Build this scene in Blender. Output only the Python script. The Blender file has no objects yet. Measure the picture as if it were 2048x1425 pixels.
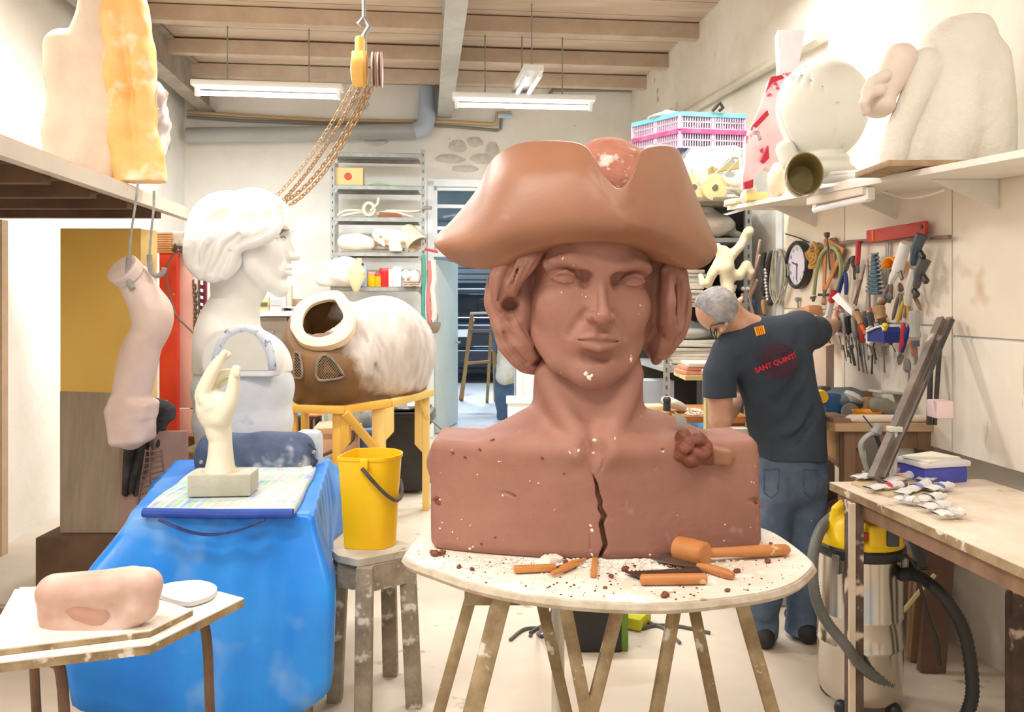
import bpy,bmesh,math,random
import numpy as np
from mathutils import Vector,Matrix,Euler
from mathutils.bvhtree import BVHTree
random.seed(7)
RNG=np.random.default_rng(7)
S=bpy.context.scene
COL=S.collection

# ------ camera, world, lights, exposure
F,CX,HZ,ZC=1637.0,1024.0,600.0,1.55
cam=bpy.data.objects.new('camera',bpy.data.cameras.new('camera'))
COL.objects.link(cam)
cam.location=(0,0,ZC)
cam.rotation_euler=(math.pi/2,0,0)
cam.data.sensor_width=36
cam.data.lens=36*F/2048
cam.data.shift_y=-(712.5-HZ)/2048
cam.data.clip_end=60
S.camera=cam
S.view_settings.view_transform='Standard'
S.view_settings.look='None'
S.view_settings.gamma=1
S.view_settings.use_curve_mapping=False
S.view_settings.exposure=0.38
world=bpy.data.worlds.new('world')
S.world=world
world.use_nodes=True
world.node_tree.nodes['Background'].inputs[0].default_value=(1.0,0.97,0.93,1)
world.node_tree.nodes['Background'].inputs[1].default_value=0.5
def area(name,loc,sx,sy,power,col,rot=(0,0,0)):
 l=bpy.data.lights.new(name,'AREA')
 l.shape='RECTANGLE'
 l.size,l.size_y,l.energy,l.color=sx,sy,power,col
 o=bpy.data.objects.new(name,l)
 COL.objects.link(o)
 o.location,o.rotation_euler=loc,rot
 return o
YAW=math.atan(174/1637)
WARM,COOL=(1.0,0.93,0.84),(0.88,0.95,1.0)
area('ceiling_light_near_left',(-1.7,1.6,3.45),1.5,0.3,52,WARM,(0,0.25,YAW))
area('front_fill',(-0.45,0.5,3.15),1.2,0.3,26,WARM,(0.25,0.1,YAW))  # added fill lamp that brightens the ochre board and the bust's front
area('ceiling_light_near_right',(0.95,1.5,3.45),1.5,0.3,20,WARM,(0,-0.2,YAW))
area('ceiling_light_mid_left',(-1.9,4.4,3.5),1.5,0.3,60,(1,.96,.91),(0,0,YAW))
area('ceiling_light_mid_right',(0.9,4.6,3.5),1.5,0.3,38,(1,.96,.91),(0,0,YAW))
area('ceiling_light_back_left',(-2.15,6.9,3.28),1.25,0.1,55,COOL,(0,0,YAW))
area('ceiling_light_back_right',(0.15,7.2,3.2),1.25,0.1,55,COOL,(0,0,YAW))
area('garage_light',(-0.6,12.5,3.4),1.5,0.5,150,(.75,.88,1),(0,0,YAW))

# ------ pixel helpers: where a pixel of the photograph lies in the room
def P(px,py,Y):
 return Vector(((px-CX)*Y/F,Y,ZC+(HZ-py)*Y/F))
def W(px,py,a):
 return P(px,py,F*a/(px-850.0))
def B(px,py,d):
 return P(px,py,d/(1-0.1063*(px-CX)/F))
def FL(px,py,z=0.0):
 return P(px,py,F*(ZC-z)/(py-HZ))
def Rm(a,Y,Z):
 return Vector((a-0.1063*Y,Y,Z))

# ------ materials
def lin(c):
 return tuple(((x/255)/12.92 if x<=10 else(((x/255)+.055)/1.055)**2.4)for x in c)
MATS={}
def M(name,c,c2=None,scale=6.0,rough=.6,metal=0.0,bump=0.0,bscale=None,spots=None,mix=(.35,.65),stretch=None,emit=None,trans=0.0,alpha=None,detail=4.0,spots2=None,coat=0.0):
 if name in MATS:
  return MATS[name]
 m=bpy.data.materials.new(name)
 m.use_nodes=True
 nt=m.node_tree
 b=nt.nodes['Principled BSDF']
 b.inputs['Roughness'].default_value=rough
 b.inputs['Metallic'].default_value=metal
 if coat:
  b.inputs['Coat Weight'].default_value=coat
  b.inputs['Coat Roughness'].default_value=.15
 if trans:
  b.inputs['Transmission Weight'].default_value=trans
  b.inputs['IOR'].default_value=1.25
 if alpha is not None:
  b.inputs['Alpha'].default_value=alpha
 c1=(*lin(c),1)
 b.inputs['Base Color'].default_value=c1
 m.diffuse_color=c1
 if emit:
  b.inputs['Emission Color'].default_value=(*lin(emit[0]),1)
  b.inputs['Emission Strength'].default_value=emit[1]
 if c2 or bump or spots:
  tc=nt.nodes.new('ShaderNodeTexCoord')
  vec=tc.outputs['Object']
  if stretch:
   mp=nt.nodes.new('ShaderNodeMapping')
   mp.inputs['Scale'].default_value=stretch
   nt.links.new(vec,mp.inputs['Vector'])
   vec=mp.outputs['Vector']
  def noise(sc,det=detail,rg=.6):
   n=nt.nodes.new('ShaderNodeTexNoise')
   n.inputs['Scale'].default_value=sc
   n.inputs['Detail'].default_value=det
   n.inputs['Roughness'].default_value=rg
   nt.links.new(vec,n.inputs['Vector'])
   return n.outputs['Fac']
  cur=None
  if c2:
   r=nt.nodes.new('ShaderNodeValToRGB')
   r.color_ramp.elements[0].position,r.color_ramp.elements[1].position=mix
   r.color_ramp.elements[0].color=c1
   r.color_ramp.elements[1].color=(*lin(c2),1)
   nt.links.new(noise(scale),r.inputs[0])
   cur=r.outputs[0]
  for sp in(spots,spots2):
   if not sp:
    continue
   sc_,ssc,th=sp[:3]
   r=nt.nodes.new('ShaderNodeValToRGB')
   r.color_ramp.elements[0].position,r.color_ramp.elements[1].position=th,th+(sp[3]if len(sp)>3 else .03)
   r.color_ramp.elements[0].color=(0,0,0,1)
   r.color_ramp.elements[1].color=(1,1,1,1)
   nt.links.new(noise(ssc,3.0),r.inputs[0])
   mx=nt.nodes.new('ShaderNodeMix')
   mx.data_type='RGBA'
   nt.links.new(r.outputs[0],mx.inputs[0])
   if cur is None:
    mx.inputs[6].default_value=c1
   else:
    nt.links.new(cur,mx.inputs[6])
   mx.inputs[7].default_value=(*lin(sc_),1)
   cur=mx.outputs[2]
  if cur is not None:
   nt.links.new(cur,b.inputs['Base Color'])
  if bump:
   bn=nt.nodes.new('ShaderNodeBump')
   bn.inputs['Strength'].default_value=bump
   bn.inputs['Distance'].default_value=.02
   nt.links.new(noise(bscale or scale*2),bn.inputs['Height'])
   nt.links.new(bn.outputs[0],b.inputs['Normal'])
 MATS[name]=m
 return m

# ------ objects
def T(name,label,cat,loc=(0,0,0),group=None,rz=0.0):
 """a thing: an Empty at its base that parents its parts"""
 o=bpy.data.objects.new(name,None)
 COL.objects.link(o)
 o.location=loc
 o.rotation_euler=(0,0,rz)
 o.empty_display_size=.05
 o['label'],o['category']=label,cat
 if group:
  o['group']=group
 return o
def tag(o,label,cat,group=None,kind=None):
 o['label'],o['category']=label,cat
 if group:
  o['group']=group
 if kind:
  o['kind']=kind
 return o
def wloc(o):
 v=Vector((0,0,0))
 while o is not None:
  v+=o.location
  o=o.parent
 return v
def link(me,name,mat,parent=None,world=True,angle=35,base=True):
 """link a mesh whose vertices are in world coordinates (world) or in the parent's own coordinates; its origin goes to its base"""
 if mat is not None:
  me.materials.append(mat)
 me.shade_smooth()
 if angle is not None:
  me.set_sharp_from_angle(angle=math.radians(angle))
 o=bpy.data.objects.new(name,me)
 COL.objects.link(o)
 off=Vector((0,0,0))
 if parent is not None:
  o.parent=parent
  if world:
   off=wloc(parent)
 n=len(me.vertices)
 co=np.empty(n*3,np.float32)
 me.vertices.foreach_get('co',co)
 co=co.reshape(-1,3)
 if base and n:
  c=(co.min(0)+co.max(0))/2
  c[2]=co[:,2].min()
  me.vertices.foreach_set('co',(co-c).ravel())
  o.location=Vector(c.tolist())-off
  me.update()
 return o
def mesh_arrays(v,q,name='m'):
 me=bpy.data.meshes.new(name)
 v=np.asarray(v,np.float32)
 q=np.asarray(q,np.int32)
 me.vertices.add(len(v))
 me.vertices.foreach_set('co',v.ravel())
 k=q.shape[1]
 me.loops.add(q.size)
 me.loops.foreach_set('vertex_index',q.ravel())
 me.polygons.add(len(q))
 me.polygons.foreach_set('loop_start',np.arange(0,q.size,k,dtype=np.int32))
 me.update(calc_edges=True)
 me.validate()
 return me
def frame_from(d,up=Vector((0,0,1))):
 d=Vector(d).normalized()
 if abs(d.dot(up))>.98:
  up=Vector((0,1,0))
 x=d.cross(up).normalized()
 y=x.cross(d).normalized()
 return x,y,d
class MB:
 """collects shapes; build() links them as ONE mesh object"""
 def __init__(s):
  s.v,s.f=[],[]
 def add(s,v,f):
  n=len(s.v)
  s.v+=[tuple(x)for x in v]
  s.f+=[tuple(i+n for i in q)for q in f]
  return s
 def box(s,c,size,rot=None,bev=0.0):
  hx,hy,hz=size[0]/2,size[1]/2,size[2]/2
  if bev>0:
   bm=bmesh.new()
   bmesh.ops.create_cube(bm,size=1)
   for v in bm.verts:
    v.co=Vector((v.co.x*size[0],v.co.y*size[1],v.co.z*size[2]))
   bmesh.ops.bevel(bm,geom=bm.edges[:],offset=min(bev,.49*min(size)),segments=2,affect='EDGES',profile=.5)
   bm.verts.index_update()
   vs=[v.co.copy()for v in bm.verts]
   fs=[tuple(v.index for v in f.verts)for f in bm.faces]
   bm.free()
  else:
   vs=[Vector((x,y,z))for x in(-hx,hx)for y in(-hy,hy)for z in(-hz,hz)]
   fs=[(0,1,3,2),(4,6,7,5),(0,4,5,1),(2,3,7,6),(0,2,6,4),(1,5,7,3)]
  R=rot if isinstance(rot,Matrix)else(Euler(rot).to_matrix()if rot else Matrix.Identity(3))
  c=Vector(c)
  return s.add([c+R @ v for v in vs],fs)
 def bar(s,p,q,w,h,up=Vector((0,0,1)),bev=0.0):
  p,q=Vector(p),Vector(q)
  x,y,d=frame_from(q-p,up)
  R=Matrix((x,d,y)).transposed()
  return s.box((p+q)/2,(w,(q-p).length,h),R,bev)
 def hexa(s,pts):
  return s.add(pts,[(3,2,1,0),(4,5,6,7),(0,1,5,4),(1,2,6,5),(2,3,7,6),(3,0,4,7)])
 def tube(s,pts,r,n=10,caps=True,flat=None,closed=False):
  pts=[Vector(p)for p in pts]
  m=len(pts)
  rs=list(r)if hasattr(r,'__len__')else[r]*m
  base=len(s.v)
  prev=None
  for i,p in enumerate(pts):
   if closed:
    d=pts[(i+1)%m]-pts[i-1]
   else:
    d=pts[min(i+1,m-1)]-pts[max(i-1,0)]
   if d.length<1e-9:
    d=Vector((0,0,1))
   d.normalize()
   if prev is None:
    x,_,_=frame_from(d)
    y=d.cross(x)
   else:
    x=prev-d*prev.dot(d)
    if x.length<1e-6:
     x,_,_=frame_from(d)
    x.normalize()
    y=d.cross(x)
   prev=x
   fy=flat if flat else 1.0
   for k in range(n):
    t=2*math.pi*k/n
    s.v.append(tuple(p+x*(math.cos(t)*rs[i])+y*(math.sin(t)*rs[i]*fy)))
  rings=m if closed else m-1
  for i in range(rings):
   a,b=base+i*n,base+((i+1)%m)*n
   for k in range(n):
    k2=(k+1)%n
    s.f.append((a+k,a+k2,b+k2,b+k))
  if caps and not closed:
   s.f.append(tuple(base+k for k in reversed(range(n))))
   s.f.append(tuple(base+(m-1)*n+k for k in range(n)))
  return s
 def cyl(s,p,q,r,r2=None,n=16):
  return s.tube([p,q],[r,r if r2 is None else r2],n)
 def lathe(s,c,prof,n=24,axis=None,sx=1.0,sy=1.0,closed_top=True):
  """profile of (radius, height) about an axis through c"""
  c=Vector(c)
  if axis is None:
   x,y,d=Vector((1,0,0)),Vector((0,1,0)),Vector((0,0,1))
  else:
   x,y,d=frame_from(axis)
   y=d.cross(x)
  base=len(s.v)
  for(r,h)in prof:
   for k in range(n):
    t=2*math.pi*k/n
    s.v.append(tuple(c+d*h+x*(r*sx*math.cos(t))+y*(r*sy*math.sin(t))))
  for i in range(len(prof)-1):
   a,b=base+i*n,base+(i+1)*n
   for k in range(n):
    k2=(k+1)%n
    s.f.append((a+k,a+k2,b+k2,b+k))
  if prof[0][0]>1e-6:
   s.f.append(tuple(base+k for k in reversed(range(n))))
  if prof[-1][0]>1e-6 and closed_top:
   s.f.append(tuple(base+(len(prof)-1)*n+k for k in range(n)))
  return s
 def prism(s,poly,ex,c=None):
  """polygon of 3D points pushed along the vector ex"""
  poly=[Vector(p)for p in poly]
  ex=Vector(ex)
  n=len(poly)
  s.add(poly+[p+ex for p in poly],[tuple(reversed(range(n))),tuple(range(n,2*n))]+[(i,(i+1)%n,n+(i+1)%n,n+i)for i in range(n)])
  return s
 def ell(s,c,r,rot=None,n=14,m=9,amp=0.0):
  R=rot if isinstance(rot,Matrix)else(Euler(rot).to_matrix()if rot else Matrix.Identity(3))
  c=Vector(c)
  vs=[c+R @ Vector((0,0,-r[2]))]
  for i in range(1,m):
   ph=-math.pi/2+math.pi*i/m
   for k in range(n):
    t=2*math.pi*k/n
    a=1+(random.uniform(-amp,amp)if amp else 0)
    vs.append(c+R @ Vector((r[0]*math.cos(ph)*math.cos(t)*a,r[1]*math.cos(ph)*math.sin(t)*a,r[2]*math.sin(ph)*a)))
  vs.append(c+R @ Vector((0,0,r[2])))
  f=[(0,1+(k+1)%n,1+k)for k in range(n)]
  for i in range(m-2):
   for k in range(n):
    a,b=1+i*n,1+(i+1)*n
    f.append((a+k,a+(k+1)%n,b+(k+1)%n,b+k))
  e=len(vs)-1
  a=1+(m-2)*n
  f+=[(a+k,a+(k+1)%n,e)for k in range(n)]
  return s.add(vs,f)
 def grid(s,rows):
  """rows of equally many points joined into a sheet"""
  base=len(s.v)
  w=len(rows[0])
  for r in rows:
   s.v+=[tuple(p)for p in r]
  for i in range(len(rows)-1):
   for j in range(w-1):
    a=base+i*w+j
    s.f.append((a,a+1,a+w+1,a+w))
  return s
 def build(s,name,mat,parent=None,world=True,angle=35,recalc=True):
  me=bpy.data.meshes.new(name)
  me.from_pydata(s.v,[],s.f)
  if recalc:
   bm=bmesh.new()
   bm.from_mesh(me)
   bmesh.ops.recalc_face_normals(bm,faces=bm.faces[:])
   bm.to_mesh(me)
   bm.free()
  me.update()
  return link(me,name,mat,parent,world,angle)
def solid(o,t,offset=-1,sub=0,bev=0.0):
 m=o.modifiers.new('thickness','SOLIDIFY')
 m.thickness,m.offset=t,offset
 if sub:
  m2=o.modifiers.new('smooth','SUBSURF')
  m2.levels=m2.render_levels=sub
 return o
def struct(o):
 o['kind']='structure'
 return o
def copy_thing(root,loc,label=None,rz=None):
 """a thing with copies of its parts and their sub-parts"""
 c=root.copy()
 COL.objects.link(c)
 c.location=loc
 if rz is not None:
  c.rotation_euler=(0,0,rz)
 if label:
  c['label']=label
 for ch in root.children:
  d=ch.copy()
  COL.objects.link(d)
  d.parent=c
  for g in ch.children:
   e=g.copy()
   COL.objects.link(e)
   e.parent=d
 return c
def spline(pts,n):
 """n points on a Catmull-Rom curve through pts (tuples of any length)"""
 p=np.array([tuple(x)for x in pts],float)
 m=len(p)
 out=[]
 for t in np.linspace(0,m-1,n):
  i=min(int(t),m-2)
  u=t-i
  p0,p1,p2,p3=p[max(i-1,0)],p[i],p[i+1],p[min(i+2,m-1)]
  out.append(.5*((2*p1)+(-p0+p2)*u+(2*p0-5*p1+4*p2-p3)*u*u+(-p0+3*p1-3*p2+p3)*u**3))
 return np.array(out)
def sag(p,q,drop,n=14):
 p,q=Vector(p),Vector(q)
 return[p.lerp(q,t)-Vector((0,0,drop*4*t*(1-t)))for t in[i/(n-1)for i in range(n)]]

# ------ sculpting: blended distance fields meshed by surface nets
class Vol:
 def __init__(s,lo,hi,h):
  s.lo,s.h=np.array(lo,float),h
  s.n=np.ceil((np.array(hi)-s.lo)/h).astype(int)+1
  s.f=np.full(s.n,1e3,np.float32)
  s.ax=[(s.lo[i]+h*np.arange(s.n[i])).astype(np.float32)for i in range(3)]
  s.Mx=None
  s.sc=1.0
 def frame(s,Mw=None,sc=1.0):
  s.Mx,s.sc=Mw,sc
  return s
 def _do(s,fn,lo,hi,k,op):
  """fn takes local coordinates; lo/hi local bounds"""
  lo,hi=np.array(lo,float),np.array(hi,float)
  if s.Mx is not None:
   cs=[s.Mx @ Vector((x,y,z))for x in(lo[0],hi[0])for y in(lo[1],hi[1])for z in(lo[2],hi[2])]
   wl=np.array([min(c[i]for c in cs)for i in range(3)])
   wh=np.array([max(c[i]for c in cs)for i in range(3)])
  else:
   wl,wh=lo,hi
  kw=k*s.sc
  mg=kw+3*s.h
  i0=np.clip(np.floor((wl-mg-s.lo)/s.h).astype(int),0,s.n)
  i1=np.clip(np.ceil((wh+mg-s.lo)/s.h).astype(int)+1,0,s.n)
  if np.any(i1<=i0):
   return s
  sl=tuple(slice(a,b)for a,b in zip(i0,i1))
  X=s.ax[0][sl[0]][:,None,None]
  Y=s.ax[1][sl[1]][None,:,None]
  Z=s.ax[2][sl[2]][None,None,:]
  if s.Mx is not None:
   I=s.Mx.inverted()
   X,Y,Z=[I[r][0]*X+I[r][1]*Y+I[r][2]*Z+I[r][3]for r in range(3)]
  d=(fn(X,Y,Z)*s.sc).astype(np.float32)
  f=s.f[sl]
  if op=='add':
   if kw>0:
    hh=np.maximum(kw-np.abs(f-d),0)/kw
    r=np.minimum(f,d)-hh*hh*kw*.25
   else:
    r=np.minimum(f,d)
  elif op=='sub':
   d=-d
   if kw>0:
    hh=np.maximum(kw-np.abs(f-d),0)/kw
    r=np.maximum(f,d)+hh*hh*kw*.25
   else:
    r=np.maximum(f,d)
  s.f[sl]=r
  return s
 def ell(s,c,r,rot=None,k=0.0,op='add'):
  c,r=np.array(c,float),np.array(r,float)
  R=Euler(rot).to_matrix().transposed()if rot else None
  m=max(r)
  def fn(X,Y,Z):
   X,Y,Z=X-c[0],Y-c[1],Z-c[2]
   if R is not None:
    X,Y,Z=[R[i][0]*X+R[i][1]*Y+R[i][2]*Z for i in range(3)]
   a,b,e=X/r[0],Y/r[1],Z/r[2]
   k0=np.sqrt(a*a+b*b+e*e)+1e-6
   a,b,e=a/r[0],b/r[1],e/r[2]
   k1=np.sqrt(a*a+b*b+e*e)+1e-6
   return k0*(k0-1)/k1
  ext=np.full(3,m)if rot else r
  return s._do(fn,c-ext,c+ext,k,op)
 def tube(s,pts,rs,k=0.0,op='add',flat=None):
  P_=[np.array(tuple(p),float)for p in pts]
  rs=list(rs)if hasattr(rs,'__len__')else[rs]*len(P_)
  def fn(X,Y,Z):
   best=None
   for i in range(len(P_)-1):
    a,b=P_[i],P_[i+1]
    ba=b-a
    L=float(ba @ ba)+1e-12
    x,y,z=X-a[0],Y-a[1],Z-a[2]
    t=np.clip((x*ba[0]+y*ba[1]+z*ba[2])/L,0,1)
    d=np.sqrt((x-t*ba[0])**2+(y-t*ba[1])**2+(z-t*ba[2])**2)-(rs[i]+(rs[i+1]-rs[i])*t)
    best=d if best is None else np.minimum(best,d)
   return best
  A=np.array(P_)
  m=max(rs)
  return s._do(fn,A.min(0)-m,A.max(0)+m,k,op)
 def box(s,c,half,rot=None,rnd=0.0,k=0.0,op='add',warp=None):
  c,hf=np.array(c,float),np.array(half,float)-rnd
  R=(rot if isinstance(rot,Matrix)else Euler(rot).to_matrix()).transposed()if rot else None
  def fn(X,Y,Z):
   X,Y,Z=X-c[0],Y-c[1],Z-c[2]
   if R is not None:
    X,Y,Z=[R[i][0]*X+R[i][1]*Y+R[i][2]*Z for i in range(3)]
   if warp:
    X,Y,Z=warp(X,Y,Z)
   a,b,e=np.abs(X)-hf[0],np.abs(Y)-hf[1],np.abs(Z)-hf[2]
   return np.sqrt(np.maximum(a,0)**2+np.maximum(b,0)**2+np.maximum(e,0)**2)+np.minimum(np.maximum(a,np.maximum(b,e)),0)-rnd
  ext=np.full(3,np.linalg.norm(half))if rot else np.array(half,float)+(0.12/s.sc if warp else 0)
  return s._do(fn,c-ext,c+ext,k,op)
 def noise(s,amp,scale,seed=0,oct_=2):
  """lumps: adds smooth noise to the field near the surface"""
  rg=np.random.default_rng(seed)
  acc=np.zeros_like(s.f)
  for o in range(oct_):
   fr=scale*2**o
   for _ in range(5):
    w=rg.normal(size=3)
    w=w/np.linalg.norm(w)*fr*rg.uniform(.7,1.3)
    ph=rg.uniform(0,6.28)
    acc+=np.sin(w[0]*s.ax[0][:,None,None]+w[1]*s.ax[1][None,:,None]+w[2]*s.ax[2][None,None,:]+ph)/(5**.5*1.5**o)
  s.f+=(amp*acc).astype(np.float32)
  return s
 def mesh(s,name='m',smooth=0):
  f=s.f
  f[0],f[-1],f[:,0],f[:,-1],f[:,:,0],f[:,:,-1]=[np.maximum(x,s.h*.5)for x in(f[0],f[-1],f[:,0],f[:,-1],f[:,:,0],f[:,:,-1])]
  sg=f<0
  n=f.shape
  cnt=np.zeros([x-1 for x in n],np.int8)
  for i in(0,1):
   for j in(0,1):
    for k in(0,1):
     cnt+=sg[i:n[0]-1+i,j:n[1]-1+j,k:n[2]-1+k]
  mixed=(cnt>0)&(cnt<8)
  ids=np.argwhere(mixed)
  idx=np.full(mixed.shape,-1,np.int64)
  idx[mixed]=np.arange(len(ids))
  pos=np.zeros((len(ids),3))
  num=np.zeros(len(ids))
  corners=[(i,j,k)for i in(0,1)for j in(0,1)for k in(0,1)]
  for a in corners:
   for b in corners:
    if sum(b)-sum(a)==1 and all(y>=x for x,y in zip(a,b)):
     fa=f[ids[:,0]+a[0],ids[:,1]+a[1],ids[:,2]+a[2]]
     fb=f[ids[:,0]+b[0],ids[:,1]+b[1],ids[:,2]+b[2]]
     cr=(fa<0)!=(fb<0)
     t=np.where(cr,fa/np.where(cr,fa-fb,1),0)
     pos+=np.where(cr[:,None],np.array(a)+t[:,None]*(np.array(b)-np.array(a)),0)
     num+=cr
  v=s.lo+s.h*(ids+pos/np.maximum(num,1)[:,None])
  quads=[]
  for ax in range(3):
   o1,o2=(ax+1)%3,(ax+2)%3
   lo_=[slice(None)]*3
   hi_=[slice(None)]*3
   lo_[ax],hi_[ax]=slice(0,-1),slice(1,None)
   a,b=sg[tuple(lo_)],sg[tuple(hi_)]
   for flip,mk in((False,a & ~b),(True,~a & b)):
    e=np.argwhere(mk)
    e=e[(e[:,o1]>0)&(e[:,o2]>0)&(e[:,o1]<n[o1]-1)&(e[:,o2]<n[o2]-1)]
    if not len(e):
     continue
    d1,d2=np.zeros(3,int),np.zeros(3,int)
    d1[o1],d2[o2]=1,1
    g=lambda x:idx[x[:,0],x[:,1],x[:,2]]
    q=np.stack([g(e-d1-d2),g(e-d2),g(e),g(e-d1)],1)
    quads.append(q[:,::-1]if flip else q)
  q=np.concatenate(quads)
  q=q[(q>=0).all(1)]
  for _ in range(smooth):
   acc,c=np.zeros_like(v),np.zeros(len(v))
   for i in range(4):
    a,b=q[:,i],q[:,(i+1)%4]
    np.add.at(acc,a,v[b]);np.add.at(c,a,1)
   v=.5*v+.5*acc/np.maximum(c,1)[:,None]
  return mesh_arrays(v,q,name)
 def build(s,name,mat,parent=None,smooth=0,angle=None):
  return link(s.mesh(name,smooth),name,mat,parent,True,angle)

# ------ the setting
U=Vector((math.cos(YAW),math.sin(YAW),0))
V=Vector((-math.sin(YAW),math.cos(YAW),0))
RZ=Matrix.Rotation(YAW,3,'Z')
D0=9.4*math.cos(YAW)
def room(u,v,z):
 return U*u+V*v+Vector((0,0,z))
def ubox(mb,u0,u1,v0,v1,z0,z1,bev=0.0):
 return mb.box(room((u0+u1)/2,(v0+v1)/2,(z0+z1)/2),(u1-u0,v1-v0,z1-z0),RZ,bev)
ZCEIL=4.0
AL,AR=-2.65*math.cos(YAW),2.40*math.cos(YAW)
m_plaster=M('old_white_plaster',(236,232,222),(246,244,238),1.3,.9,bump=.25,bscale=7,spots=((196,184,166),1.4,.70,.03),spots2=((166,160,150),5.5,.76,.03))
m_plaster_side=M('flaking_plaster',(222,214,198),(238,233,222),1.6,.9,bump=.35,bscale=8,spots=((190,172,150),2.2,.68,.04),spots2=((140,124,108),7,.74,.03))
m_floor=M('dusty_concrete',(206,190,170),(226,214,196),1.1,.85,bump=.1,bscale=14,spots=((176,160,144),5,.66,.05))
m_floor2=M('painted_garage_concrete',(186,190,196),(206,206,208),1.2,.8,spots=((196,168,178),1.6,.6,.1))
m_board_c=M('ceiling_board',(196,172,150),(214,196,176),2,.8,stretch=(.4,3,1))
m_steel_g=M('grey_steel',(150,152,150),(172,172,168),8,.5,.5)
m_steel_l=M('pale_painted_steel',(206,210,208),(188,190,188),6,.5)
m_white=M('white_paint',(240,240,236),rough=.5)
m_offwhite=M('off_white_paint',(236,232,222),(222,216,204),5,.6)
mb=MB();ubox(mb,AL-.3,AR+.3,-1.2,D0+.25,-.12,0)
struct(mb.build('floor',m_floor))
mb=MB();ubox(mb,AL-.2,AL,-1.0,D0+.2,0,ZCEIL)
struct(mb.build('wall_left',m_plaster))
mb=MB();ubox(mb,AR,AR+.2,-1.0,D0+.2,0,ZCEIL)
struct(mb.build('wall_right',m_plaster_side))
du0,du1=.10,1.04
mb=MB()
ubox(mb,AL,du0,D0,D0+.2,0,ZCEIL)
ubox(mb,du1,AR,D0,D0+.2,0,ZCEIL)
ubox(mb,du0,du1,D0,D0+.2,2.90,ZCEIL)
wall_b=struct(mb.build('wall_back',m_plaster))
m_stone=M('bare_stone',(222,218,208),(196,190,178),9,.95,bump=.6,bscale=20)
for(px,py,w,h)in((751,284,.27,.10),(915,292,.22,.14),(950,284,.2,.12),(900,318,.34,.10),(965,318,.3,.12),(930,338,.3,.08),(985,300,.16,.18),(718,208,.22,.16)):
 c=B(px,py,9.4-.005)
 mb=MB();mb.ell(c,(w/2,.012,h/2),RZ,10,6,.12)
 mb.build('stone',m_stone,wall_b)
ceil_bm=MB();ubox(ceil_bm,AL-.2,AR+.2,-1.0,D0+.2,ZCEIL+.03,ZCEIL+.15)
ceiling=struct(ceil_bm.build('ceiling',m_board_c))
v=5.4
while v<D0-.05:
 w=min(.36,D0-v)
 mb=MB();ubox(mb,AL,AR,v+.006,v+w-.006,ZCEIL-.02+random.uniform(0,.012),ZCEIL+.03)
 mb.build('plank',m_board_c,ceiling)
 v+=.36
def ibeam(u,z0,z1,v0,v1,mat,n):
 mb=MB()
 ubox(mb,u-.012,u+.012,v0,v1,z0+.012,z1-.012)
 ubox(mb,u-.08,u+.08,v0,v1,z0,z0+.016)
 ubox(mb,u-.08,u+.08,v0,v1,z1-.016,z1)
 return struct(mb.build('trim_%d'%n,mat))
ibeam(-2.38,3.62,3.97,4.5,D0,M('dusty_beam_steel',(150,140,128),(176,164,150),5,.7),1)
ibeam(.22,3.62,3.97,4.5,D0,M('pale_beam_steel',(176,176,168),(190,190,184),5,.7),2)
for i,vv in enumerate((7.0,7.9,8.7)):
 mb=MB();ubox(mb,AL,AR,vv-.05,vv+.05,3.84,3.97)
 struct(mb.build('trim_%d'%(3+i),M('tan_purlin',(190,168,146),(206,188,166),4,.8)))
m_frame=M('white_gloss_frame',(238,242,242),rough=.35)
mb=MB()
for(a,b,c,d)in((du0-.07,du0,0,2.90),(du1,du1+.07,0,2.90),(du0,du1,2.04,2.12),(du0-.07,du1+.07,2.84,2.92)):
 ubox(mb,a,b,D0-.03,D0+.12,c,d)
frame1=struct(mb.build('trim_6',m_frame))
mb=MB();ubox(mb,du0,du1,D0+.05,D0+.09,2.12,2.84)
m_glass=M('window_glass',(225,236,240),rough=.03,trans=1.0)
win=None
mb=MB()
ubox(mb,du0,du1,D0+.03,D0+.10,2.12,2.16);ubox(mb,du0,du1,D0+.03,D0+.10,2.80,2.84)
ubox(mb,du0,du0+.04,D0+.03,D0+.10,2.12,2.84);ubox(mb,du1-.04,du1,D0+.03,D0+.10,2.12,2.84)
for z in(2.37,2.62):
 ubox(mb,du0+.04,du1-.04,D0+.035,D0+.095,z-.02,z+.02)
win=struct(mb.build('window_1',m_frame))
for z0,z1 in((2.16,2.35),(2.39,2.60),(2.64,2.80)):
 mb=MB();ubox(mb,du0+.04,du1-.04,D0+.062,D0+.068,z0,z1)
 mb.build('pane',m_glass,win)
m_door=M('pale_green_grey_door',(196,206,200),(206,214,208),2,.5)
h0=B(869,872,9.4);h1=P(902,855,9.95)
hinge=Vector((h0.x,h0.y+.12,0));dd=Vector((h1.x-h0.x,h1.y-h0.y,0)).normalized()
door=MB()
door.bar(hinge+Vector((0,0,1.01))+dd*.01,hinge+Vector((0,0,1.01))+dd*.86,.045,2.0,bev=.006)
door1=struct(door.build('door_1',m_door))
hb=MB()
nrm=Vector((dd.y,-dd.x,0))
hp=hinge+dd*.78+Vector((0,0,1.02))+nrm*.023
hb.cyl(hp,hp+nrm*.05,.012);hb.bar(hp+nrm*.05,hp+nrm*.05-dd*.12,.016,.018)
hb.build('door_handle',m_steel_g,door1)
mb=MB();ubox(mb,-3.2,2.6,D0+.25,17.4,-.12,0);struct(mb.build('floor_garage',m_floor2))
m_gwall=M('garage_wall',(214,220,222),(200,206,208),1.5,.9)
mb=MB();ubox(mb,-3.4,-3.2,D0+.25,17.4,0,3.8);struct(mb.build('wall_garage_left',m_gwall))
mb=MB();ubox(mb,2.6,2.8,D0+.25,17.4,0,3.8);struct(mb.build('wall_garage_right',m_gwall))
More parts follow.
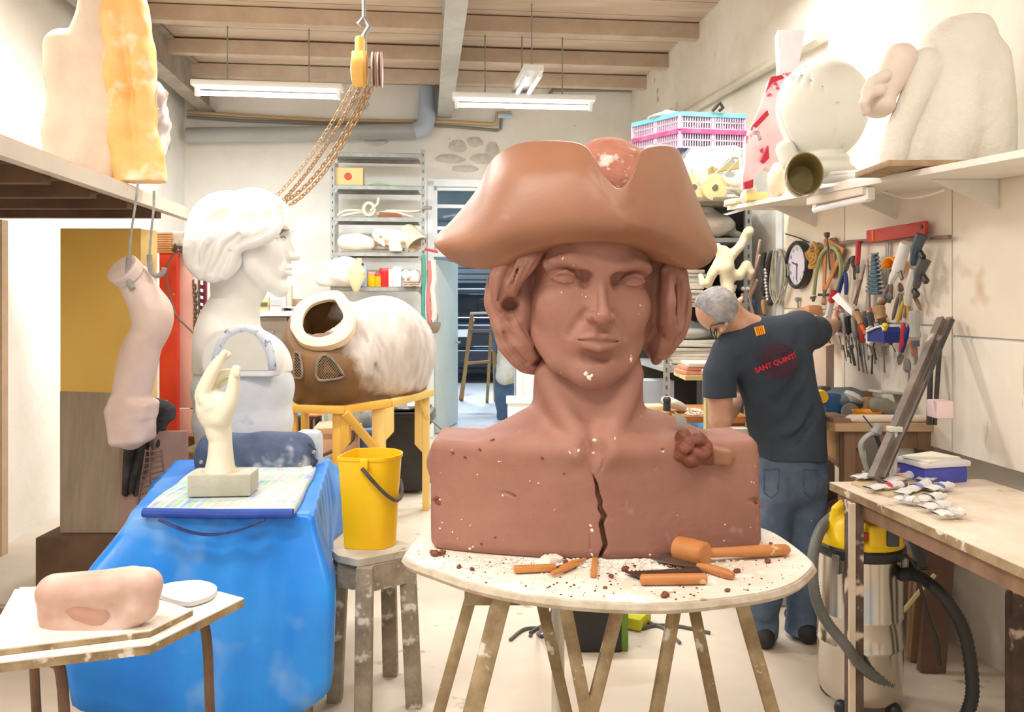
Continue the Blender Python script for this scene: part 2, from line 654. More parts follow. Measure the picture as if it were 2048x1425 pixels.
mb=MB();ubox(mb,-3.4,2.8,D0+.2,17.4,3.8,3.9);struct(mb.build('ceiling_garage',m_gwall))
mb=MB();ubox(mb,-3.2,2.6,17.2,17.4,0,3.8);struct(mb.build('wall_garage_back',m_gwall))
rd=MB();ubox(rd,-2.6,2.0,17.1,17.18,0,3.2)
roller=struct(rd.build('door_2',M('roller_steel',(150,160,168),rough=.5)))
m_slat=M('roller_slat',(186,196,202),(172,182,190),3,.5)
for k in range(26):
 mb=MB();ubox(mb,-2.6,2.0,17.05,17.1,.02+k*.122,.122+k*.122,.012)
 mb.build('slat',m_slat,roller)
AT=2.25
m_hard=M('cream_hardboard',(238,224,204),(246,236,220),1.6,.75,spots=((214,190,160),2.6,.62,.1))
m_hardlow=M('whitewashed_board',(248,242,230),(242,232,216),2.5,.8,stretch=(4,4,.5),spots=((206,188,160),6,.66,.05))
backing=MB()
av=AT*math.cos(YAW)
ubox(backing,av+.012,AR,1.2,4.93,.9,2.12)
ubox(backing,av-.01,AR,4.93,5.02,0,2.9)
panel=struct(backing.build('wall_tools',M('batten_wood_pale',(222,226,226),(206,212,212),3,.6)))
for(v0,v1,z0,z1,m)in((4.18,4.92,1.50,2.12,m_hard),(3.28,4.17,1.44,2.12,m_hard),(2.3,3.27,1.40,2.12,m_hard),(1.2,2.29,1.40,2.12,m_hard),(4.18,4.92,.9,1.49,m_hardlow),(3.28,4.17,.9,1.43,m_hardlow),(2.3,3.27,.9,1.39,m_hardlow),(1.2,2.29,.9,1.39,m_hardlow)):
 mb=MB();ubox(mb,av,av+.012,v0,v1,z0,z1)
 mb.build('panel',m,panel)
m_pvc=M('grey_pvc',(170,172,172),(178,180,178),3,.35)
m_copper=M('old_copper_pipe',(206,178,130),(196,170,128),6,.4)
m_pipe_d=M('dark_grey_pipe',(136,132,122),rough=.5)
db=9.4
mb=MB();mb.tube([B(374,271,db-.16),B(600,268,db-.16),B(832,262,db-.16)],.085,16)
dp=T('drain_pipe','thick grey plastic drain pipe running along the back wall with an elbow','pipe',B(600,290,db-.16))
mb.build('pipe',m_pvc,dp)
mb=MB();mb.tube([B(828,262,db-.16),B(843,259,db-.16),B(851,248,db-.16),B(853,232,db-.16),B(853,175,db-.16)],[.1,.1,.1,.1,.085],16)
mb.build('elbow',M('blue_grey_pvc',(176,188,204),rough=.3),dp)
pt=[B(x,y,db-.05)for x,y in((374,224),(480,231),(640,240),(760,242),(905,244),(985,249),(992,246),(994,226),(1022,226))]
mb=MB();mb.tube(pt,.022,8)
tag(mb.build('copper_pipe',m_copper),'thin copper pipe running above the grey drain pipe','pipe')
pt=[B(x,y,db-.05)for x,y in((374,234),(480,241),(640,247),(830,250),(905,253),(995,261),(1001,258),(1003,235))]
mb=MB();mb.tube(pt,.018,8)
tag(mb.build('steel_pipe',m_pipe_d),'thin dark steel pipe just below the copper pipe','pipe')
mb=MB();mb.cyl(B(996,231,db-.06),B(1024,232,db-.06),.032)
tag(mb.build('pipe_valve',M('pale_blue_metal',(176,204,220),rough=.4)),'pale blue capped fitting at the end of the thin pipes','pipe fitting')
pt=[B(1098,206,db-.06),B(1100,188,db-.06),B(1106,180,db-.06),B(1230,180,db-.06),B(1262,181,db-.06)]
mb=MB();mb.tube(pt,.025,8)
tag(mb.build('conduit',m_pipe_d),'bent grey conduit under the ceiling above the clay hat','pipe')
pt=[W(1290,274,2.34),W(1400,210,2.34),W(1505,150,2.34),W(1640,72,2.34)]
mb=MB();mb.tube(pt,.035,10)
tag(mb.build('wall_pipe',M('cream_pipe',(206,200,178),(190,184,164),5,.5)),'cream pipe sloping along the top of the right wall above the crates','pipe')
def fluo(x0,x1,py0,py1,Y,label):
 a,b=P(x0,py0,Y-.04),P(x1,py1,Y+.04)
 d=(b-a).normalized()
 o=T('ceiling_light',label,'ceiling light',(a+b)/2+Vector((0,0,.02)),'fluorescent lights hanging at the back')
 mb=MB();mb.bar(a+Vector((0,0,.075))-d*.06,b+Vector((0,0,.075))+d*.06,.16,.05,bev=.01)
 mb.build('housing',m_white,o)
 mb=MB();mb.cyl(a,b,.02)
 mb.build('tube',M('fluorescent_tube',(255,255,255),emit=((245,250,255),14)),o)
 for t in(-.02,1.02):
  mb=MB();p=a.lerp(b,t);mb.box(p+Vector((0,0,.02)),(.03,.05,.09))
  mb.build('lampholder',m_white,o)
 for t in(.2,.8):
  mb=MB();p=a.lerp(b,t);mb.cyl(p+Vector((0,0,.1)),Vector((p.x,p.y,ZCEIL)),.006,n=6)
  mb.build('rod',m_steel_g,o)
fluo(400,672,186,194,7.0,'glowing fluorescent ceiling light left of the chain hoist')
fluo(918,1176,210,216,7.3,'glowing fluorescent ceiling light above the clay hat')
a,b=P(1040,196,7.4),P(1068,150,6.6)
o=T('ceiling_light','unlit double fluorescent fitting pointing towards the back wall','ceiling light',a)
for s in(-1,1):
 mb=MB();mb.cyl(a+Vector((s*.05,0,0)),b+Vector((s*.05,0,0)),.02)
 mb.build('tube',M('unlit_tube',(246,248,248),rough=.3),o)
mb=MB();mb.bar(a+Vector((0,0,.06)),b+Vector((0,0,.06)),.16,.05);mb.build('housing',m_white,o)
for t in(.15,.85):
 p=a.lerp(b,t);mb=MB();mb.cyl(p+Vector((0,0,.08)),Vector((p.x,p.y,ZCEIL)),.006,n=6);mb.build('rod',m_steel_g,o)

# ------ the big clay bust
m_clay=M('red_clay',(164,116,100),(148,102,88),3.2,.62,bump=.18,bscale=26,spots=((232,214,204),30,.71,.02),spots2=((206,160,140),6,.66,.12))
m_clay_hat=M('smooth_red_clay',(158,110,84),(143,97,74),2.6,.42,bump=.05,bscale=20,spots=((196,148,122),5,.68,.15))
m_clay_dark=M('fresh_dark_clay',(128,72,54),(112,60,44),18,.6,bump=.4,bscale=40)
def face(v,Mw,sc,lids=True,brow=1.0,k=1.0):
 """a human face: local x to its side, y back into the head, z up, origin between the eyes; unit = 1/219 of eye line to chin"""
 v.frame(Mw,sc)
 v.ell((0,128,34),(126,140,140))
 v.ell((0,92,62),(112,92,74),k=30)
 v.ell((0,82,-92),(112,84,108),k=30)
 for s in(-1,1):
  v.tube([(s*104,118,-40),(s*97,104,-126),(s*66,62,-178),(s*18,30,-204)],[24,26,26,24],k=34)
  v.ell((s*70,54,-58),(48,40,44),k=34)
 v.ell((0,58,-66),(48,52,64),k=26)
 v.ell((0,32,-128),(54,38,40),k=26)
 v.ell((0,32,-192),(38,30,30),k=22)
 for s in(-1,1):
  v.tube([(s*16,9,14),(s*62,3,26),(s*106,36,20)],[13,13,7],k=30)
  v.ell((s*70,7,-4),(35,24,14),rot=(0,s*.06,0),k=20,op='sub')
  v.ell((s*29,8,-4),(13,20,20),k=14,op='sub')
 v.tube([(0,10,22),(0,-12,-30),(0,-27,-62),(0,-32,-80)],[9,8.5,9.5,14],k=11)
 v.tube([(0,22,10),(0,14,-40),(0,4,-78)],[18,22,24],k=14)
 for s in(-1,1):
  v.ell((s*20,-8,-82),(12,17,12),k=6)
  v.tube([(s*30,-4,-70),(s*35,-1,-80),(s*31,0,-92)],2,k=5,op='sub')
 v.ell((0,-24,-88),(13,16,10),k=8)
 for s in(-1,1):
  v.ell((s*10,-20,-99),(6.5,10,7),k=4,op='sub')
  v.tube([(s*31,-4,-76),(s*46,1,-98),(s*60,9,-122)],[3,3,2],k=16,op='sub')
 v.tube([(0,-12,-106),(0,-13,-114)],[4,4],k=8,op='sub')
 up=[(-47,14,-131),(-28,-2,-127),(-11,-10,-122),(0,-9,-124),(11,-10,-122),(28,-2,-127),(47,14,-131)]
 v.tube(up,[3,6,8,8,8,6,3],k=8)
 lo_=[(-44,14,-135),(-22,-1,-142),(0,-8,-145),(22,-1,-142),(44,14,-135)]
 v.tube(lo_,[3,8,10,8,3],k=8)
 v.tube([(-47,8,-130),(-28,-6,-131),(-10,-17,-131),(0,-17,-134),(10,-17,-131),(28,-6,-131),(47,8,-130)],[.8,2.4,2.6,2.6,2.6,2.4,.8],k=4,op='sub')
 v.tube([(-20,8,-163),(20,8,-163)],8,k=18,op='sub')
 for s in(-1,1):
  v.ell((s*70,40,-4),(27,27,26),k=2)
  if lids:
   v.tube([(s*46,25,-9),(s*56,15,1),(s*70,10.5,5.5),(s*85,14.5,2.5),(s*96,28,-6)],[3,4.5,5.2,5,3.5],k=3)
   v.tube([(s*48,25,-10),(s*58,17,-13.5),(s*72,15,-15),(s*86,19,-12),(s*96,29,-6)],[3,3.6,3.6,3.6,3],k=3)
   v.tube([(s*47,20,5),(s*67,9.5,12.5),(s*87,12,10),(s*102,25,0)],2.2,k=3,op='sub')
  if brow:
   v.tube([(s*20,-4,13),(s*40,-9,23),(s*70,-7,31),(s*102,18,26)],[3*brow,4.5*brow,4*brow,2],k=14)
 v.frame()
def head_matrix(loc,yaw,roll,pitch,sc):
 return Matrix.Translation(loc)@ Euler((pitch,roll,yaw),'ZYX').to_matrix().to_4x4()@ Matrix.Scale(sc,4)
HB=3.6e-3
bust=T('clay_bust','giant red clay bust of a young man in a tricorn hat on the round table','sculpture',P(1200,1110,2.55))
v=Vol((-.36,2.24,.77),(.80,2.96,1.86),HB)
xc=.262
def chest_warp(X,Y,Z):
 return X*(1-.012*(Z>9)),Y-.42*X*X-np.clip(Z,-.2,.2)*.10,Z
v.box((xc,2.585,.945),(.515,.155,.167),rnd=.03,warp=chest_warp)
v.tube([P(880,925,2.64),P(985,905,2.64),P(1060,862,2.63)],[.035,.055,.06],k=.06)
v.tube([P(1480,925,2.66),P(1400,905,2.64),P(1310,865,2.63)],[.05,.055,.06],k=.06)
v.ell(P(1180,905,2.60),(.30,.15,.12),k=.10)
nk=P(1176,800,2.65)
v.ell((nk.x,nk.y,nk.z+.02),(.164,.14,.26),k=.03)
v.tube([P(1176,880,2.66),P(1176,720,2.67)],[.165,.15],k=.07)
for pts in([(1090,750,2.57),(1130,830,2.50),(1168,892,2.44)],[(1262,750,2.58),(1240,820,2.51),(1212,892,2.44)]):
 v.tube([P(*p)for p in pts],[.03,.03,.02],k=.05)
for pts in([(1165,905,2.425),(1080,898,2.46),(980,905,2.53)],[(1215,905,2.425),(1320,900,2.47),(1430,905,2.55)]):
 v.tube([P(*p)for p in pts],[.014,.014,.012],k=.06)
v.ell(P(1190,900,2.40),(.03,.03,.03),k=.05,op='sub')
SC=2.40/F
HM=head_matrix(P(1203,552,2.415),math.radians(7),math.radians(2.6),math.radians(0),SC)
hv=Vol((-.16,2.26,1.24),(.56,2.80,1.86),2.5e-3)
face(hv,HM,SC,brow=1.0)
hv.frame(HM,SC)
for s in(-1,1):
 for t in range(7):
  x=22+t*9
  z=15+15*math.sin(min(1,t/6)*1.5)
  hv.tube([(s*x,-10+.0026*x*x,z-4),(s*(x+10),-10+.0026*x*x,z+9)],[2.2,1.2],k=3)
hv.frame()
bm_face=hv.mesh('face')
HV=hv
crack=[(1186,950),(1194,972),(1196,990),(1202,1006),(1201,1020),(1210,1036),(1203,1050),(1207,1072),(1211,1092),(1203,1108),(1196,1128)]
for dep in np.arange(2.408,2.462,.0075):
 v.tube([P(x,y,2.42)+Vector((0,dep-2.42,0))for x,y in crack],[.003,.0042,.005,.0052,.005,.0058,.0056,.006,.0066,.006,.006],k=0,op='sub')
v.tube([P(x,y,2.42)for x,y in((1178,800),(1182,850),(1180,900),(1184,925),(1186,950))],.0035,k=.002,op='sub')
for dep in(2.412,2.420):
 v.tube([P(x,y,2.42)+Vector((0,dep-2.42,0))for x,y in((1186,905),(1180,940),(1190,962),(1184,1010),(1180,1050),(1181,1098))],.0032,k=.002,op='sub')
 v.tube([P(x,y,2.42)+Vector((0,dep-2.42,0))for x,y in((1186,905),(1206,920),(1204,935),(1194,955))],.0028,k=.002,op='sub')
v.tube([P(1500,1002,2.52),P(1530,1004,2.55)],[.006,.014],k=.004,op='sub')
v.tube([P(985,990,2.47),P(1010,986,2.465),P(1030,993,2.46)],[.003,.004,.005],k=.004,op='sub')
v.ell(P(872,1010,2.505),(.02,.02,.02),k=.008,op='sub')
v.noise(.0016,22,3)
body_o=v.build('torso',m_clay,bust)
hd=link(bm_face,'head',m_clay,bust,True,None)
LEFT_EDGE=[((1045,520,2.425),(1020,556,2.43),(1004,600,2.475)),((1000,600,2.52),(1014,650,2.51),(1042,690,2.505))]
RIGHT_EDGE=[((1345,540,2.53),(1355,600,2.55),(1348,660,2.57))]
v=Vol((-.16,2.30,1.22),(.62,3.0,1.80),3.6e-3)
v.ell(P(1176,560,2.70),(.285,.20,.29))
def locks(v,sets,k):
 for pts,rs in sets:
  q=spline([(*P(a,b,d),r)for(a,b,d),r in zip(pts,rs)],len(pts)*3)
  v.tube(q[:,:3],q[:,3],k=k)
  for a in(-1.15,-.45,.3,1.0):
   a2=a+random.uniform(-.25,.25)
   w=np.linspace(0,1,len(q))
   off=np.stack([np.sin(a2+.5*w)*q[:,3],-np.cos(a2+.5*w)*q[:,3],0*w],1)*.92
   v.tube(q[:,:3]+off,np.maximum(.0035,q[:,3]*.26),k=.005)
LEFT=[([(1070,500,2.53),(1020,535,2.50),(1000,585,2.52),(1012,640,2.55)],[.035,.045,.035,.022]),([(1085,495,2.50),(1055,520,2.46),(1032,560,2.47),(1022,592,2.50)],[.026,.034,.026,.012]),([(1000,540,2.60),(990,590,2.58),(1003,645,2.57),(1028,690,2.56)],[.03,.034,.036,.03]),([(1004,640,2.60),(1018,690,2.58),(1040,722,2.58),(1066,735,2.60)],[.03,.036,.03,.022]),([(1030,650,2.56),(1044,690,2.55),(1062,715,2.56)],[.022,.026,.02]),([(1012,600,2.56),(1030,650,2.54),(1055,690,2.54)],[.018,.024,.018])]
RIGHT=[([(1332,520,2.56),(1350,560,2.58),(1350,610,2.60),(1346,660,2.60)],[.03,.032,.03,.028]),([(1352,540,2.64),(1360,600,2.66),(1352,660,2.66),(1330,705,2.66)],[.03,.034,.034,.024]),([(1330,540,2.52),(1342,590,2.54),(1332,640,2.56)],[.014,.018,.012]),([(1340,640,2.58),(1330,690,2.60),(1312,720,2.64)],[.022,.02,.015])]
v.ell(P(1044,600,2.60),(.045,.09,.15),k=.02)
v.ell(P(1066,690,2.64),(.04,.08,.07),k=.02)
v.ell(P(1330,590,2.58),(.03,.10,.14),k=.02)
v.ell(P(1312,680,2.68),(.04,.08,.07),k=.02)
locks(v,LEFT,.014)
locks(v,RIGHT,.014)
v.ell(P(1021,610,2.49),(.028,.07,.024),k=.012,op='sub')
v.ell(P(1346,600,2.56),(.010,.06,.05),rot=(0,-.15,0),k=.01,op='sub')
for pts,r in(([(1060,505,2.45),(1035,545,2.44),(1018,580,2.46)],.005),([(1030,520,2.45),(1008,560,2.46),(998,600,2.50)],.005),([(1020,640,2.52),(1040,680,2.50),(1062,702,2.52)],.006),([(1002,650,2.53),(1022,700,2.53),(1052,728,2.55)],.006),([(1340,530,2.53),(1352,580,2.55),(1346,640,2.57)],.005),([(1350,620,2.60),(1336,680,2.60)],.006)):
 v.tube([P(*p)for p in pts],r,k=.008,op='sub')
rs_=random.Random(3)
for(a,b,c)in LEFT_EDGE+RIGHT_EDGE:
 for j in range(3):
  o_=rs_.uniform(-12,12)
  v.tube([P(a[0]+o_,a[1],a[2]),P(b[0]+o_,b[1]+rs_.uniform(-8,8),b[2]),P(c[0]+o_,c[1],c[2])],.0035,k=.006,op='sub')
v.noise(.002,60,5)
v.build('hair',m_clay,bust)
cols_front=[((893,514,2.60),(872,494,2.62),(869,483,2.64),(872,474,2.665)),((930,534,2.55),(888,494,2.56),(893,462,2.60),(906,438,2.65)),((990,538,2.47),(930,492,2.46),(938,425,2.53),(951,382,2.61)),((1035,512,2.42),(985,470,2.38),(978,380,2.46),(985,318,2.56)),((1085,492,2.385),(1050,450,2.335),(1030,350,2.40),(1040,288,2.51)),((1140,485,2.36),(1120,440,2.30),(1105,345,2.34),(1118,283,2.44)),((1195,482,2.345),(1190,445,2.275),(1175,355,2.29),(1172,296,2.36)),((1240,484,2.34),(1240,455,2.265),(1222,405,2.265),(1200,346,2.30)),((1252,485,2.34),(1256,455,2.26),(1246,415,2.26),(1237,381,2.275)),((1268,487,2.35),(1276,455,2.27),(1268,400,2.28),(1264,356,2.30)),((1292,493,2.37),(1310,455,2.30),(1298,370,2.33),(1284,306,2.37)),((1322,506,2.41),(1350,465,2.37),(1335,370,2.41),(1318,293,2.46)),((1352,525,2.45),(1385,480,2.43),(1372,390,2.48),(1352,297,2.55)),((1380,540,2.50),(1412,498,2.50),(1388,400,2.56),(1366,320,2.62)),((1408,534,2.56),(1428,505,2.58),(1412,440,2.64),(1398,404,2.68)),((1422,520,2.62),(1433,499,2.65),(1431,484,2.68),(1428,474,2.71))]
cols_back=[((1380,520,2.78),(1400,490,2.88),(1385,420,2.93),(1370,370,2.92)),((1290,512,2.86),(1300,480,2.99),(1290,390,3.02),(1285,330,3.0)),((1170,510,2.90),(1160,480,3.04),(1160,390,3.07),(1160,325,3.04)),((1050,512,2.87),(1040,485,2.98),(1045,410,3.01),(1060,350,2.98)),((950,520,2.76),(925,500,2.84),(938,458,2.86),(960,420,2.86))]
cols=np.array([[tuple(P(*p))for p in c]for c in cols_front+cols_back])
m=len(cols)
NU,NV=180,26
dense=[]
for t in np.linspace(0,m,NU,endpoint=False):
 i=int(t);u=t-i
 p0,p1,p2,p3=cols[(i-1)%m],cols[i%m],cols[(i+1)%m],cols[(i+2)%m]
 dense.append(.5*((2*p1)+(-p0+p2)*u+(2*p0-5*p1+4*p2-p3)*u*u+(-p0+3*p1-3*p2+p3)*u**3))
cc=cols[:,0].mean(0)
outer,inner=[],[]
for c in dense:
 mid=spline(c,NV)
 outer.append(mid)
outer=np.array(outer)
for _ in range(2):
 outer=.25*np.roll(outer,1,0)+.5*outer+.25*np.roll(outer,-1,0)
du_=np.roll(outer,-1,0)-np.roll(outer,1,0)
dv_=np.gradient(outer,axis=1)
nn=np.cross(du_,dv_)
nn/=np.linalg.norm(nn,axis=2)[...,None]+1e-9
sgn=np.sign(((outer-cc)*nn).sum(2).mean())
nn*=sgn
th=np.linspace(.030,.016,NV)[None,:,None]
inner=outer-nn*th
rim=(outer[:,-1]+inner[:,-1])/2+np.array([0,0,.009])
under=cols[:,0].mean(0)+(outer[:,0]-cc)*.55+np.array([0,0,.012])
crown_low=cc+(outer[:,0]-cc)*np.array([.62,.62,1])+np.array([0,0,.03])
rings=[under]+[outer[:,j]for j in range(NV)]+[rim]+[inner[:,j]for j in range(NV-1,1,-1)]+[crown_low]
vv=np.concatenate(rings)
q=[]
for r in range(len(rings)-1):
 for k in range(NU):
  k2=(k+1)%NU
  q.append((r*NU+k,r*NU+k2,(r+1)*NU+k2,(r+1)*NU+k))
me=mesh_arrays(vv,q)
bm=bmesh.new();bm.from_mesh(me);bmesh.ops.recalc_face_normals(bm,faces=bm.faces[:]);bm.to_mesh(me);bm.free()
hat=link(me,'hat',m_clay_hat,bust,True,None)
v=Vol((-.2,2.28,1.68),(.6,3.05,2.2),6e-3)
v.ell(P(1214,425,2.66),(.20,.22,.238))
v.box(P(1214,430,2.66),(.19,.2,.06),rnd=.05,k=.03)
v.noise(.004,30,9)
cr=v.build('crown',M('rough_red_clay',(186,124,102),(168,106,86),8,.7,bump=.4,bscale=24,spots=((236,216,206),14,.60,.1)),hat)
bust_bv=[(BVHTree.FromObject(o_,bpy.context.evaluated_depsgraph_get()),wloc(o_))for o_ in(body_o,hd)]
def on_bust(px,py,lift=0.0):
 d=(P(px,py,1)-Vector((0,0,ZC))).normalized()
 best=None
 for bv,off in bust_bv:
  h=bv.ray_cast(Vector((0,0,ZC))-off,d)
  if h[0]is not None and(best is None or h[3]<best[1]):
   best=(h[0]+off-d*lift,h[3])
 return best[0]if best else P(px,py,2.45)
m_flake=M('plaster_flake',(240,232,222),(222,206,192),40,.9)
for(x,y,r)in((1172,748,8),(1183,752,7),(1178,756,9),(1190,881,9),(1157,902,7),(1230,878,5),(1165,590,3),(1172,594,3),(1280,611,3),(1197,628,3),(1184,1062,7),(1181,1052,6),(1184,1110,6),(1179,1118,5),(880,1058,4),(884,1046,4),(905,1065,4),(940,1098,6),(946,1094,4),(880,1000,4),(923,1040,3),(915,1078,3),(1370,1082,4),(1300,1110,4),(1448,1082,3),(1450,1050,3),(1060,963,3),(955,950,4)):
 mb=MB();rr=r*2.43/F*.55
 mb.ell(on_bust(x,y),(rr*random.uniform(.8,1.4),.0035,rr*random.uniform(.6,1.1)),(0,random.random()*3,0),8,5,.2)
 mb.build('plaster_flake',m_flake,bust)
for(x,y,r)in((873,997,13),(877,1006,10),(1084,917,5),(963,1088,4),(990,1075,3),(1325,898,4),(1128,948,3),(1510,1006,8),(1522,1012,7),(905,906,5),(960,900,6),(985,880,7),(930,915,5)):
 mb=MB();rr=r*2.46/F*.6
 mb.ell(on_bust(x,y),(rr*1.3,.006,rr*.6),(0,random.uniform(-.6,.6),0),8,5,.22)
 mb.build('clay_crumb',m_clay_dark,bust)

# ------ the round modelling table and what lies on it
TZ=.78
m_table=M('plaster_dusted_board',(238,232,222),(226,214,198),7,.8,bump=.2,bscale=40,spots=((186,150,126),16,.66,.06),spots2=((250,248,244),9,.56,.08))
m_edge=M('worn_board_edge',(206,196,178),(176,160,138),14,.85,bump=.3)
m_wood_y=M('varnished_wood',(206,142,78),(188,122,62),5,.45,stretch=(1,1,6))
m_wood_d=M('splashed_wood',(176,156,122),(132,108,76),12,.8,spots=((226,218,204),14,.6,.05))
m_wood_o=M('orange_wood',(204,138,80),(184,116,62),7,.45,spots=((226,186,140),20,.66,.04))
m_dust=M('plaster_crumb',(240,236,228),(222,214,204),30,.9)
outline=[(811,1112),(822,1092),(848,1065),(900,1048),(1000,1038),(1200,1034),(1400,1040),(1500,1052),(1546,1066),(1590,1095),(1622,1124),(1617,1140),(1585,1165),(1530,1183),(1440,1196),(1340,1205),(1230,1204),(1130,1197),(1030,1184),(940,1164),(870,1140),(826,1124)]
op=[FL(x,y,TZ)for x,y in outline]
pp=spline([tuple(p)for p in op]+[tuple(op[0])],96)[:-1]
tb=T('modelling_table','pale plaster-dusted round table under the clay bust, on splayed wooden legs','table',FL(1200,1115,0)*0+Vector((.27,2.4,0)))
mb=MB();mb.prism([Vector((p[0],p[1],TZ-.028))for p in pp],(0,0,.028))
mb.build('tabletop',m_table,tb)
mb=MB()
for i in range(0,96,2):
 a,b=pp[i],pp[(i+2)%95]
ring_o=[Vector((p[0],p[1],TZ-.03))for p in pp]
cen=Vector((.27,2.42,TZ-.03))
mb.tube([cen+(p-cen)*.999+Vector((0,0,.014))for p in ring_o],.0135,6,closed=True)
mb.build('edge_band',m_edge,tb)
for(x0,x1,y0,d0,w)in((946,921,1180,2.36,.034),(1005,984,1190,2.22,.05),(1082,1098,1200,2.36,.032),(1128,1142,1200,2.24,.036),(1240,1221,1200,2.24,.034),(1352,1338,1200,2.3,.034),(1385,1400,1200,2.38,.032),(1478,1500,1190,2.28,.036)):
 a=P(x0,y0,d0);b=P(x1,1271,d0)
 a.z=TZ-.03+0;t=(TZ-.03)/((HZ and(P(x0,y0,d0).z-b.z)))
 p0=P(x0,y0,d0)
 dirv=(b-p0)/(p0.z-b.z)
 top=p0+dirv*(p0.z-(TZ-.03))
 bot=p0+dirv*p0.z
 bot.y+=(.05 if d0>2.3 else-.05)
 mb=MB();mb.bar(top,bot,w,w*.8,up=Vector((0,1,0)),bev=.003)
 mb.build('leg',m_wood_d,tb)
for d in(2.30,):
 for(xa,xb)in((930,1150),(1225,1495)):
  mb=MB();mb.bar(Vector((P(xa,0,d).x,d,TZ-.055)),Vector((P(xb,0,d).x,d,TZ-.055)),.05,.05)
  mb.build('rail',m_wood_d,tb)
mb=MB();mb.cyl(Vector((P(1116,0,2.42).x,2.42,0)),Vector((P(1116,0,2.42).x,2.42,TZ-.03)),.019)
mb.build('pipe',m_offwhite,tb)
def tp(px,py,dz=0.0):
 p=FL(px,py,TZ);p.z+=dz
 return p
ml=T('mallet','round-headed wooden mallet lying with its handle to the right edge of the table','mallet',tp(1400,1130))
a,b=tp(1352,1120,.036),tp(1412,1136,.036)
d=(b-a).normalized()
mb=MB();mb.lathe(a,[(.028,0),(.034,.006),(.037,.05),(.036,(b-a).length-.004),(.031,(b-a).length)],20,d)
mb.build('head',m_wood_o,ml)
mb=MB();p,q=tp(1400,1128,.03),tp(1578,1112,.018)
mb.tube([p,p.lerp(q,.3),p.lerp(q,.7),p.lerp(q,.96),q],[.014,.015,.018,.017,.010],12)
mb.build('handle',m_wood_o,ml)
m_blade=M('dull_blade',(150,142,134),(120,112,104),10,.35,.8)
kn=T('clay_knife','broad-bladed clay knife with wooden handle lying before the mallet','knife',tp(1390,1145))
pts=[tp(x,y,.012)for x,y in((1302,1128),(1330,1119),(1372,1124),(1400,1138),(1398,1146),(1360,1142),(1325,1134))]
mb=MB();mb.prism(pts,(0,0,.003));mb.build('blade',m_blade,kn)
mb=MB();mb.tube([tp(1395,1142,.013),tp(1420,1148,.014),tp(1452,1158,.014),tp(1467,1162,.012)],[.009,.013,.014,.009],12)
mb.build('handle',m_wood_o,kn)
sc=T('toothed_scraper','toothed metal scraper with a cylindrical wooden grip near the front table edge','scraper',tp(1340,1165))
mb=MB();mb.prism([tp(1250,1152,.008),tp(1395,1146,.012),tp(1408,1160,.014),tp(1285,1168,.014)],(0,0,.003))
for i in range(18):
 x=1252+i*8
 mb.prism([tp(x,1152-.04*i*8/8,.008),tp(x+7,1152-.04*i,.008),tp(x+3.5,1148-.04*i,.008)],(0,0,.003))
mb.build('blade',M('rusty_blade',(92,68,56),(66,48,42),14,.6,.3),sc)
mb=MB();mb.lathe(tp(1281,1172,.016),[(.010,0),(.0145,.004),(.015,.10),(.0145,(tp(1413,1170)-tp(1281,1172)).length-.004),(.011,(tp(1413,1170)-tp(1281,1172)).length)],14,tp(1413,1170)-tp(1281,1172))
mb.build('handle',m_wood_o,sc)
st=T('flat_spatula','flat pale wooden spatula lying on the dust left of the crack','spatula',tp(1070,1150))
mb=MB();mb.bar(tp(1028,1148,.012),tp(1112,1144,.012),.026,.016,bev=.003);mb.build('handle',m_wood_y,st)
mb=MB();mb.bar(tp(1112,1144,.012),tp(1160,1131,.012),.006,.005);mb.build('blade',m_blade,st)
for i,(x0,y0,x1,y1,lab)in enumerate(((1104,1157,1160,1136,'thin round modelling stick crossing the tip of the flat spatula'),(1120,1146,1172,1127,'thin pointed modelling stick reaching to the foot of the clay bust'))):
 mb=MB();mb.tube([tp(x0,y0,.012),tp((x0+x1)/2,(y0+y1)/2,.014),tp(x1,y1,.012)],[.006,.009,.003],10)
 tag(mb.build('modelling_stick',m_wood_y),lab,'tool')
mb=MB();mb.bar(tp(1187,1158,.008),tp(1190,1124,.008),.017,.012,bev=.002)
tag(mb.build('wood_peg',m_wood_y),'short square wooden peg standing out from under the cracked chest','peg')
crumbs=[(868,1112,22,'clay lump','brown clay lump at the left front corner of the bust'),(884,1110,18,'c','brown clay lump against the left front corner of the bust, second from the edge'),(918,1137,12,'c','small clay scrap alone on the left of the table, left one of two'),(944,1141,11,'c','small clay scrap alone on the left of the table, right one of two'),(1131,1128,14,'c','clay scrap beside the thin modelling sticks'),(1222,1156,14,'c','rounded clay scrap right of the square wooden peg'),(1250,1142,18,'c','dark clay lump stuck on the end of the toothed scraper'),(1270,1136,10,'c','small clay ball behind the toothed scraper'),(1340,1136,14,'c','clay scrap under the blade of the clay knife'),(1535,1126,16,'c','clay scrap in front of the mallet handle'),(1474,1146,16,'c','torn clay scrap right of the clay knife handle'),(1330,1195,20,'c','flat clay shaving on the front table edge'),(1542,1090,9,'c','small dark clay crumb behind the mallet handle'),(1455,1184,12,'c','thin clay shaving near the front right of the table'),(1148,1172,6,'c','tiny clay crumb in the open middle of the table'),(1210,1178,9,'c','pale clay crumb before the rounded clay scrap')]
for(x,y,r,n,lab)in crumbs:
 p=tp(x,y);rr=r*p.y/F*.5
 mb=MB();mb.ell(p+Vector((0,0,rr*.5)),(rr*1.1,rr*.8,rr*.55),(0,0,random.uniform(0,3)),9,6,.22)
 tag(mb.build('clay_scrap',m_clay_dark,None,True,20),lab,'clay','clay scraps on the table')
g=MB()
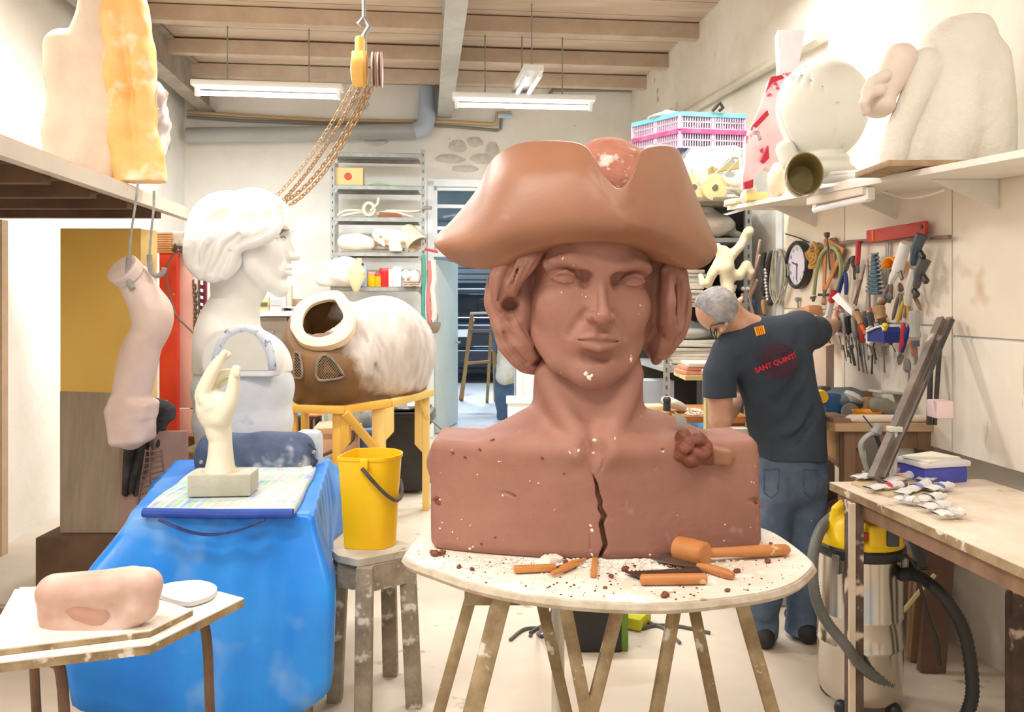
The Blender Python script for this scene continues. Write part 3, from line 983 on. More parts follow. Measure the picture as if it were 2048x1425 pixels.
for i in range(420):
 a=random.uniform(0,6.28);rr=math.sqrt(random.random())*.97
 k=int(a/6.2832*95)
 p=cen+(Vector(tuple(pp[k]))-cen)*rr
 if .0<p.x-(-.24)<1.02 and 2.44+.42*(p.x-.262)**2<p.y<2.78:
  continue
 s_=random.choice((.0012,.0015,.002,.0032))
 g.ell(Vector((p.x,p.y,TZ+s_*.4)),(s_,s_*1.2,s_*.7),(0,0,a),5,3)
o=tag(g.build('clay_grit',m_clay_dark),'fine clay grit strewn over the round table','grit',None,'stuff')
g=MB()
for i in range(700):
 x=random.gauss(1180,190);y=random.gauss(1128,9)
 if not 1120<y<1150 or not 880<x<1500:
  continue
 p=tp(x,y);s_=random.uniform(.003,.008)
 g.ell(p+Vector((0,0,s_*.3)),(s_,s_,s_*.6),(0,0,x),6,4,.2)
for(x,y,r)in((1098,1128,18),(1110,1124,14),(1082,1132,14),(1245,1128,8),(1270,1127,9)):
 p=tp(x,y);s_=r*.0015
 g.ell(p+Vector((0,0,s_*.4)),(s_*1.3,s_,s_*.5),(0,0,x),9,5,.2)
tag(g.build('plaster_crumbs',m_dust),'white plaster crumbs heaped along the foot of the bust','plaster',None,'stuff')
m_clay_l=m_clay_dark
cl=T('clay_lump','dark lump of fresh clay stuck on the right shoulder of the bust','clay',P(1385,915,2.50))
v=Vol((.42,2.34,.98),(.70,2.66,1.22),3.2e-3)
for(x,y,r,dd_)in((1368,875,20,2.47),(1395,880,20,2.46),(1408,898,18,2.46),(1362,905,20,2.46),(1385,918,20,2.45),(1412,915,16,2.47),(1350,890,12,2.48),(1398,908,14,2.44),(1372,892,15,2.44)):
 v.ell(P(x,y,dd_),(r*.00155,.03,r*.0014),rot=(x,y,r),k=.004)
v.noise(.003,90,4)
v.build('lump',m_clay_dark,cl)
v=Vol((.52,2.34,.98),(.76,2.66,1.16),4e-3)
v.tube([P(1405,905,2.49),P(1455,912,2.52)],[.026,.024],k=.0)
v.box(P(1432,912,2.50),(.045,.03,.024),rot=(0,.12,0),rnd=.01,k=.01)
v.build('slab',m_clay_hat,cl)
sp=T('palette_knife','pale flat metal scraper blade standing upright in the clay lump','scraper',P(1366,868,2.50))
mb=MB();mb.prism([P(1348,822,2.52),P(1373,838,2.52),P(1375,875,2.52),P(1360,880,2.52)],(0,.003,0))
mb.build('blade',M('pale_metal',(190,186,172),(170,166,152),12,.4,.4),sp)
mb=MB();mb.ell(P(1464,888,2.60),(.026,.014,.007),None,9,5,.15)
tag(mb.build('clay_shaving',m_clay_dark),'dark curled clay shaving on the far right shoulder of the bust','clay')

# ------ left side: table under blue sheet, sculptures, shelf
m_tarp=M('blue_plastic_sheet',(22,128,232),(40,146,240),2.2,.38,bump=.12,bscale=9,spots=((140,184,236),2.6,.58,.2))
m_tarp_d=M('dusty_blue_sheet',(150,186,236),(176,204,242),3,.5,spots=((222,232,246),7,.52,.12))
tz=.80
cA,cB,cC,cD=FL(256,1032,tz),FL(628,1030,tz),FL(660,917,tz),FL(352,921,tz)
lt=T('work_table','long work table hidden under the blue plastic sheet','table',(cA+cC)/2*1-Vector((0,0,tz)))
ctr=(cA+cC)/2
ins=[p.lerp(ctr,.07)for p in(cA,cB,cC,cD)]
mb=MB();mb.hexa([p-Vector((0,0,.05))for p in ins]+[p-Vector((0,0,.012))for p in ins])
mb.build('tabletop',m_wood_d,lt)
ctr=(cA+cC)/2
for p in(cA,cB,cC,cD):
 q=p.lerp(ctr,.14)
 mb=MB();mb.bar(Vector((q.x,q.y,0)),Vector((q.x,q.y,tz-.05)),.06,.06,up=Vector((0,1,0)))
 mb.build('leg',m_wood_d,lt)
peri,outd,cornerness=[],[],[]
crn=[cA,cB,cC,cD]
for i in range(4):
 a,b=crn[i],crn[(i+1)%4]
 n_=26 if i in(0,2)else 34
 e=(b-a).normalized();o=Vector((e.y,-e.x,0))
 for k in range(n_):
  t=k/n_
  peri.append(a.lerp(b,t));outd.append((o,i,t))
n=len(peri)
rows=[[ctr+(p-ctr)*f+Vector((0,0,.002))for p in peri]for f in(.0,.35,.7,.93)]
rows.append([p+Vector((0,0,.003))for p in peri])
def corner_dir(i):
 return(crn[i]-ctr).normalized()
hang={0:.78,1:.36,2:.3,3:.34}
for j,s_ in enumerate((.04,.10,.2,.32,.46,.62,.8,1.0)):
 r=[]
 for k,(p,(o,i,t))in enumerate(zip(peri,outd)):
  w0,w1=max(0,1-t*4.5),max(0,1-(1-t)*4.5)
  ci,cj=corner_dir(i),corner_dir((i+1)%4)
  d=o*(1-max(w0,w1))+ci*w0+cj*w1
  d.normalize()
  H=hang[i]*(1-w0-w1)+w0*(hang[i]+hang[(i-1)%4])/2+w1*(hang[i]+hang[(i+1)%4])/2
  flare=.03+.30*max(w0,w1)**1.3*math.sin(min(1,s_*2.6)*math.pi/2)*(1-.35*s_)
  if i==1 or(i==0 and w1>0):
   flare*=.55
  wav=.012*math.sin(k*.55)*s_+.008*math.sin(k*1.3+2*s_)
  r.append(p+d*(flare*(min(1,s_*2.2))+wav)-Vector((0,0,H*s_)))
 rows.append(r)
mb=MB();mb.grid([r+[r[0]]for r in rows])
me=bpy.data.meshes.new('sheet');me.from_pydata(mb.v,[],mb.f)
bm=bmesh.new();bm.from_mesh(me);bmesh.ops.remove_doubles(bm,verts=bm.verts[:],dist=1e-5);bmesh.ops.recalc_face_normals(bm,faces=bm.faces[:]);bm.to_mesh(me);bm.free()
sheet=link(me,'plastic_sheet',m_tarp,None,True,None)
m_=sheet.modifiers.new('smooth','SUBSURF');m_.levels=m_.render_levels=1
tag(sheet,'bright blue plastic sheet draped over the long table','sheet')
solid(sheet,.002,1)
m_check=bpy.data.materials.new('checked_cloth');m_check.use_nodes=True
nt=m_check.node_tree;pb=nt.nodes['Principled BSDF'];pb.inputs['Roughness'].default_value=.85
tc=nt.nodes.new('ShaderNodeTexCoord');sx=nt.nodes.new('ShaderNodeSeparateXYZ');nt.links.new(tc.outputs['Object'],sx.inputs[0])
def band(sock,mul,add,thr):
 a=nt.nodes.new('ShaderNodeMath');a.operation='MULTIPLY_ADD';a.inputs[1].default_value=mul;a.inputs[2].default_value=add
 nt.links.new(sock,a.inputs[0])
 b=nt.nodes.new('ShaderNodeMath');b.operation='FRACT';nt.links.new(a.outputs[0],b.inputs[0])
 c=nt.nodes.new('ShaderNodeMath');c.operation='GREATER_THAN';c.inputs[1].default_value=thr;nt.links.new(b.outputs[0],c.inputs[0])
 return c.outputs[0]
def mixc(fac,c1,c2,amt=1.0):
 m=nt.nodes.new('ShaderNodeMix');m.data_type='RGBA'
 s_=nt.nodes.new('ShaderNodeMath');s_.operation='MULTIPLY';s_.inputs[1].default_value=amt;nt.links.new(fac,s_.inputs[0])
 nt.links.new(s_.outputs[0],m.inputs[0])
 if isinstance(c1,tuple):
  m.inputs[6].default_value=(*lin(c1),1)
 else:
  nt.links.new(c1,m.inputs[6])
 m.inputs[7].default_value=(*lin(c2),1)
 return m.outputs[2]
c=mixc(band(sx.outputs[0],19,.1,.6),(202,212,214),(130,206,146),.8)
c=mixc(band(sx.outputs[0],19,.55,.65),c,(132,150,214),.75)
c=mixc(band(sx.outputs[1],9,.2,.7),c,(186,204,226),.7)
nz=nt.nodes.new('ShaderNodeTexNoise');nz.inputs['Scale'].default_value=7;nt.links.new(tc.outputs['Object'],nz.inputs['Vector'])
rr_=nt.nodes.new('ShaderNodeValToRGB');rr_.color_ramp.elements[0].position,rr_.color_ramp.elements[1].position=.36,.54
nt.links.new(nz.outputs['Fac'],rr_.inputs[0])
c=mixc(rr_.outputs[0],c,(208,212,206),.72)
nt.links.new(c,pb.inputs['Base Color'])
m_navy=M('navy_cloth',(40,70,160),(54,84,176),12,.8)
mat_=T('padded_mat','padded mat in pale blue and green checks lying on the blue sheet','mat',FL(470,985,tz))
qa,qb,qc,qd=FL(290,1032,tz),FL(588,1034,tz),FL(632,945,tz),FL(392,950,tz)
v=Vol((min(qa.x,qd.x)-.05,qa.y-.06,tz-.02),(qb.x+.06,qc.y+.06,tz+.09),5e-3)
for s0,s1,hgt in((0,.5,.024),(.53,1,.022)):
 a,b,c_,d_=qa.lerp(qd,s0),qb.lerp(qc,s0),qb.lerp(qc,s1),qa.lerp(qd,s1)
 N=13
 for j in range(N):
  p,q=a.lerp(d_,j/(N-1)),b.lerp(c_,j/(N-1))
  e=hgt*(.72+.28*math.sin(math.pi*(j+.6)/(N+.2)))
  v.tube([p+Vector((.015,0,.014)),q+Vector((-.015,0,.014))],[e*.8,e*.8],k=.03)
mat_o=v.build('pad',m_check,mat_)
mb=MB();mb.tube([qa+Vector((0,-.012,.014)),qa.lerp(qb,.5)+Vector((0,-.02,.013)),qb+Vector((0,-.012,.014))],.0165,10)
mb.build('piping',m_navy,mat_)
hp=[P(x,y,2.79)for x,y in((318,1040),(345,1052),(385,1066),(425,1070),(470,1063),(510,1049),(530,1040))]
mb=MB();mb.tube([tuple(x)for x in spline([tuple(p)for p in hp],20)],.011,8,flat=.35)
mb.build('strap',M('dark_navy_webbing',(36,42,92),(52,60,120),20,.8),mat_)
m_denim_d=M('dusty_denim',(62,76,108),(92,106,136),4,.85,bump=.3,bscale=30,spots=((196,202,214),5,.60,.1))
cu=T('denim_cushion','dusty dark blue denim cushion behind the white hand sculpture','cushion',FL(510,945,tz))
v=Vol((-1.6,3.35,tz-.01),(-.75,3.95,tz+.30),6e-3)
ca,cb=P(402,905,3.62),P(622,905,3.62)
v.tube([ca+Vector((.07,0,.0)),cb-Vector((.07,0,0))],[.088,.088],k=.0)
v.box((ca+cb)/2+Vector((0,-.01,-.035)),((cb.x-ca.x)/2,.10,.055),rnd=.045,k=.05)
for t in(.15,.4,.62,.85):
 p=ca.lerp(cb,t);v.tube([p+Vector((-.05,-.12,.02)),p+Vector((.03,-.12,-.05))],.012,k=.04,op='sub')
v.noise(.004,25,2)
v.build('cushion_body',m_denim_d,cu)
for(x,y)in((402,925),(424,938),(470,936),(560,934),(600,930),(628,905)):
 mb=MB();mb.lathe(P(x,y,3.50),[(.006,-.002),(.009,0),(.006,.003)],10,Vector((0,-1,.2)))
 mb.build('eyelet',m_steel_g,cu)
mb=MB();mb.tube([P(618,888,3.55),P(630,900,3.52),P(622,912,3.50),P(634,922,3.50),P(626,934,3.50)],.006,6)
mb.build('cord',M('dark_cord',(52,56,70),rough=.9),cu)
wp=T('foam_pad','pale white pad leaning behind the right end of the denim cushion','pad',FL(628,930,tz))
mb=MB();mb.box(P(618,902,3.74),(.12,.09,.19),None,.03);mb.build('pad',M('pale_pad',(226,236,244),(212,224,236),5,.8),wp)
m_ivory=M('ivory_plaster',(232,226,204),(238,234,216),4,.4)
hs=T('hand_sculpture','ivory plaster hand standing upright on a small grey block','sculpture',Vector((P(437,0,2.95).x,3.01,.841)))
HY=2.96
mb=MB();mb.box((P(436,0,2.95).x,3.01,.880),(.222,.13,.078),(0,0,.08),.004)
mb.build('block',M('cast_concrete_block',(196,194,180),(180,178,162),9,.85,bump=.3,spots=((170,150,110),6,.68,.04)),hs)
mb=MB();mb.ell((P(440,0,3.01).x,3.01,.920),(.075,.05,.006),None,12,5,.12);mb.build('plaster_ring',M('tan_plaster',(206,186,158),(190,168,140),20,.9),hs)
v=Vol((-1.24,2.80,.90),(-.92,3.26,1.40),3e-3)
HD=HY+.05
def hp_(x,y,dd=0.0):
 return P(x,y,HD+dd)
k_=HD/F
v.tube([hp_(440,944),hp_(441,915),hp_(441,880),hp_(437,862)],[30*k_,25*k_,22*k_,22*k_],k=.01)
v.tube([hp_(437,862),hp_(433,835),hp_(430,815)],[22*k_,30*k_,34*k_],k=.02)
v.tube([hp_(428,820,.01),hp_(416,795,.02)],[30*k_,22*k_],k=.03)
for dd_,pts,rs in((-.035,[(424,812),(407,790),(420,758),(436,728),(449,706)],[18,13.5,11,9.5,6.5]),(.0,[(420,815),(403,792),(416,756),(438,722),(456,710)],[18,13.5,11.5,10,6.5]),(.035,[(420,818),(408,796),(424,768),(446,748),(462,744)],[17,13,11,9,6.5]),(.065,[(424,820),(413,802),(428,778),(446,764),(462,757)],[15,11.5,9.5,8,6])):
 q=spline([(*hp_(x,y,dd_),r*k_)for(x,y),r in zip(pts,rs)],14)
 v.tube(q[:,:3],q[:,3],k=.006)
q=spline([(*hp_(x,y,-.03),r*k_)for(x,y),r in zip([(440,835),(458,806),(466,780),(468,760),(472,740)],[20,17,12.5,11,9.5])],14)
v.tube(q[:,:3],q[:,3],k=.02)
v.tube([hp_(459,757,-.058),hp_(475,757,-.058)],.002,k=.003,op='sub')
hand_o=v.build('hand',m_ivory,hs)
mb=MB();mb.ell(hp_(473,745,-.052),(.012,.004,.018),None,10,6);mb.build('nail',m_ivory,hs)

# ---- white bust of a woman in profile
m_wht=M('white_plaster',(240,240,234),(246,246,242),3,.5)
m_wht2=M('grey_white_polystyrene',(214,220,224),(228,232,234),4,.75,spots=((168,182,204),4.5,.64,.1))
WY=4.6
ws=T('portrait_bust','large white bust of a woman in profile with short wavy hair','sculpture',P(485,880,WY)*1)
SCW=WY/F*118/219
WM=Matrix.Translation(P(576,470,WY))@ Euler((0,0,math.radians(90))).to_matrix().to_4x4()@ Matrix.Scale(SCW,4)
v=Vol((-1.92,4.1,1.05),(-1.08,5.1,2.20),5.5e-3)
face(v,WM,SCW,brow=.4)
def wp_(x,y,d=0.0):
 return P(x,y,WY+d)
kw=WY/F
v.tube([wp_(468,690),wp_(470,610),wp_(474,540)],[54*kw,46*kw,52*kw],k=.05)
v.tube([wp_(480,600),wp_(510,588)],[36*kw,18*kw],k=.05)
head_w=v.build('head',m_wht,ws)
v=Vol((-2.02,4.0,.78),(-1.1,5.2,1.66),7e-3)
v.tube([wp_(464,640),wp_(474,590)],[54*kw,46*kw],k=.0)
v.ell(wp_(487,738),(95*kw,.27,84*kw),k=.05)
v.ell(wp_(443,690),(48*kw,.25,92*kw),k=.05)
for s_ in(-1,1):
 v.ell(wp_(485,722,s_*.24),(78*kw,.12,66*kw),k=.05)
v.box(wp_(490,830),(2,2,86*kw),op='sub')
v.box(wp_(487,720,-.40),(1,.10,.4),op='sub',k=.0)
shoulders=v.build('shoulders',m_wht,ws,0,None)
mb=MB()
arc=[(420,741),(424,712),(432,688),(446,664),(468,652),(492,648),(515,654),(532,668),(545,690),(551,715),(553,741)]
arc2=[(433,741),(437,715),(446,694),(458,677),(474,668),(492,664),(508,670),(521,684),(530,702),(535,720),(537,741)]
yc=WY-.302
mb.grid([[P(a,b,yc)for a,b in arc],[P(a,b,yc)for a,b in arc2]])
solid(mb.build('scraped_rim',M('blue_white_plaster',(218,228,240),(228,236,244),4,.7,spots=((128,148,184),18,.58,.06)),ws,angle=None),.006,0)
mb=MB();mb.prism([P(a,b,yc-.001)for a,b in arc2],(0,-.004,0));mb.build('cut_face',M('cream_cut',(226,226,212),(232,232,222),5,.7),ws)
v=Vol((-1.98,4.05,.70),(-1.1,5.15,1.20),8e-3)
v.tube([wp_(487,775,-.02),wp_(487,885,-.02)],[94*kw,90*kw],k=0)
v.ell(wp_(487,775),(98*kw,.27,60*kw),k=.05)
v.ell(wp_(487,842),(94*kw,.27,50*kw),k=.05)
v.box(wp_(487,770,-.40),(1,.10,.6),op='sub',k=.02)
v.box(wp_(490,678),(2,2,64*kw),op='sub')
v.noise(.004,14,3)
v.build('body_block',m_wht2,ws)
v=Vol((-2.0,4.1,1.45),(-1.2,5.1,2.24),5.5e-3)
v.ell(wp_(462,458),(82*kw,.245,76*kw))
v.ell(wp_(440,500),(66*kw,.25,62*kw),k=.05)
for s_ in(-1,1):
 o_=s_*.215
 for pts,rs in(([(556,410),(552,440),(536,466),(508,480),(478,488),(462,505),(452,535),(430,556)],[10,16,17,16,16,18,18,9]),([(535,425),(520,452),(490,468),(455,480),(440,510),(424,545),(415,556)],[16,18,18,18,18,15,8]),([(500,430),(460,455),(425,475),(408,505),(398,535),(402,552)],[18,20,20,18,15,9]),([(450,420),(410,450),(390,485),(385,520),(392,545)],[20,22,20,16,9]),([(468,500),(470,525),(450,552)],[14,13,8]),([(440,500),(436,530),(424,558)],[14,14,8])):
  q=spline([(*wp_(a,b,o_+(.03*s_ if i>1 else-.03*s_)),r*kw)for i,((a,b),r)in enumerate(zip(pts,rs))],len(pts)*3)
  v.tube(q[:,:3],q[:,3],k=.012)
for s_ in(-1,1):
 for pts in([(545,452),(520,470),(490,480),(470,492)],[(478,470),(452,492),(440,520),(425,545)],[(440,470),(418,496),(408,530)],[(405,470),(394,500),(394,530)],[(460,505),(450,530),(440,550)]):
  v.tube([wp_(a,b,s_*.285)for a,b in pts],.010,k=.02,op='sub')
v.build('hair',m_wht,ws)
pl=MB()
for pts in([(494,488),(496,505),(500,515),(512,526)],[(510,490),(514,508),(513,528)]):
 pl.tube([wp_(a,b,-.243)for a,b in pts],.0022,5)
eb=MB()
eb.tube([wp_(559,468,-.11),wp_(567,461,-.09),wp_(577,460,-.06)],[.005,.008,.004],8)
eb.tube([wp_(561,476,-.12),wp_(567,473,-.10),wp_(572,477,-.09)],[.003,.005,.003],6)
eb.build('painted_eye',M('grey_brown_paint',(128,118,104),rough=.7),ws)
pd=T('modelling_stand','low wooden stand under the white portrait bust','stand',P(487,890,WY)*1-Vector((0,0,P(487,890,WY).z)))
c0=P(487,880,WY)
mb=MB();mb.box((c0.x,c0.y,.715),(.56,.56,.04));mb.build('board',m_wood_d,pd)
for sx_ in(-1,1):
 for sy_ in(-1,1):
  mb=MB();mb.bar((c0.x+sx_*.25,c0.y+sy_*.25,0),(c0.x+sx_*.2,c0.y+sy_*.2,.70),.06,.06,up=Vector((0,1,0)));mb.build('leg',m_wood_d,pd)

# ------ left loft shelf with its sculpture
m_tan=M('tan_painted_timber',(206,180,146),(220,196,166),4,.7)
m_brown=M('dark_brown_timber',(110,82,62),(92,66,48),5,.75,stretch=(1,.3,1))
sh=T('loft_shelf','deep loft shelf along the left wall with a grey and tan front beam','shelf',Rm(-2.0,3.7,2.0))
aF,zT,zB=-1.42,2.10,2.035
mb=MB()
for(h0_,h1_,dx)in((zT-.012,zT,.05),(zB,zB+.012,.05),(zB,zT,.008)):
 a,b=Rm(aF,2.2,(h0_+h1_)/2),Rm(aF,5.02,(h0_+h1_)/2)
 mb.bar(a-Vector((dx/2,0,0)),b-Vector((dx/2,0,0)),dx,h1_-h0_)
mb.build('front_beam',M('grey_tan_channel',(196,186,172),(214,200,182),1.6,.55),sh)
y=2.3
while y<5.0:
 mb=MB();mb.bar(Rm(aF-.06,y,zB+.005),Rm(-2.62,y,zB+.005),.06,.07);mb.build('joist',m_brown,sh);y+=.45
for k in range(7):
 a_=aF-.03-k*.172
 mb=MB();mb.bar(Rm(a_-.085,2.2,zT+.008),Rm(a_-.085,5.02,zT+.008),.168,.018);mb.build('plank',m_brown if k%3 else m_tan,sh)
mb=MB();mb.bar(Rm(-2.58,4.97,zB),Rm(-2.58,4.97,0),.06,.06,up=Vector((0,1,0)));mb.build('post',m_tan,sh)
m_or=M('orange_foam',(246,190,106),(250,212,150),3,.6,spots=((255,240,214),5,.55,.12))
m_fw=M('sanded_foam',(238,224,206),(226,208,188),4,.8,bump=.3,spots=((200,170,140),6,.66,.08))
fg=T('foam_figure','tall orange and white foam figure with folds on the loft shelf','sculpture',P(250,390,4.1))
SY=4.1
def sp_(x,y_,d=0.0):
 return P(x,y_,SY+d)
kk=SY/F
v=Vol((-2.75,3.6,2.10),(-1.62,4.6,3.3),9e-3)
for pts,rs in(([(165,352),(180,300),(172,200),(180,60),(200,-40)],[40,42,40,36,26]),([(205,352),(214,300),(200,210),(206,120),(206,20),(220,-60)],[30,30,34,32,28,22]),([(130,345),(140,250),(130,100)],[44,44,40])):
 v.tube([sp_(a,b,.0)for a,b in pts],[r*kk for r in rs],k=.03)
v.noise(.006,22,1);v.box(P(200,445,4.1),(2,2,(445-367)*kk),op='sub')
v.build('white_folds',m_fw,fg)
v=Vol((-2.3,3.6,2.10),(-1.62,4.6,3.3),9e-3)
for pts,rs in(([(268,372),(260,320),(248,240),(234,150),(230,40),(240,-50)],[26,24,26,26,26,20]),([(300,388),(298,340),(292,270),(288,150),(276,50),(262,-40)],[26,24,22,24,26,22]),([(318,395),(314,340),(308,280)],[18,20,14]),([(246,360),(232,280),(216,190),(212,90)],[16,14,14,12])):
 v.tube([sp_(a,b,-.03)for a,b in pts],[r*kk for r in rs],k=.025)
v.noise(.005,30,4);v.box(P(260,445,4.1),(2,2,(445-367)*kk),op='sub')
v.build('orange_folds',m_or,fg)
m_film=M('clear_plastic_film',(238,232,236),rough=.12,trans=.75)
v=Vol((-2.0,3.6,2.2),(-1.6,4.6,3.2),9e-3)
v.tube([sp_(318,330,.02),sp_(322,250,.02),sp_(316,190,.02),sp_(300,165,.02)],[12*kk,17*kk,18*kk,12*kk],k=.0)
v.noise(.008,40,6)
v.build('plastic_wrap',m_film,fg)
m_skin_p=M('pinkish_plaster',(214,186,174),(228,208,198),3,.45,spots=((186,150,130),3,.62,.15),bump=.05)
AY=3.98
ka=AY/F
ar=T('arm_sculpture','pinkish plaster arm hanging bent from a cord under the loft shelf','sculpture',P(265,890,AY))
v=Vol((-2.05,3.72,.80),(-1.60,4.24,1.74),5e-3)
pts=[(270,560,33),(288,595,35),(302,625,36),(303,660,34),(286,690,36),(275,730,38),(266,775,37),(258,815,36)]
q=spline([(*P(a,b,AY),r*ka)for a,b,r in pts],30)
v.tube(q[:,:3],q[:,3],k=0)
v.ell(P(306,632,AY),(36*ka,.09,44*ka),k=.04)
v.tube([P(262,822,AY),P(266,850,AY),P(262,872,AY)],[40*ka,40*ka,28*ka],k=.03)
v.box(P(268,815,AY),(38*ka,.085,18*ka),rot=(0,.15,0),rnd=.02,k=.03)
v.box(P(262,848,AY),(36*ka,.09,40*ka),rot=(0,-.1,0),rnd=.03,k=.03)
n1=(P(250,520,AY)-P(285,590,AY)).normalized()
v.build('arm',m_skin_p,ar)
nd=Vector((-.35,-.72,.6)).normalized()
mb=MB();c0=P(272,562,AY)+nd*.10;mb.lathe(c0,[(.080,-.05),(.082,-.004),(.078,0)],26,nd)
mb.lathe(c0+nd*.001,[(.004,0),(.003,.0015)],10,nd)
mb.build('cut_end',M('pale_pink_cut',(232,214,206),(224,204,196),5,.6),ar)
m_rope=M('grey_cord',(176,176,172),(150,150,146),30,.8)
m_hook=M('taped_hook',(166,164,160),(140,138,134),16,.7)
for k,(pts,lab)in enumerate((([(276,364),(272,400),(262,470),(258,520)],'grey cord and taped hook holding the pinkish arm'),([(308,382),(307,420),(302,470),(299,515)],'empty grey taped hook on a cord right of the pinkish arm'))):
 hk=T('hanging_hook',lab,'hook',P(pts[-1][0],550,AY-.02))
 top=P(pts[0][0],pts[0][1]-6,AY+.02)
 mb=MB();mb.tube([tuple(p)for p in spline([tuple(P(a,b,AY-(.06 if k==0 else .02)))for a,b in pts],12)],.006,8);mb.build('cord',m_rope,hk)
 if k==0:
  pp2=[(258,512),(257,530),(256,548),(258,566),(266,578)]
 else:
  pp2=[(299,510),(300,530),(304,545),(314,552),(325,546),(329,536)]
 mb=MB();mb.tube([tuple(p)for p in spline([tuple(P(a,b,AY-(.10 if k==0 else .02)))for a,b in pp2],18)],.013,10);mb.build('hook',m_hook,hk)

# ---- panels standing under the shelf
m_yel=M('ochre_foam_board',(255,214,112),(252,204,98),1.2,.7)
m_yel2=M('pale_ochre_side',(252,218,140),(250,210,128),1.2,.7)
def stand(name,x0,x1,y0,Y,depth,mat,label,cat,z0=0.0,bev=.004,y1=None):
 a,b=P(x0,y0,Y),P(x1,y0,Y)
 zlo=z0 if y1 is None else P(0,y1,Y).z
 o=T(name,label,cat,Vector(((a.x+b.x)/2,Y,zlo)))
 mb=MB();mb.box(((a.x+b.x)/2,Y+depth/2,(a.z+zlo)/2),(b.x-a.x,depth,a.z-zlo),None,bev)
 mb.build('board',mat,o)
 return o
ob=stand('foam_board',120,280,457,4.75,.05,m_yel,'wide ochre foam board standing under the loft shelf','board')
mb=MB();mb.hexa([P(281,1000,4.75),P(314,1000,4.95),P(314,1000,5.0),P(281,1000,4.80),P(281,458,4.75),P(314,462,4.95),P(314,462,5.0),P(281,458,4.80)])
mb.build('side_flap',m_yel2,ob)
rp=T('red_board','narrow orange-red board standing between the ochre and pink boards','board',Vector((P(336,0,5.15).x,5.15,0)))
a,b=P(319,505,5.15),P(354,505,5.15)
mb=MB();mb.box(((a.x+b.x)/2,5.17,a.z/2),(b.x-a.x,.05,a.z),None,.004)
mb.build('board',M('orange_red_paint',(224,78,44),(206,48,32),2.4,.6,spots=((196,36,26),3,.6,.03),spots2=((240,220,210),30,.74,.02)),rp)
pk=T('pink_foam_board','tall pale pink foam board standing right of the red board','board',Vector((P(368,0,5.2).x,5.2,0)))
a,b=P(350,500,5.2),P(388,500,5.2)
mb=MB();mb.box(((a.x+b.x)/2,5.24,(a.z+.86)/2),(b.x-a.x,.05,a.z-.86),None,.004)
m_pinkf=M('pink_foam',(240,192,176),(246,206,192),2,.75)
mb.build('upper_sheet',m_pinkf,pk)
mb=MB();mb.box(((a.x+b.x)/2,5.235,.425),(b.x-a.x,.05,.85),None,.004);mb.build('lower_sheet',m_pinkf,pk)
rb=T('slat_bundle','bundle of thin tan wooden slats stacked on top of the red board','slats',P(332,505,5.15))
for i in range(9):
 y0=466+i*4.6
 a,b=P(313+random.uniform(-1,1),y0,5.16),P(347+random.uniform(-2,1),y0,5.16)
 mb=MB();mb.box(((a.x+b.x)/2,5.2,a.z-.006),(b.x-a.x,.12,.0115));mb.build('slat',M('tan_slat',(212,160,108),(190,136,86),6,.7),rb)
gr=T('junk_motor','small dusty gear motor with cables on the pink board','motor',P(360,500,5.2))
v=Vol((-2.2,5.0,1.82),(-1.98,5.4,2.05),6e-3)
v.box(P(358,480,5.2),(.045,.05,.05),rnd=.01);v.ell(P(370,492,5.18),(.03,.04,.03),k=.01)
v.build('motor_housing',M('dusty_metal',(196,180,170),(150,130,118),12,.7),gr)
for(x,y_)in((352,494),(362,500),(372,498),(378,492)):
 mb=MB();mb.cyl(P(x,y_+6,5.14),P(x-2,y_-6,5.14),.008,n=8);mb.build('pin',M('dark_pin',(70,56,50),rough=.6),gr)
mb=MB();mb.tube([tuple(p)for p in spline([tuple(P(a,b,5.1))for a,b in((365,498),(345,512),(333,540),(338,585),(352,630),(372,652),(388,668))],30)],.006,6)
tag(mb.build('loose_cable',M('grey_brown_cable',(120,104,96),rough=.7)),'thin grey cable looping in front of the pink board','cable')
dpst=T('splattered_post','dark plaster-splattered post left of the white bust','post',Vector((P(388,0,5.3).x,5.3,0)))
a,b=P(381,560,5.3),P(395,560,5.3)
mb=MB();mb.box(((a.x+b.x)/2,5.32,a.z/2),(b.x-a.x,.05,a.z))
mb.build('post',M('splattered_dark_wood',(92,74,66),(66,52,48),9,.8,spots=((236,214,198),8,.60,.04)),dpst)
rr2=T('wine_red_rack','wine-red perforated rack upright behind the white bust','rack',Vector((P(402,0,5.4).x,5.4,0)))
for x0 in(394,408):
 a,b=P(x0,560,5.4),P(x0+5,560,5.4)
 mb=MB();mb.box(((a.x+b.x)/2,5.4,a.z/2),(b.x-a.x,.03,a.z));mb.build('upright',M('wine_paint',(134,44,66),(112,34,54),8,.6),rr2)
for i in range(14):
 y_=572+i*14
 mb=MB();mb.bar(P(396,y_,5.4),P(410,y_+4,5.4),.012,.025);mb.build('rung',M('wine_paint',(134,44,66)),rr2)
m_chain=M('dark_chain',(98,88,78),(130,120,108),20,.5,.7)
m_chain_b=M('brassy_chain',(196,164,128),(170,140,108),20,.5,.6)
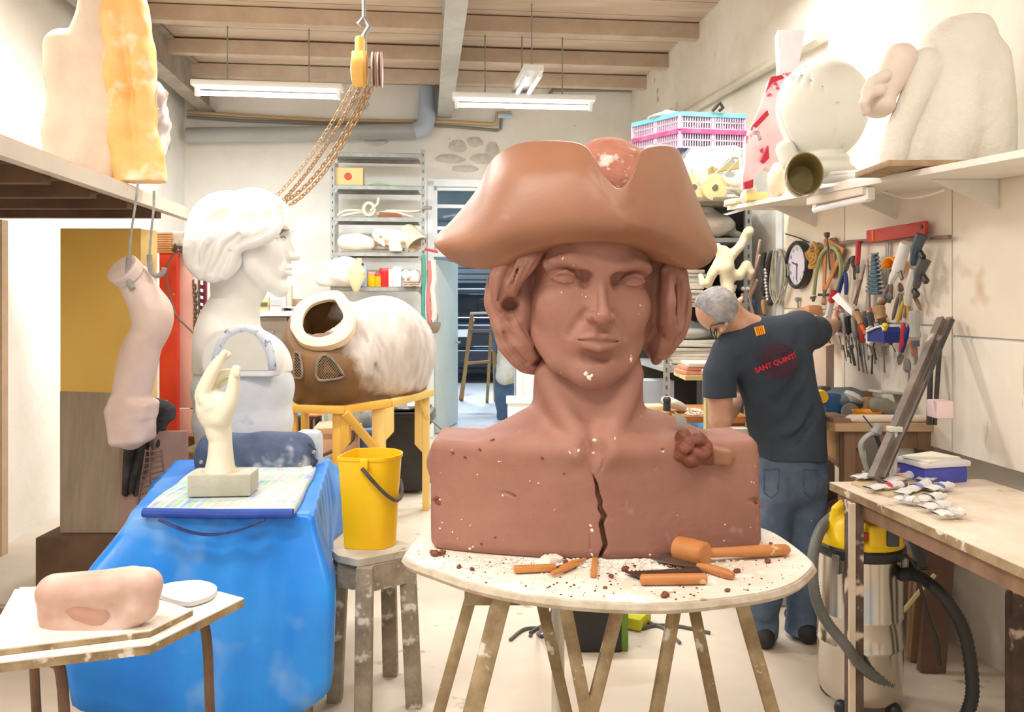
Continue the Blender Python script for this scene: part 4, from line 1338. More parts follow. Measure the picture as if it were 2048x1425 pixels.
def chain_mb(pts,pitch,r,wdt):
 """links threaded along a path"""
 pts=[Vector(p)for p in pts]
 L=[0]
 for a_,b_ in zip(pts,pts[1:]):
  L.append(L[-1]+(b_-a_).length)
 mbs=[]
 n_=int(L[-1]/pitch)
 side=None
 for i in range(n_):
  def at(s):
   for j in range(len(pts)-1):
    if s<=L[j+1]or j==len(pts)-2:
     return pts[j].lerp(pts[j+1],(s-L[j])/max(1e-9,L[j+1]-L[j]))
  p,q=at(i*pitch),at((i+1)*pitch)
  x,y_,d=frame_from(q-p)
  sd=x if i%2 else y_
  c_=(p+q)/2
  h=pitch*.5+r*1.2
  hw=wdt/2
  loop=[]
  for t in range(10):
   ang=2*math.pi*t/10
   cx_,sx_=math.cos(ang),math.sin(ang)
   loop.append(c_+sd*(hw*sx_)+d*((h-hw)*(1 if cx_>0 else-1)+hw*cx_))
  m_b=MB();m_b.tube(loop,r,5,closed=True)
  mbs.append(m_b)
 return mbs
hc=T('hanging_chain','heavy dark steel chain hanging beside the splattered post','chain',P(385,680,5.22))
for ls in([P(382,560,5.24),P(386,600,5.24),P(385,690,5.24)],[P(388,562,5.22),P(391,610,5.22),P(390,680,5.22)]):
 for b_ in chain_mb(ls,.026,.006,.024):
  b_.build('chain_link',m_chain,hc)
v=Vol((-2.15,5.1,1.58),(-1.98,5.4,1.78),6e-3)
v.tube([P(380,560,5.26),P(392,568,5.26),P(378,575,5.26),P(393,582,5.26)],.014)
v.noise(.006,120,2)
v.build('knot',m_chain,hc)
gs=T('metal_sheet','big grey-brown metal sheet leaning at the left of the blue sheet','sheet',P(228,1066,4.28))
mb=MB();mb.prism([P(120,783,4.36),P(240,787,4.36),P(335,802,4.40),P(334,850,4.38),P(262,1066,4.26),P(120,1066,4.26)],(0,.012,0))
mb.build('plate',M('brushed_brown_sheet',(150,132,112),(166,148,126),3,.5,.1,stretch=(8,1,1)),gs)
mb=MB();mb.tube([P(214,852,4.33),P(222,862,4.32),P(212,868,4.31),P(223,874,4.31)],.004,6)
mb.build('wire_tie',m_steel_g,gs)
m_rag=M('black_dusty_rag',(44,42,44),(84,80,80),7,.95,bump=.5,spots=((140,136,132),5,.62,.1))
rg=T('black_rag','dusty black rag hanging behind the pinkish arm','rag',P(270,985,4.2))
lb=T('low_crate','dark low crate under the leaning metal sheet','crate',Vector((P(200,0,4.3).x,4.3,0)))
zz_=P(0,1066,4.28).z
mb=MB();mb.box((P(190,0,4.3).x,4.34,zz_/2),(.5,.3,zz_-.002),None,.006);mb.build('box_body',m_brown,lb)
rows_=[]
for i in range(15):
 t=i/14
 y_=860+130*t
 x0,x1=250-4*t,296-10*t+10*math.sin(t*5)
 rows_.append([P(x0+(x1-x0)*j/9,y_+4*math.sin(j),4.17+.018*math.sin(j*1.7+t*3))for j in range(10)])
mb=MB();mb.grid(rows_);solid(mb.build('hanging_end',m_rag,rg,angle=None),.012,0)
v=Vol((-2.1,4.0,.72),(-1.6,4.45,1.12),6e-3)
for pts in([(310,808),(335,820),(338,832),(322,845)],[(305,815),(312,850),(318,890),(308,900)],[(325,840),(318,870),(322,895)],[(302,830),(300,860),(306,895)]):
 v.tube([P(a,b,4.22)for a,b in pts],[.032,.034,.03,.022][:len(pts)],k=.02)
v.noise(.005,50,3)
v.build('bunched_end',m_rag,rg)
wr=T('wire_rack','brown wire rack standing at the left of the blue sheet','rack',P(305,1005,3.9))
m_wire=M('brown_wire',(112,88,74),rough=.6)
for(pa,pb)in(((292,900),(276,1010)),((300,895),(300,1000)),((322,898),(332,985))):
 mb=MB();mb.cyl(P(*pa,3.9),P(*pb,3.9),.005,n=6);mb.build('upright',m_wire,wr)
for i in range(9):
 t=i/8
 mb=MB();mb.cyl(P(292-15*t,903+100*t,3.9),P(322+9*t,903+78*t,3.9),.004,n=6);mb.build('wire',m_wire,wr)
m_rust=M('rust_brown_board',(150,96,64),(128,80,54),4,.8)
mb=MB();mb.box(P(308,960,4.2),(.34,.03,.5));tag(mb.build('brown_board',M('brown_pink_board',(170,140,128),(150,120,108),3,.8)),'dull brown board standing behind the wire rack','board')
cr_=T('wooden_tray','round-cornered orange wooden tray behind the blue sheet','tray',P(356,940,4.25))
mb=MB();mb.prism([P(x,y_,4.25)for x,y_ in((330,940),(330,905),(362,906),(374,912),(380,924),(376,940))],(0,.03,0));mb.build('panel',m_rust,cr_)
cb_=T('cardboard_box','small orange cardboard box standing left of the white bust','box',P(392,905,4.9))
mb=MB();mb.box(P(392,892,4.9),(.10,.12,.12));mb.build('box_body',m_rust,cb_)
mb=MB();mb.box(P(392,872,4.9),(.12,.13,.012));mb.build('lid',m_rust,cb_)
bk_=T('wooden_crate','plain wooden crate holding up the orange box','crate',Vector((P(380,0,4.95).x,4.95,0)))
zc_=P(0,910,4.9).z
for i in range(5):
 mb=MB();mb.box((P(380,0,4.95).x,4.80,.06+i*(zc_-.06)/4.6),(.42,.02,.12));mb.build('slat',m_rust,bk_)
mb=MB();mb.box((P(380,0,4.95).x,4.95,zc_-.01),(.42,.32,.02));mb.build('top',m_rust,bk_)

# ---- small table at the bottom left with foot and disc
ct=T('side_table','worn pale board table at the lower left on bent metal legs','table',P(330,1230,2.2)*1-Vector((0,0,P(330,1230,2.2).z)))
FZ=.72
tpz=lambda x,y_,dz=0.0:FL(x,y_,FZ)+Vector((0,0,dz))
qs=[tpz(488,1197),tpz(300,1290),tpz(-40,1330),tpz(40,1175),tpz(310,1166),tpz(440,1184)]
mb=MB();mb.prism([p-Vector((0,0,.024))for p in qs],(0,0,.021));mb.build('tabletop',m_wood_d,ct)
mb=MB();mb.prism([p-Vector((0,0,.003))for p in qs],(0,0,.003));mb.build('top_layer',m_table,ct)
mb=MB();mb.prism([p+Vector((0,0,.001))for p in(tpz(386,1232),tpz(300,1276),tpz(-40,1318),tpz(30,1190),tpz(250,1190))],(0,0,.012));ub=mb.build('upper_board',m_wood_d,ct)
mb=MB();mb.prism([p+Vector((0,0,.0131))for p in(tpz(385,1232),tpz(300,1275),tpz(-40,1317),tpz(30,1190),tpz(250,1190))],(0,0,.0025));mb.build('top_layer',m_table,ub)
for(x,y_,s_)in((410,1215,1),(60,1200,-1),(120,1290,-1)):
 p=tpz(x,y_,-.02)
 mb=MB();mb.tube([tuple(q)for q in spline([tuple(p+Vector((-.10,0,-.005))),tuple(p+Vector((-.02,0,-.02))),tuple(p+Vector((.005,0,-.07))),tuple(p+Vector((.01,.02,-.35))),(p.x+.03,p.y+.05,0)],22)],.013,10)
 mb.build('leg',M('brown_steel_tube',(120,92,72),(94,74,60),14,.5,.4),ct)
m_foot=M('dusty_pink_plaster',(196,154,138),(222,196,184),4.5,.5,spots=((160,108,90),3.4,.63,.06),spots2=((240,222,204),7,.66,.05))
ft=T('foot_sculpture','dusty pink plaster foot lying on the side table','sculpture',tpz(235,1262))
v=Vol((-1.55,1.78,FZ),(-.78,2.4,FZ+.34),5e-3)
FY=2.05
f_=lambda x,y_,d=0.0:P(x,y_,FY+d)
v.tube([f_(110,1185),f_(205,1180),f_(262,1168),f_(289,1168)],[.045,.048,.043,.036],k=.0)
v.ell(f_(200,1222,.03),(.10,.06,.06),k=.03)
v.tube([f_(120,1225,.02),f_(200,1240,.01)],[.05,.04],k=.03)
v.tube([f_(292,1174),f_(282,1212),f_(246,1244)],[.034,.042,.030],k=.03)
v.tube([f_(130,1250),f_(190,1256),f_(236,1250)],[.03,.026,.028],k=.03)
v.tube([f_(196,1188,-.10),f_(226,1212,-.09),f_(258,1206,-.08)],[.014,.016,.010],k=.05,op='sub')
v.tube([f_(300,1150,-.05),f_(296,1190,-.06),f_(280,1215,-.06)],[.004,.005,.003],k=.02,op='sub')
v.build('foot',m_foot,ft)
mb=MB();mb.ell(f_(176,1226,-.024),(.07,.02,.032),(0,.35,0),16,10,.04);mb.build('raw_face',M('raw_brown_plaster',(186,138,118),(206,166,148),5,.6,spots=((236,214,190),8,.64,.05)),ft)
dsc=T('plaster_disc','flat pale oval plaster disc lying on the side table','disc',tpz(370,1200))
ov=[(312,1196),(330,1180),(362,1174),(398,1172),(424,1178),(434,1188),(424,1202),(400,1212),(376,1217),(348,1212),(326,1204)]
cur=spline([tuple(tpz(a,b,.004))for a,b in ov+[ov[0]]],40)[:-1]
mb=MB();mb.prism([Vector(p)for p in cur],(0,0,.012));mb.build('disc',M('pale_grey_plaster',(222,220,220),(206,204,206),4,.7,bump=.2),dsc)

# ---- yellow bucket on the splashed stool
m_splash=M('paint_splashed_stool',(176,164,146),(132,118,98),10,.85,bump=.3,bscale=30,spots=((226,218,204),9,.56,.06),spots2=((112,98,82),12,.68,.05))
SZ=.60
so=T('stool','square wooden stool splashed with paint under the yellow bucket','stool',FL(745,1095,SZ)-Vector((0,0,SZ)))
sc_=FL(748,1098,SZ)
sq=[FL(x,y_,SZ)for x,y_ in((664,1102),(676,1112),(716,1120),(740,1116),(822,1100),(818,1088),(790,1080),(700,1080))]
mb=MB();mb.prism([p-Vector((0,0,.026))for p in sq],(0,0,.026));mb.build('seat',M('pale_splashed_top',(214,208,196),(190,180,162),8,.8,spots=((150,136,118),14,.66,.05)),so)
legs=[(730,1120,2.99),(814,1104,3.12),(683,1108,3.1),(776,1084,3.34)]
for(x,y_,Y)in legs[:2]+legs[3:]:
 a=P(x,y_,Y);a.z=SZ-.026
 b=Vector((a.x+(a.x-sc_.x)*.22,a.y+(a.y-sc_.y)*.2,0))
 mb=MB();mb.bar(a,b,.060,.05,up=Vector((0,1,0)),bev=.004);mb.build('leg',m_splash,so)
a=P(683,1108,3.14);a.z=SZ-.026;b=Vector((a.x-.03,a.y+.02,0))
mb=MB();mb.bar(a,b,.055,.05,up=Vector((0,1,0)),bev=.004);mb.build('leg',m_splash,so)
for(p,q_)in(((676,1112),(738,1120)),((738,1120),(820,1102))):
 A_,B_=FL(*p,SZ),FL(*q_,SZ)
 A_.y+=.02;B_.y+=.02
 mb=MB();mb.bar(A_-Vector((0,0,.075)),B_-Vector((0,0,.075)),.022,.095);mb.build('apron',m_splash,so)
m_by=M('yellow_plastic',(255,206,8),(252,198,6),3,.35,spots=((226,160,10),6,.68,.1))
bu=T('bucket','yellow plastic mop bucket with one flat side on the splashed stool','bucket',FL(742,1090,SZ))
bc=FL(742,1088,SZ)
BH=.352
ring=[]
R0=.113
for k in range(40):
 t=2*math.pi*k/40
 x,y_=math.cos(t)*R0*1.02,math.sin(t)*R0
 if x<-.5*R0:
  pass
 ring.append((x,y_))
shape=[]
for(x,y_)in((-.112,-.075),(-.04,-.098),(.03,-.104),(.075,-.09),(.108,-.045),(.118,.0),(.108,.05),(.07,.10),(.01,.118),(-.05,.112),(-.078,.10),(-.10,.02)):
 shape.append((x,y_))
shp=spline(shape+[shape[0]],61)[:-1]
shp[0]=shape[0]
mb=MB()
prof=[(.80,0),(.82,.002),(.90,.18),(1.0,BH-.012),(1.035,BH-.012),(1.04,BH),(1.0,BH),(.975,BH-.01),(.88,.18),(.79,.012)]
rows_=[[bc+Vector((p[0]*s_,p[1]*s_,h+(.018*(p[1]+.0)*0)))for p in shp]for s_,h in prof]
mb.grid([r+[r[0]]for r in rows_])
nb=len(mb.v);mb.f.append(tuple(range(0,60)));mb.f.append(tuple((len(prof)-1)*61+k for k in range(60)))
me=bpy.data.meshes.new('b');me.from_pydata(mb.v,[],mb.f)
bm=bmesh.new();bm.from_mesh(me);bmesh.ops.remove_doubles(bm,verts=bm.verts[:],dist=1e-6);bmesh.ops.recalc_face_normals(bm,faces=bm.faces[:]);bm.to_mesh(me);bm.free()
link(me,'bucket_body',m_by,bu,True,40)
BYf=bc.y-.10
hb=spline([tuple(P(a,b,d))for a,b,d in((724,938,bc.y-.118),(745,962,bc.y-.135),(770,988,bc.y-.12),(790,1001,bc.y-.07),(801,996,bc.y-.0),(804,978,bc.y+.06),(800,960,bc.y+.10))],34)
mb=MB();mb.tube([tuple(p)for p in hb],.0075,10);mb.build('handle',M('dark_grey_plastic',(66,60,54),(92,84,74),20,.6),bu)
mb=MB();mb.box(P(728,932,bc.y-.112),(.03,.012,.045),None,.004);mb.build('handle_lug',m_by,bu)

# ------ hollow horse body on a yellow trestle
m_horse=bpy.data.materials.new('brown_white_hide');m_horse.use_nodes=True
nt=m_horse.node_tree;pb=nt.nodes['Principled BSDF'];pb.inputs['Roughness'].default_value=.55
tc=nt.nodes.new('ShaderNodeTexCoord');sx=nt.nodes.new('ShaderNodeSeparateXYZ');nt.links.new(tc.outputs['Object'],sx.inputs[0])
def nz_(sc,det=5,stretch=None):
 n=nt.nodes.new('ShaderNodeTexNoise');n.inputs['Scale'].default_value=sc;n.inputs['Detail'].default_value=det
 if stretch:
  mp=nt.nodes.new('ShaderNodeMapping');mp.inputs['Scale'].default_value=stretch;nt.links.new(tc.outputs['Object'],mp.inputs[0]);nt.links.new(mp.outputs[0],n.inputs['Vector'])
 else:
  nt.links.new(tc.outputs['Object'],n.inputs['Vector'])
 return n.outputs['Fac']
def mt(op,a,b,c=None):
 n=nt.nodes.new('ShaderNodeMath');n.operation=op
 for i,x in enumerate((a,b,c)):
  if x is None:
   continue
  if isinstance(x,(int,float)):
   n.inputs[i].default_value=x
  else:
   nt.links.new(x,n.inputs[i])
 return n.outputs[0]
def rmp(f,p0,p1,c0,c1):
 r=nt.nodes.new('ShaderNodeValToRGB');r.color_ramp.elements[0].position,r.color_ramp.elements[1].position=p0,p1
 r.color_ramp.elements[0].color,r.color_ramp.elements[1].color=(*lin(c0),1),(*lin(c1),1);nt.links.new(f,r.inputs[0]);return r.outputs[0]
base=rmp(nz_(3),.35,.7,(104,76,44),(138,96,50))
whitec=rmp(nz_(9,4,(1.5,1.5,.5)),.3,.7,(196,180,168),(228,222,216))
mask=mt('ADD',mt('MULTIPLY',sx.outputs[0],1.75),mt('MULTIPLY',sx.outputs[2],1.1))
mask=mt('ADD',mask,mt('MULTIPLY',nz_(3.4),1.1))
mask=mt('MINIMUM',mask,mt('ADD',mt('MULTIPLY',sx.outputs[2],5.0),mt('MULTIPLY',nz_(5),1.1)))
mr=nt.nodes.new('ShaderNodeMapRange');mr.inputs[1].default_value,mr.inputs[2].default_value=.96,1.18
nt.links.new(mask,mr.inputs[0])
mx=nt.nodes.new('ShaderNodeMix');mx.data_type='RGBA';nt.links.new(mr.outputs[0],mx.inputs[0]);nt.links.new(base,mx.inputs[6]);nt.links.new(whitec,mx.inputs[7])
nt.links.new(mx.outputs[2],pb.inputs['Base Color'])
ho=T('horse_body','hollow brown and white horse body with an open neck on a yellow trestle','sculpture',P(715,805,5.7))
HYY=5.75
hk_=HYY/F
h=lambda x,y_,d=0.0:P(x,y_,HYY+d)
v=Vol((-1.68,5.1,.80),(-.46,6.6,1.70),1.0e-2)
v.ell(h(660,745,-.05),(92*hk_,.36,84*hk_))
v.tube([h(650,700,.0),h(760,695,.25),h(790,700,.38)],[.30,.31,.30],k=.10)
v.ell(h(765,700,.22),(96*hk_,.40,112*hk_),k=.10)
v.ell(h(800,730,.30),(62*hk_,.34,100*hk_),k=.08)
v.tube([h(650,720,-.02),h(648,650,-.02)],[82*hk_,66*hk_],k=.08)
for pts in([(735,640),(765,700),(778,770)],[(752,620),(795,690),(800,780)],[(720,650),(745,710),(762,780)]):
 v.tube([h(a,b,-.16)for a,b in pts],.004,k=.05,op='sub')
v.tube([h(650,730,.02),h(644,620,-.06)],[.20,.165],k=.01,op='sub')
nk0=h(645,640,-.02)
ndir=Vector((-.10,-.66,.74)).normalized()
bx=frame_from(ndir)
Rn=Matrix((bx[0],bx[1],bx[2])).transposed()
v.box(nk0+ndir*.36,(.30,.42,.30),rot=Rn,op='sub')
v.box((h(715,1010).x,HYY,h(0,1010).z),(2,2,(1010-808)*hk_),op='sub')
v.build('body',m_horse,ho)
m_rim=M('bare_peach_foam',(240,206,168),(246,218,186),6,.7,spots=((206,160,120),30,.72,.04))
outer_=[(580,655),(584,625),(600,603),(628,590),(660,581),(682,584),(700,606),(709,632),(706,655),(690,676),(660,690),(625,692),(598,682)]
inner_=[(604,648),(608,628),(622,610),(645,601),(668,599),(676,610),(686,628),(683,646),(668,664),(645,674),(624,673),(610,664)]
def onplane(x,y_,off=0.0):
 o,d=Vector((0,0,ZC)),(P(x,y_,1)-Vector((0,0,ZC)))
 t=(nk0+ndir*(.105+off)-o).dot(ndir)/d.dot(ndir)
 return o+d*t
oc=spline([tuple(onplane(a,b))for a,b in outer_+[outer_[0]]],49)[:-1]
ic=spline([tuple(onplane(a,b))for a,b in inner_+[inner_[0]]],49)[:-1]
mb=MB()
lower=np.array(tuple(ndir))*.05
rows_=[ic-lower*.5,ic-lower*.02,ic*.9+oc*.1,ic*.1+oc*.9,oc-lower*.06,oc-lower*1.0]
mb.grid([list(map(tuple,r))+[tuple(r[0])]for r in rows_])
me=bpy.data.meshes.new('r');me.from_pydata(mb.v,[],mb.f)
bm=bmesh.new();bm.from_mesh(me);bmesh.ops.remove_doubles(bm,verts=bm.verts[:],dist=1e-6);bmesh.ops.recalc_face_normals(bm,faces=bm.faces[:]);bm.to_mesh(me);bm.free()
link(me,'neck_rim',m_rim,ho,True,50)
m_collar=m_horse
mb=MB();rows_=[oc-lower*.15,oc-lower*2.2+(np.array(tuple(h(660,720,.0)))-oc)*.12,oc-lower*4.0+(np.array(tuple(h(660,730,.0)))-oc)*.18]
mb.grid([list(map(tuple,r))+[tuple(r[0])]for r in rows_]);mb.build('neck_collar',m_collar,ho,angle=None)
bmh=BVHTree.FromObject(bpy.data.objects['body'],bpy.context.evaluated_depsgraph_get())
off_b=wloc(bpy.data.objects['body'])
def onbody(x,y_,lift=.006):
 d=(P(x,y_,1)-Vector((0,0,ZC))).normalized()
 hit=bmh.ray_cast(Vector((0,0,ZC))-off_b,d)
 return(hit[0]+off_b-d*lift)if hit[0]is not None else P(x,y_,HYY-.3)
m_grille=M('dark_mesh',(70,56,42),rough=.7)
m_gr2=M('grille_frame',(150,134,116),(116,98,78),20,.7)
for pts in([(632,752),(634,728),(642,714),(656,712),(672,728),(686,748),(686,755),(660,760),(640,761)],[(588,756),(588,712),(594,706),(600,712),(604,735),(604,754),(598,757)]):
 c=spline([tuple(onbody(a,b,.012))for a,b in pts+[pts[0]]],37)[:-1]
 fr=MB();fr.tube([tuple(p)for p in c],.009,8,closed=True)
 fo=fr.build('grille_frame',m_gr2,ho)
 cx_=Vector(c.mean(0))
 pl=MB();pl.add([tuple(p)for p in c]+[tuple(cx_)],[(i,(i+1)%36,36)for i in range(36)]);pl.build('grille_back',M('dark_hollow',(46,36,26),rough=.9),fo)
 wires=MB()
 xs=[p[0]for p in pts];ys=[p[1]for p in pts]
 def inside(x,y_):
  r=False
  for i in range(len(pts)):
   (x1,y1),(x2,y2)=pts[i],pts[i-1]
   if(y1>y_)!=(y2>y_)and x<(x2-x1)*(y_-y1)/(y2-y1)+x1:
    r=not r
  return r
 for sgn_ in(-1,1):
  for k in range(-60,80,5):
   seg=[(x,min(ys)+(x-min(xs))*sgn_*1.2+k*1.2)for x in range(int(min(xs)),int(max(xs))+1,3)]
   run=[q for q in seg if inside(*q)]
   if len(run)>1:
    wires.tube([onbody(*q,.016)for q in(run[0],run[len(run)//2],run[-1])],.0016,4)
 w_=wires.build('wire_mesh',M('tan_wire',(150,120,84),rough=.6),fo)
 w_['kind']='stuff'
m_yw=M('yellow_varnished_pine',(244,196,92),(232,178,70),3,.5,stretch=(1,1,.2))
m_yw2=M('pale_yellow_pine',(246,214,132),(240,202,112),3,.5,stretch=(1,1,.2))
tr=T('trestle','yellow pine trestle with diagonal braces under the horse body','trestle',Vector((P(700,0,5.7).x,5.7,0)))
def beam(p,q,w,h_,mat,name='beam',up=Vector((0,0,1))):
 mb=MB();mb.bar(p,q,w,h_,up=up,bev=.003);mb.build(name,mat,tr)
beam(P(580,818,5.35),P(688,820,5.42),.06,.05,m_yw)
beam(P(680,821,5.42),P(780,806,5.62),.06,.05,m_yw)
beam(P(778,808,5.62),P(862,785,6.05),.06,.05,m_yw2)
beam(P(590,812,6.1),P(850,790,6.35),.06,.05,m_yw)
beam(P(585,815,5.38),P(612,812,6.1),.05,.05,m_yw)
def leg(x,y_,Y,w,d,mat,gus=None):
 a=P(x,y_,Y)
 mb=MB();mb.box((a.x,a.y,a.z/2),(w,d,a.z),None,.003);mb.build('leg',mat,tr)
 if gus:
  s_,ln=gus
  b=MB()
  x0=a.x+s_*w/2
  b.prism([Vector((x0,Y-d/2,a.z)),Vector((x0+s_*.055,Y-d/2,a.z)),Vector((x0+s_*.055,Y-d/2,a.z-ln)),Vector((x0,Y-d/2,a.z-ln-.06))],(0,d,0))
  b.build('gusset',mat,tr)
leg(675,826,5.44,.055,.06,m_yw,(1,.20))
leg(584,822,5.38,.06,.06,m_yw)
leg(758,815,5.60,.09,.05,m_yw2,(1,.17))
leg(852,790,6.04,.05,.06,m_yw2,(-1,.36))
leg(610,818,6.12,.05,.05,m_yw)
beam(P(690,826,5.40),P(757,905,5.56),.05,.045,m_yw,'brace',Vector((0,1,0)))
beam(P(838,795,6.0),P(857,838,6.02),.03,.03,m_yw2,'brace',Vector((0,1,0)))

# ------ metal shelving by the back wall
m_rack=M('grey_slotted_steel',(168,168,162),(146,146,140),10,.55,.2)
SYd=8.72
def bk(x,y_,d=0.0):
 return B(x,y_,SYd+d)
su=T('metal_shelving','tall grey slotted metal shelving against the back wall','shelving',Vector((bk(755,0).x,bk(755,0).y,0)))
for x0 in(665,846):
 for d in(0,.40):
  b_=B(x0,600,SYd)+V*d
  mb=MB()
  t_=Vector((b_.x,b_.y,P(0,300,b_.y).z if d==0 else bk(0,302).z))
  mb.bar(Vector((b_.x,b_.y,0)),t_,.042,.004,up=V);mb.bar(Vector((b_.x,b_.y,0))+V*.02,t_+V*.02,.004,.042,up=V)
  up_=mb.build('upright',m_rack,su)
  if d==0:
   sl=MB()
   z=.1
   while z<t_.z-.05:
    sl.box(Vector((b_.x,b_.y,z))-V*.0025,(.012,.003,.03),RZ);z+=.085
   s_o=sl.build('slot_row',M('slot_shadow_steel',(92,92,88),rough=.8),up_);s_o['kind']='stuff'
SHY=[306,371,435,504,574,668]
SHZ=[]
for y_ in SHY:
 z=bk(750,y_).z
 SHZ.append(z)
 a,b=bk(667,y_),bk(845,y_)
 mb=MB();c=(a+b)/2+V*.20
 mb.box((c.x,c.y,z-.003),((b-a).length,.42,.006),RZ)
 for dv in(-.207,.207):
  mb.box(Vector((c.x,c.y,z-.022))+V*dv,((b-a).length,.006,.044),RZ)
 mb.build('shelf_board',m_rack,su)
 for x0,s_ in((670,1),(842,-1)):
  p=bk(x0,y_)-V*.006
  mb=MB();mb.prism([Vector((p.x,p.y,z)),Vector((p.x+s_*.07,p.y,z)),Vector((p.x,p.y,z-.09))],V*.003);mb.build('gusset',m_rack,su)
def onsh(i,x,d=.12):
 p=bk(x,0,d);return Vector((p.x,p.y,SHZ[i]))
m_card=M('tan_cardboard',(228,196,150),(216,182,134),4,.8)
m_bone=M('pale_cast_plaster',(236,216,196),(244,230,214),5,.6)
o=T('cardboard_box','cream cardboard box with a red round mark on the second shelf of the tall shelving','box',onsh(1,698))
p=onsh(1,698);hh=36*8.6/F
mb=MB();mb.box(p+Vector((0,.05,hh/2)),(.29,.22,hh),RZ);mb.build('box_body',M('cream_card',(238,206,146),(230,196,134),3,.75),o)
mb=MB();q_=p+Vector((-.01,.05,hh*.52))-V*.112;mb.lathe(q_,[(.04,0),(.04,.003)],18,-V);mb.build('printed_mark',M('faded_red_print',(196,70,50),(214,100,76),14,.8),o)
mb=MB();mb.tube([tuple(q)for q in spline([tuple(onsh(1,x,.1)+Vector((0,0,z)))for x,z in((730,.015),(755,.04),(785,.02),(815,.015))],14)],.012,8)
tag(mb.build('green_hose',M('pale_green_hose',(176,206,160),rough=.6)),'pale green hose piece right of the cream cardboard box','hose')
v=None
o=T('coiled_tubing','loose coils of pale tubing with a knot on the third shelf','tubing',onsh(2,750))
m_tub=M('cream_tubing',(226,216,196),(206,194,170),8,.6)
for pts in([(675,.02),(690,.07),(720,.075),(745,.03),(730,.015)],[(684,.015),(715,.05),(752,.05),(770,.03)],[(752,.03),(780,.075),(820,.07),(850,.085)],[(760,.06),(790,.06),(812,.03),(825,.015)]):
 mb=MB();mb.tube([tuple(q)for q in spline([tuple(onsh(2,x,.05)+Vector((0,0,z)))for x,z in pts],22)],.014,8);mb.build('tube',m_tub,o)
mb=MB()
c_=onsh(2,738,.0)+Vector((0,0,.085))
mb.tube([tuple(c_+U*(.055*math.cos(t))+Vector((0,0,.065*math.sin(t))))for t in[i*6.283/16 for i in range(16)]],.018,8,closed=True)
mb.tube([tuple(c_+Vector((.02,-.02,-.02))),tuple(c_+Vector((.09,0,.06))),tuple(c_+Vector((.1,0,.12)))],.014,8)
mb.build('knot',m_tub,o)
o=T('wooden_offcut','brown wooden offcut under the tubing on the third shelf','wood',onsh(2,780))
mb=MB();mb.prism([onsh(2,755,.02),onsh(2,810,.02),onsh(2,795,.02)+Vector((0,0,.05)),onsh(2,760,.02)+Vector((0,0,.06))],V*.06);mb.build('block',m_rust,o)
def blob(name,label,cat,parts,mat,lo,hi,h_,noise=None,part='body',fl=None):
 vv_=Vol(lo,hi,h_)
 for kind,*a in parts:
  getattr(vv_,kind)(*a[:2],**(a[2]if len(a)>2 else{}))
 if noise:
  vv_.noise(*noise)
 if fl is not None:
  vv_.box((0,0,fl-5),(50,50,5),op='sub')
 me=vv_.mesh(name)
 o=link(me,name,mat,None,True,None)
 return tag(o,label,cat)
p=onsh(3,708)
blob('arm_cast','smooth pink plaster forearm cast on the fourth shelf','cast',[('tube',[tuple(onsh(3,690,.0)+Vector((0,0,.1))),tuple(onsh(3,715,.02)+Vector((0,0,.105))),tuple(onsh(3,738,.02)+Vector((0,0,.09)))],[.085,.095,.065])],m_bone,p-Vector((.4,.4,.0)),p+Vector((.4,.4,.3)),.009,(.004,20,3),fl=p.z)
p=onsh(3,785)
hp0=[('tube',[tuple(onsh(3,812,.0)+Vector((0,0,.15))),tuple(onsh(3,785,.0)+Vector((0,0,.17))),tuple(onsh(3,768,.0)+Vector((0,0,.18)))],[.06,.075,.06])]
for i,(z,x1)in enumerate(((.21,752),(.17,748),(.13,752),(.10,760))):
 hp0.append(('tube',[tuple(onsh(3,775,-.03+.02*i)+Vector((0,0,z))),tuple(onsh(3,x1,-.05+.02*i)+Vector((0,0,z+.012))),tuple(onsh(3,x1+8,-.07)+Vector((0,0,z-.035)))],[.03,.026,.02],{'k':.015}))
blob('hand_cast','pale plaster cast of a curled hand on the fourth shelf','cast',hp0+[('tube',[tuple(onsh(3,790,0)+Vector((0,0,.10))),tuple(onsh(3,792,0)+Vector((0,0,.03)))],[.06,.07],{'k':.03})],m_bone,p-Vector((.4,.4,.0)),p+Vector((.4,.4,.35)),.008,(.004,40,5),fl=p.z)
mb=MB();mb.tube([onsh(3,742,.1)+Vector((0,0,.055)),onsh(3,770,.1)+Vector((0,0,.05)),onsh(3,810,.1)+Vector((0,0,.03))],[.05,.045,.028],10,flat=.6)
tag(mb.build('finger_cast',m_bone),'long pale cast lying beneath the curled plaster hand','cast')
o=T('plaster_shell','open beige plaster cuff at the right end of the fourth shelf','cast',onsh(3,828))
mb=MB();ax_=Vector((.55,-.35,-.75)).normalized();c_=onsh(3,820,.1)+Vector((-.04,0,.25))
mb.lathe(c_,[(.0,-.01),(.085,0),(.10,.10),(.12,.23),(.108,.23),(.085,.09),(.0,.03)],22,ax_);mb.build('cuff',M('beige_plaster',(222,196,164),(232,210,182),6,.7),o)
p=onsh(4,686)
blob('wrapped_ball','white cloth-wrapped ball on the lowest open shelf','bundle',[('ell',tuple(onsh(4,686,.02)+Vector((0,0,.15))),(.21,.17,.17)),('ell',tuple(onsh(4,655,.03)+Vector((0,0,.08))),(.13,.12,.09),{'k':.03})],M('white_wrap',(236,230,220),(222,212,198),7,.7,bump=.3),p-Vector((.5,.4,0)),p+Vector((.5,.4,.4)),.01,(.006,22,2),fl=p.z)
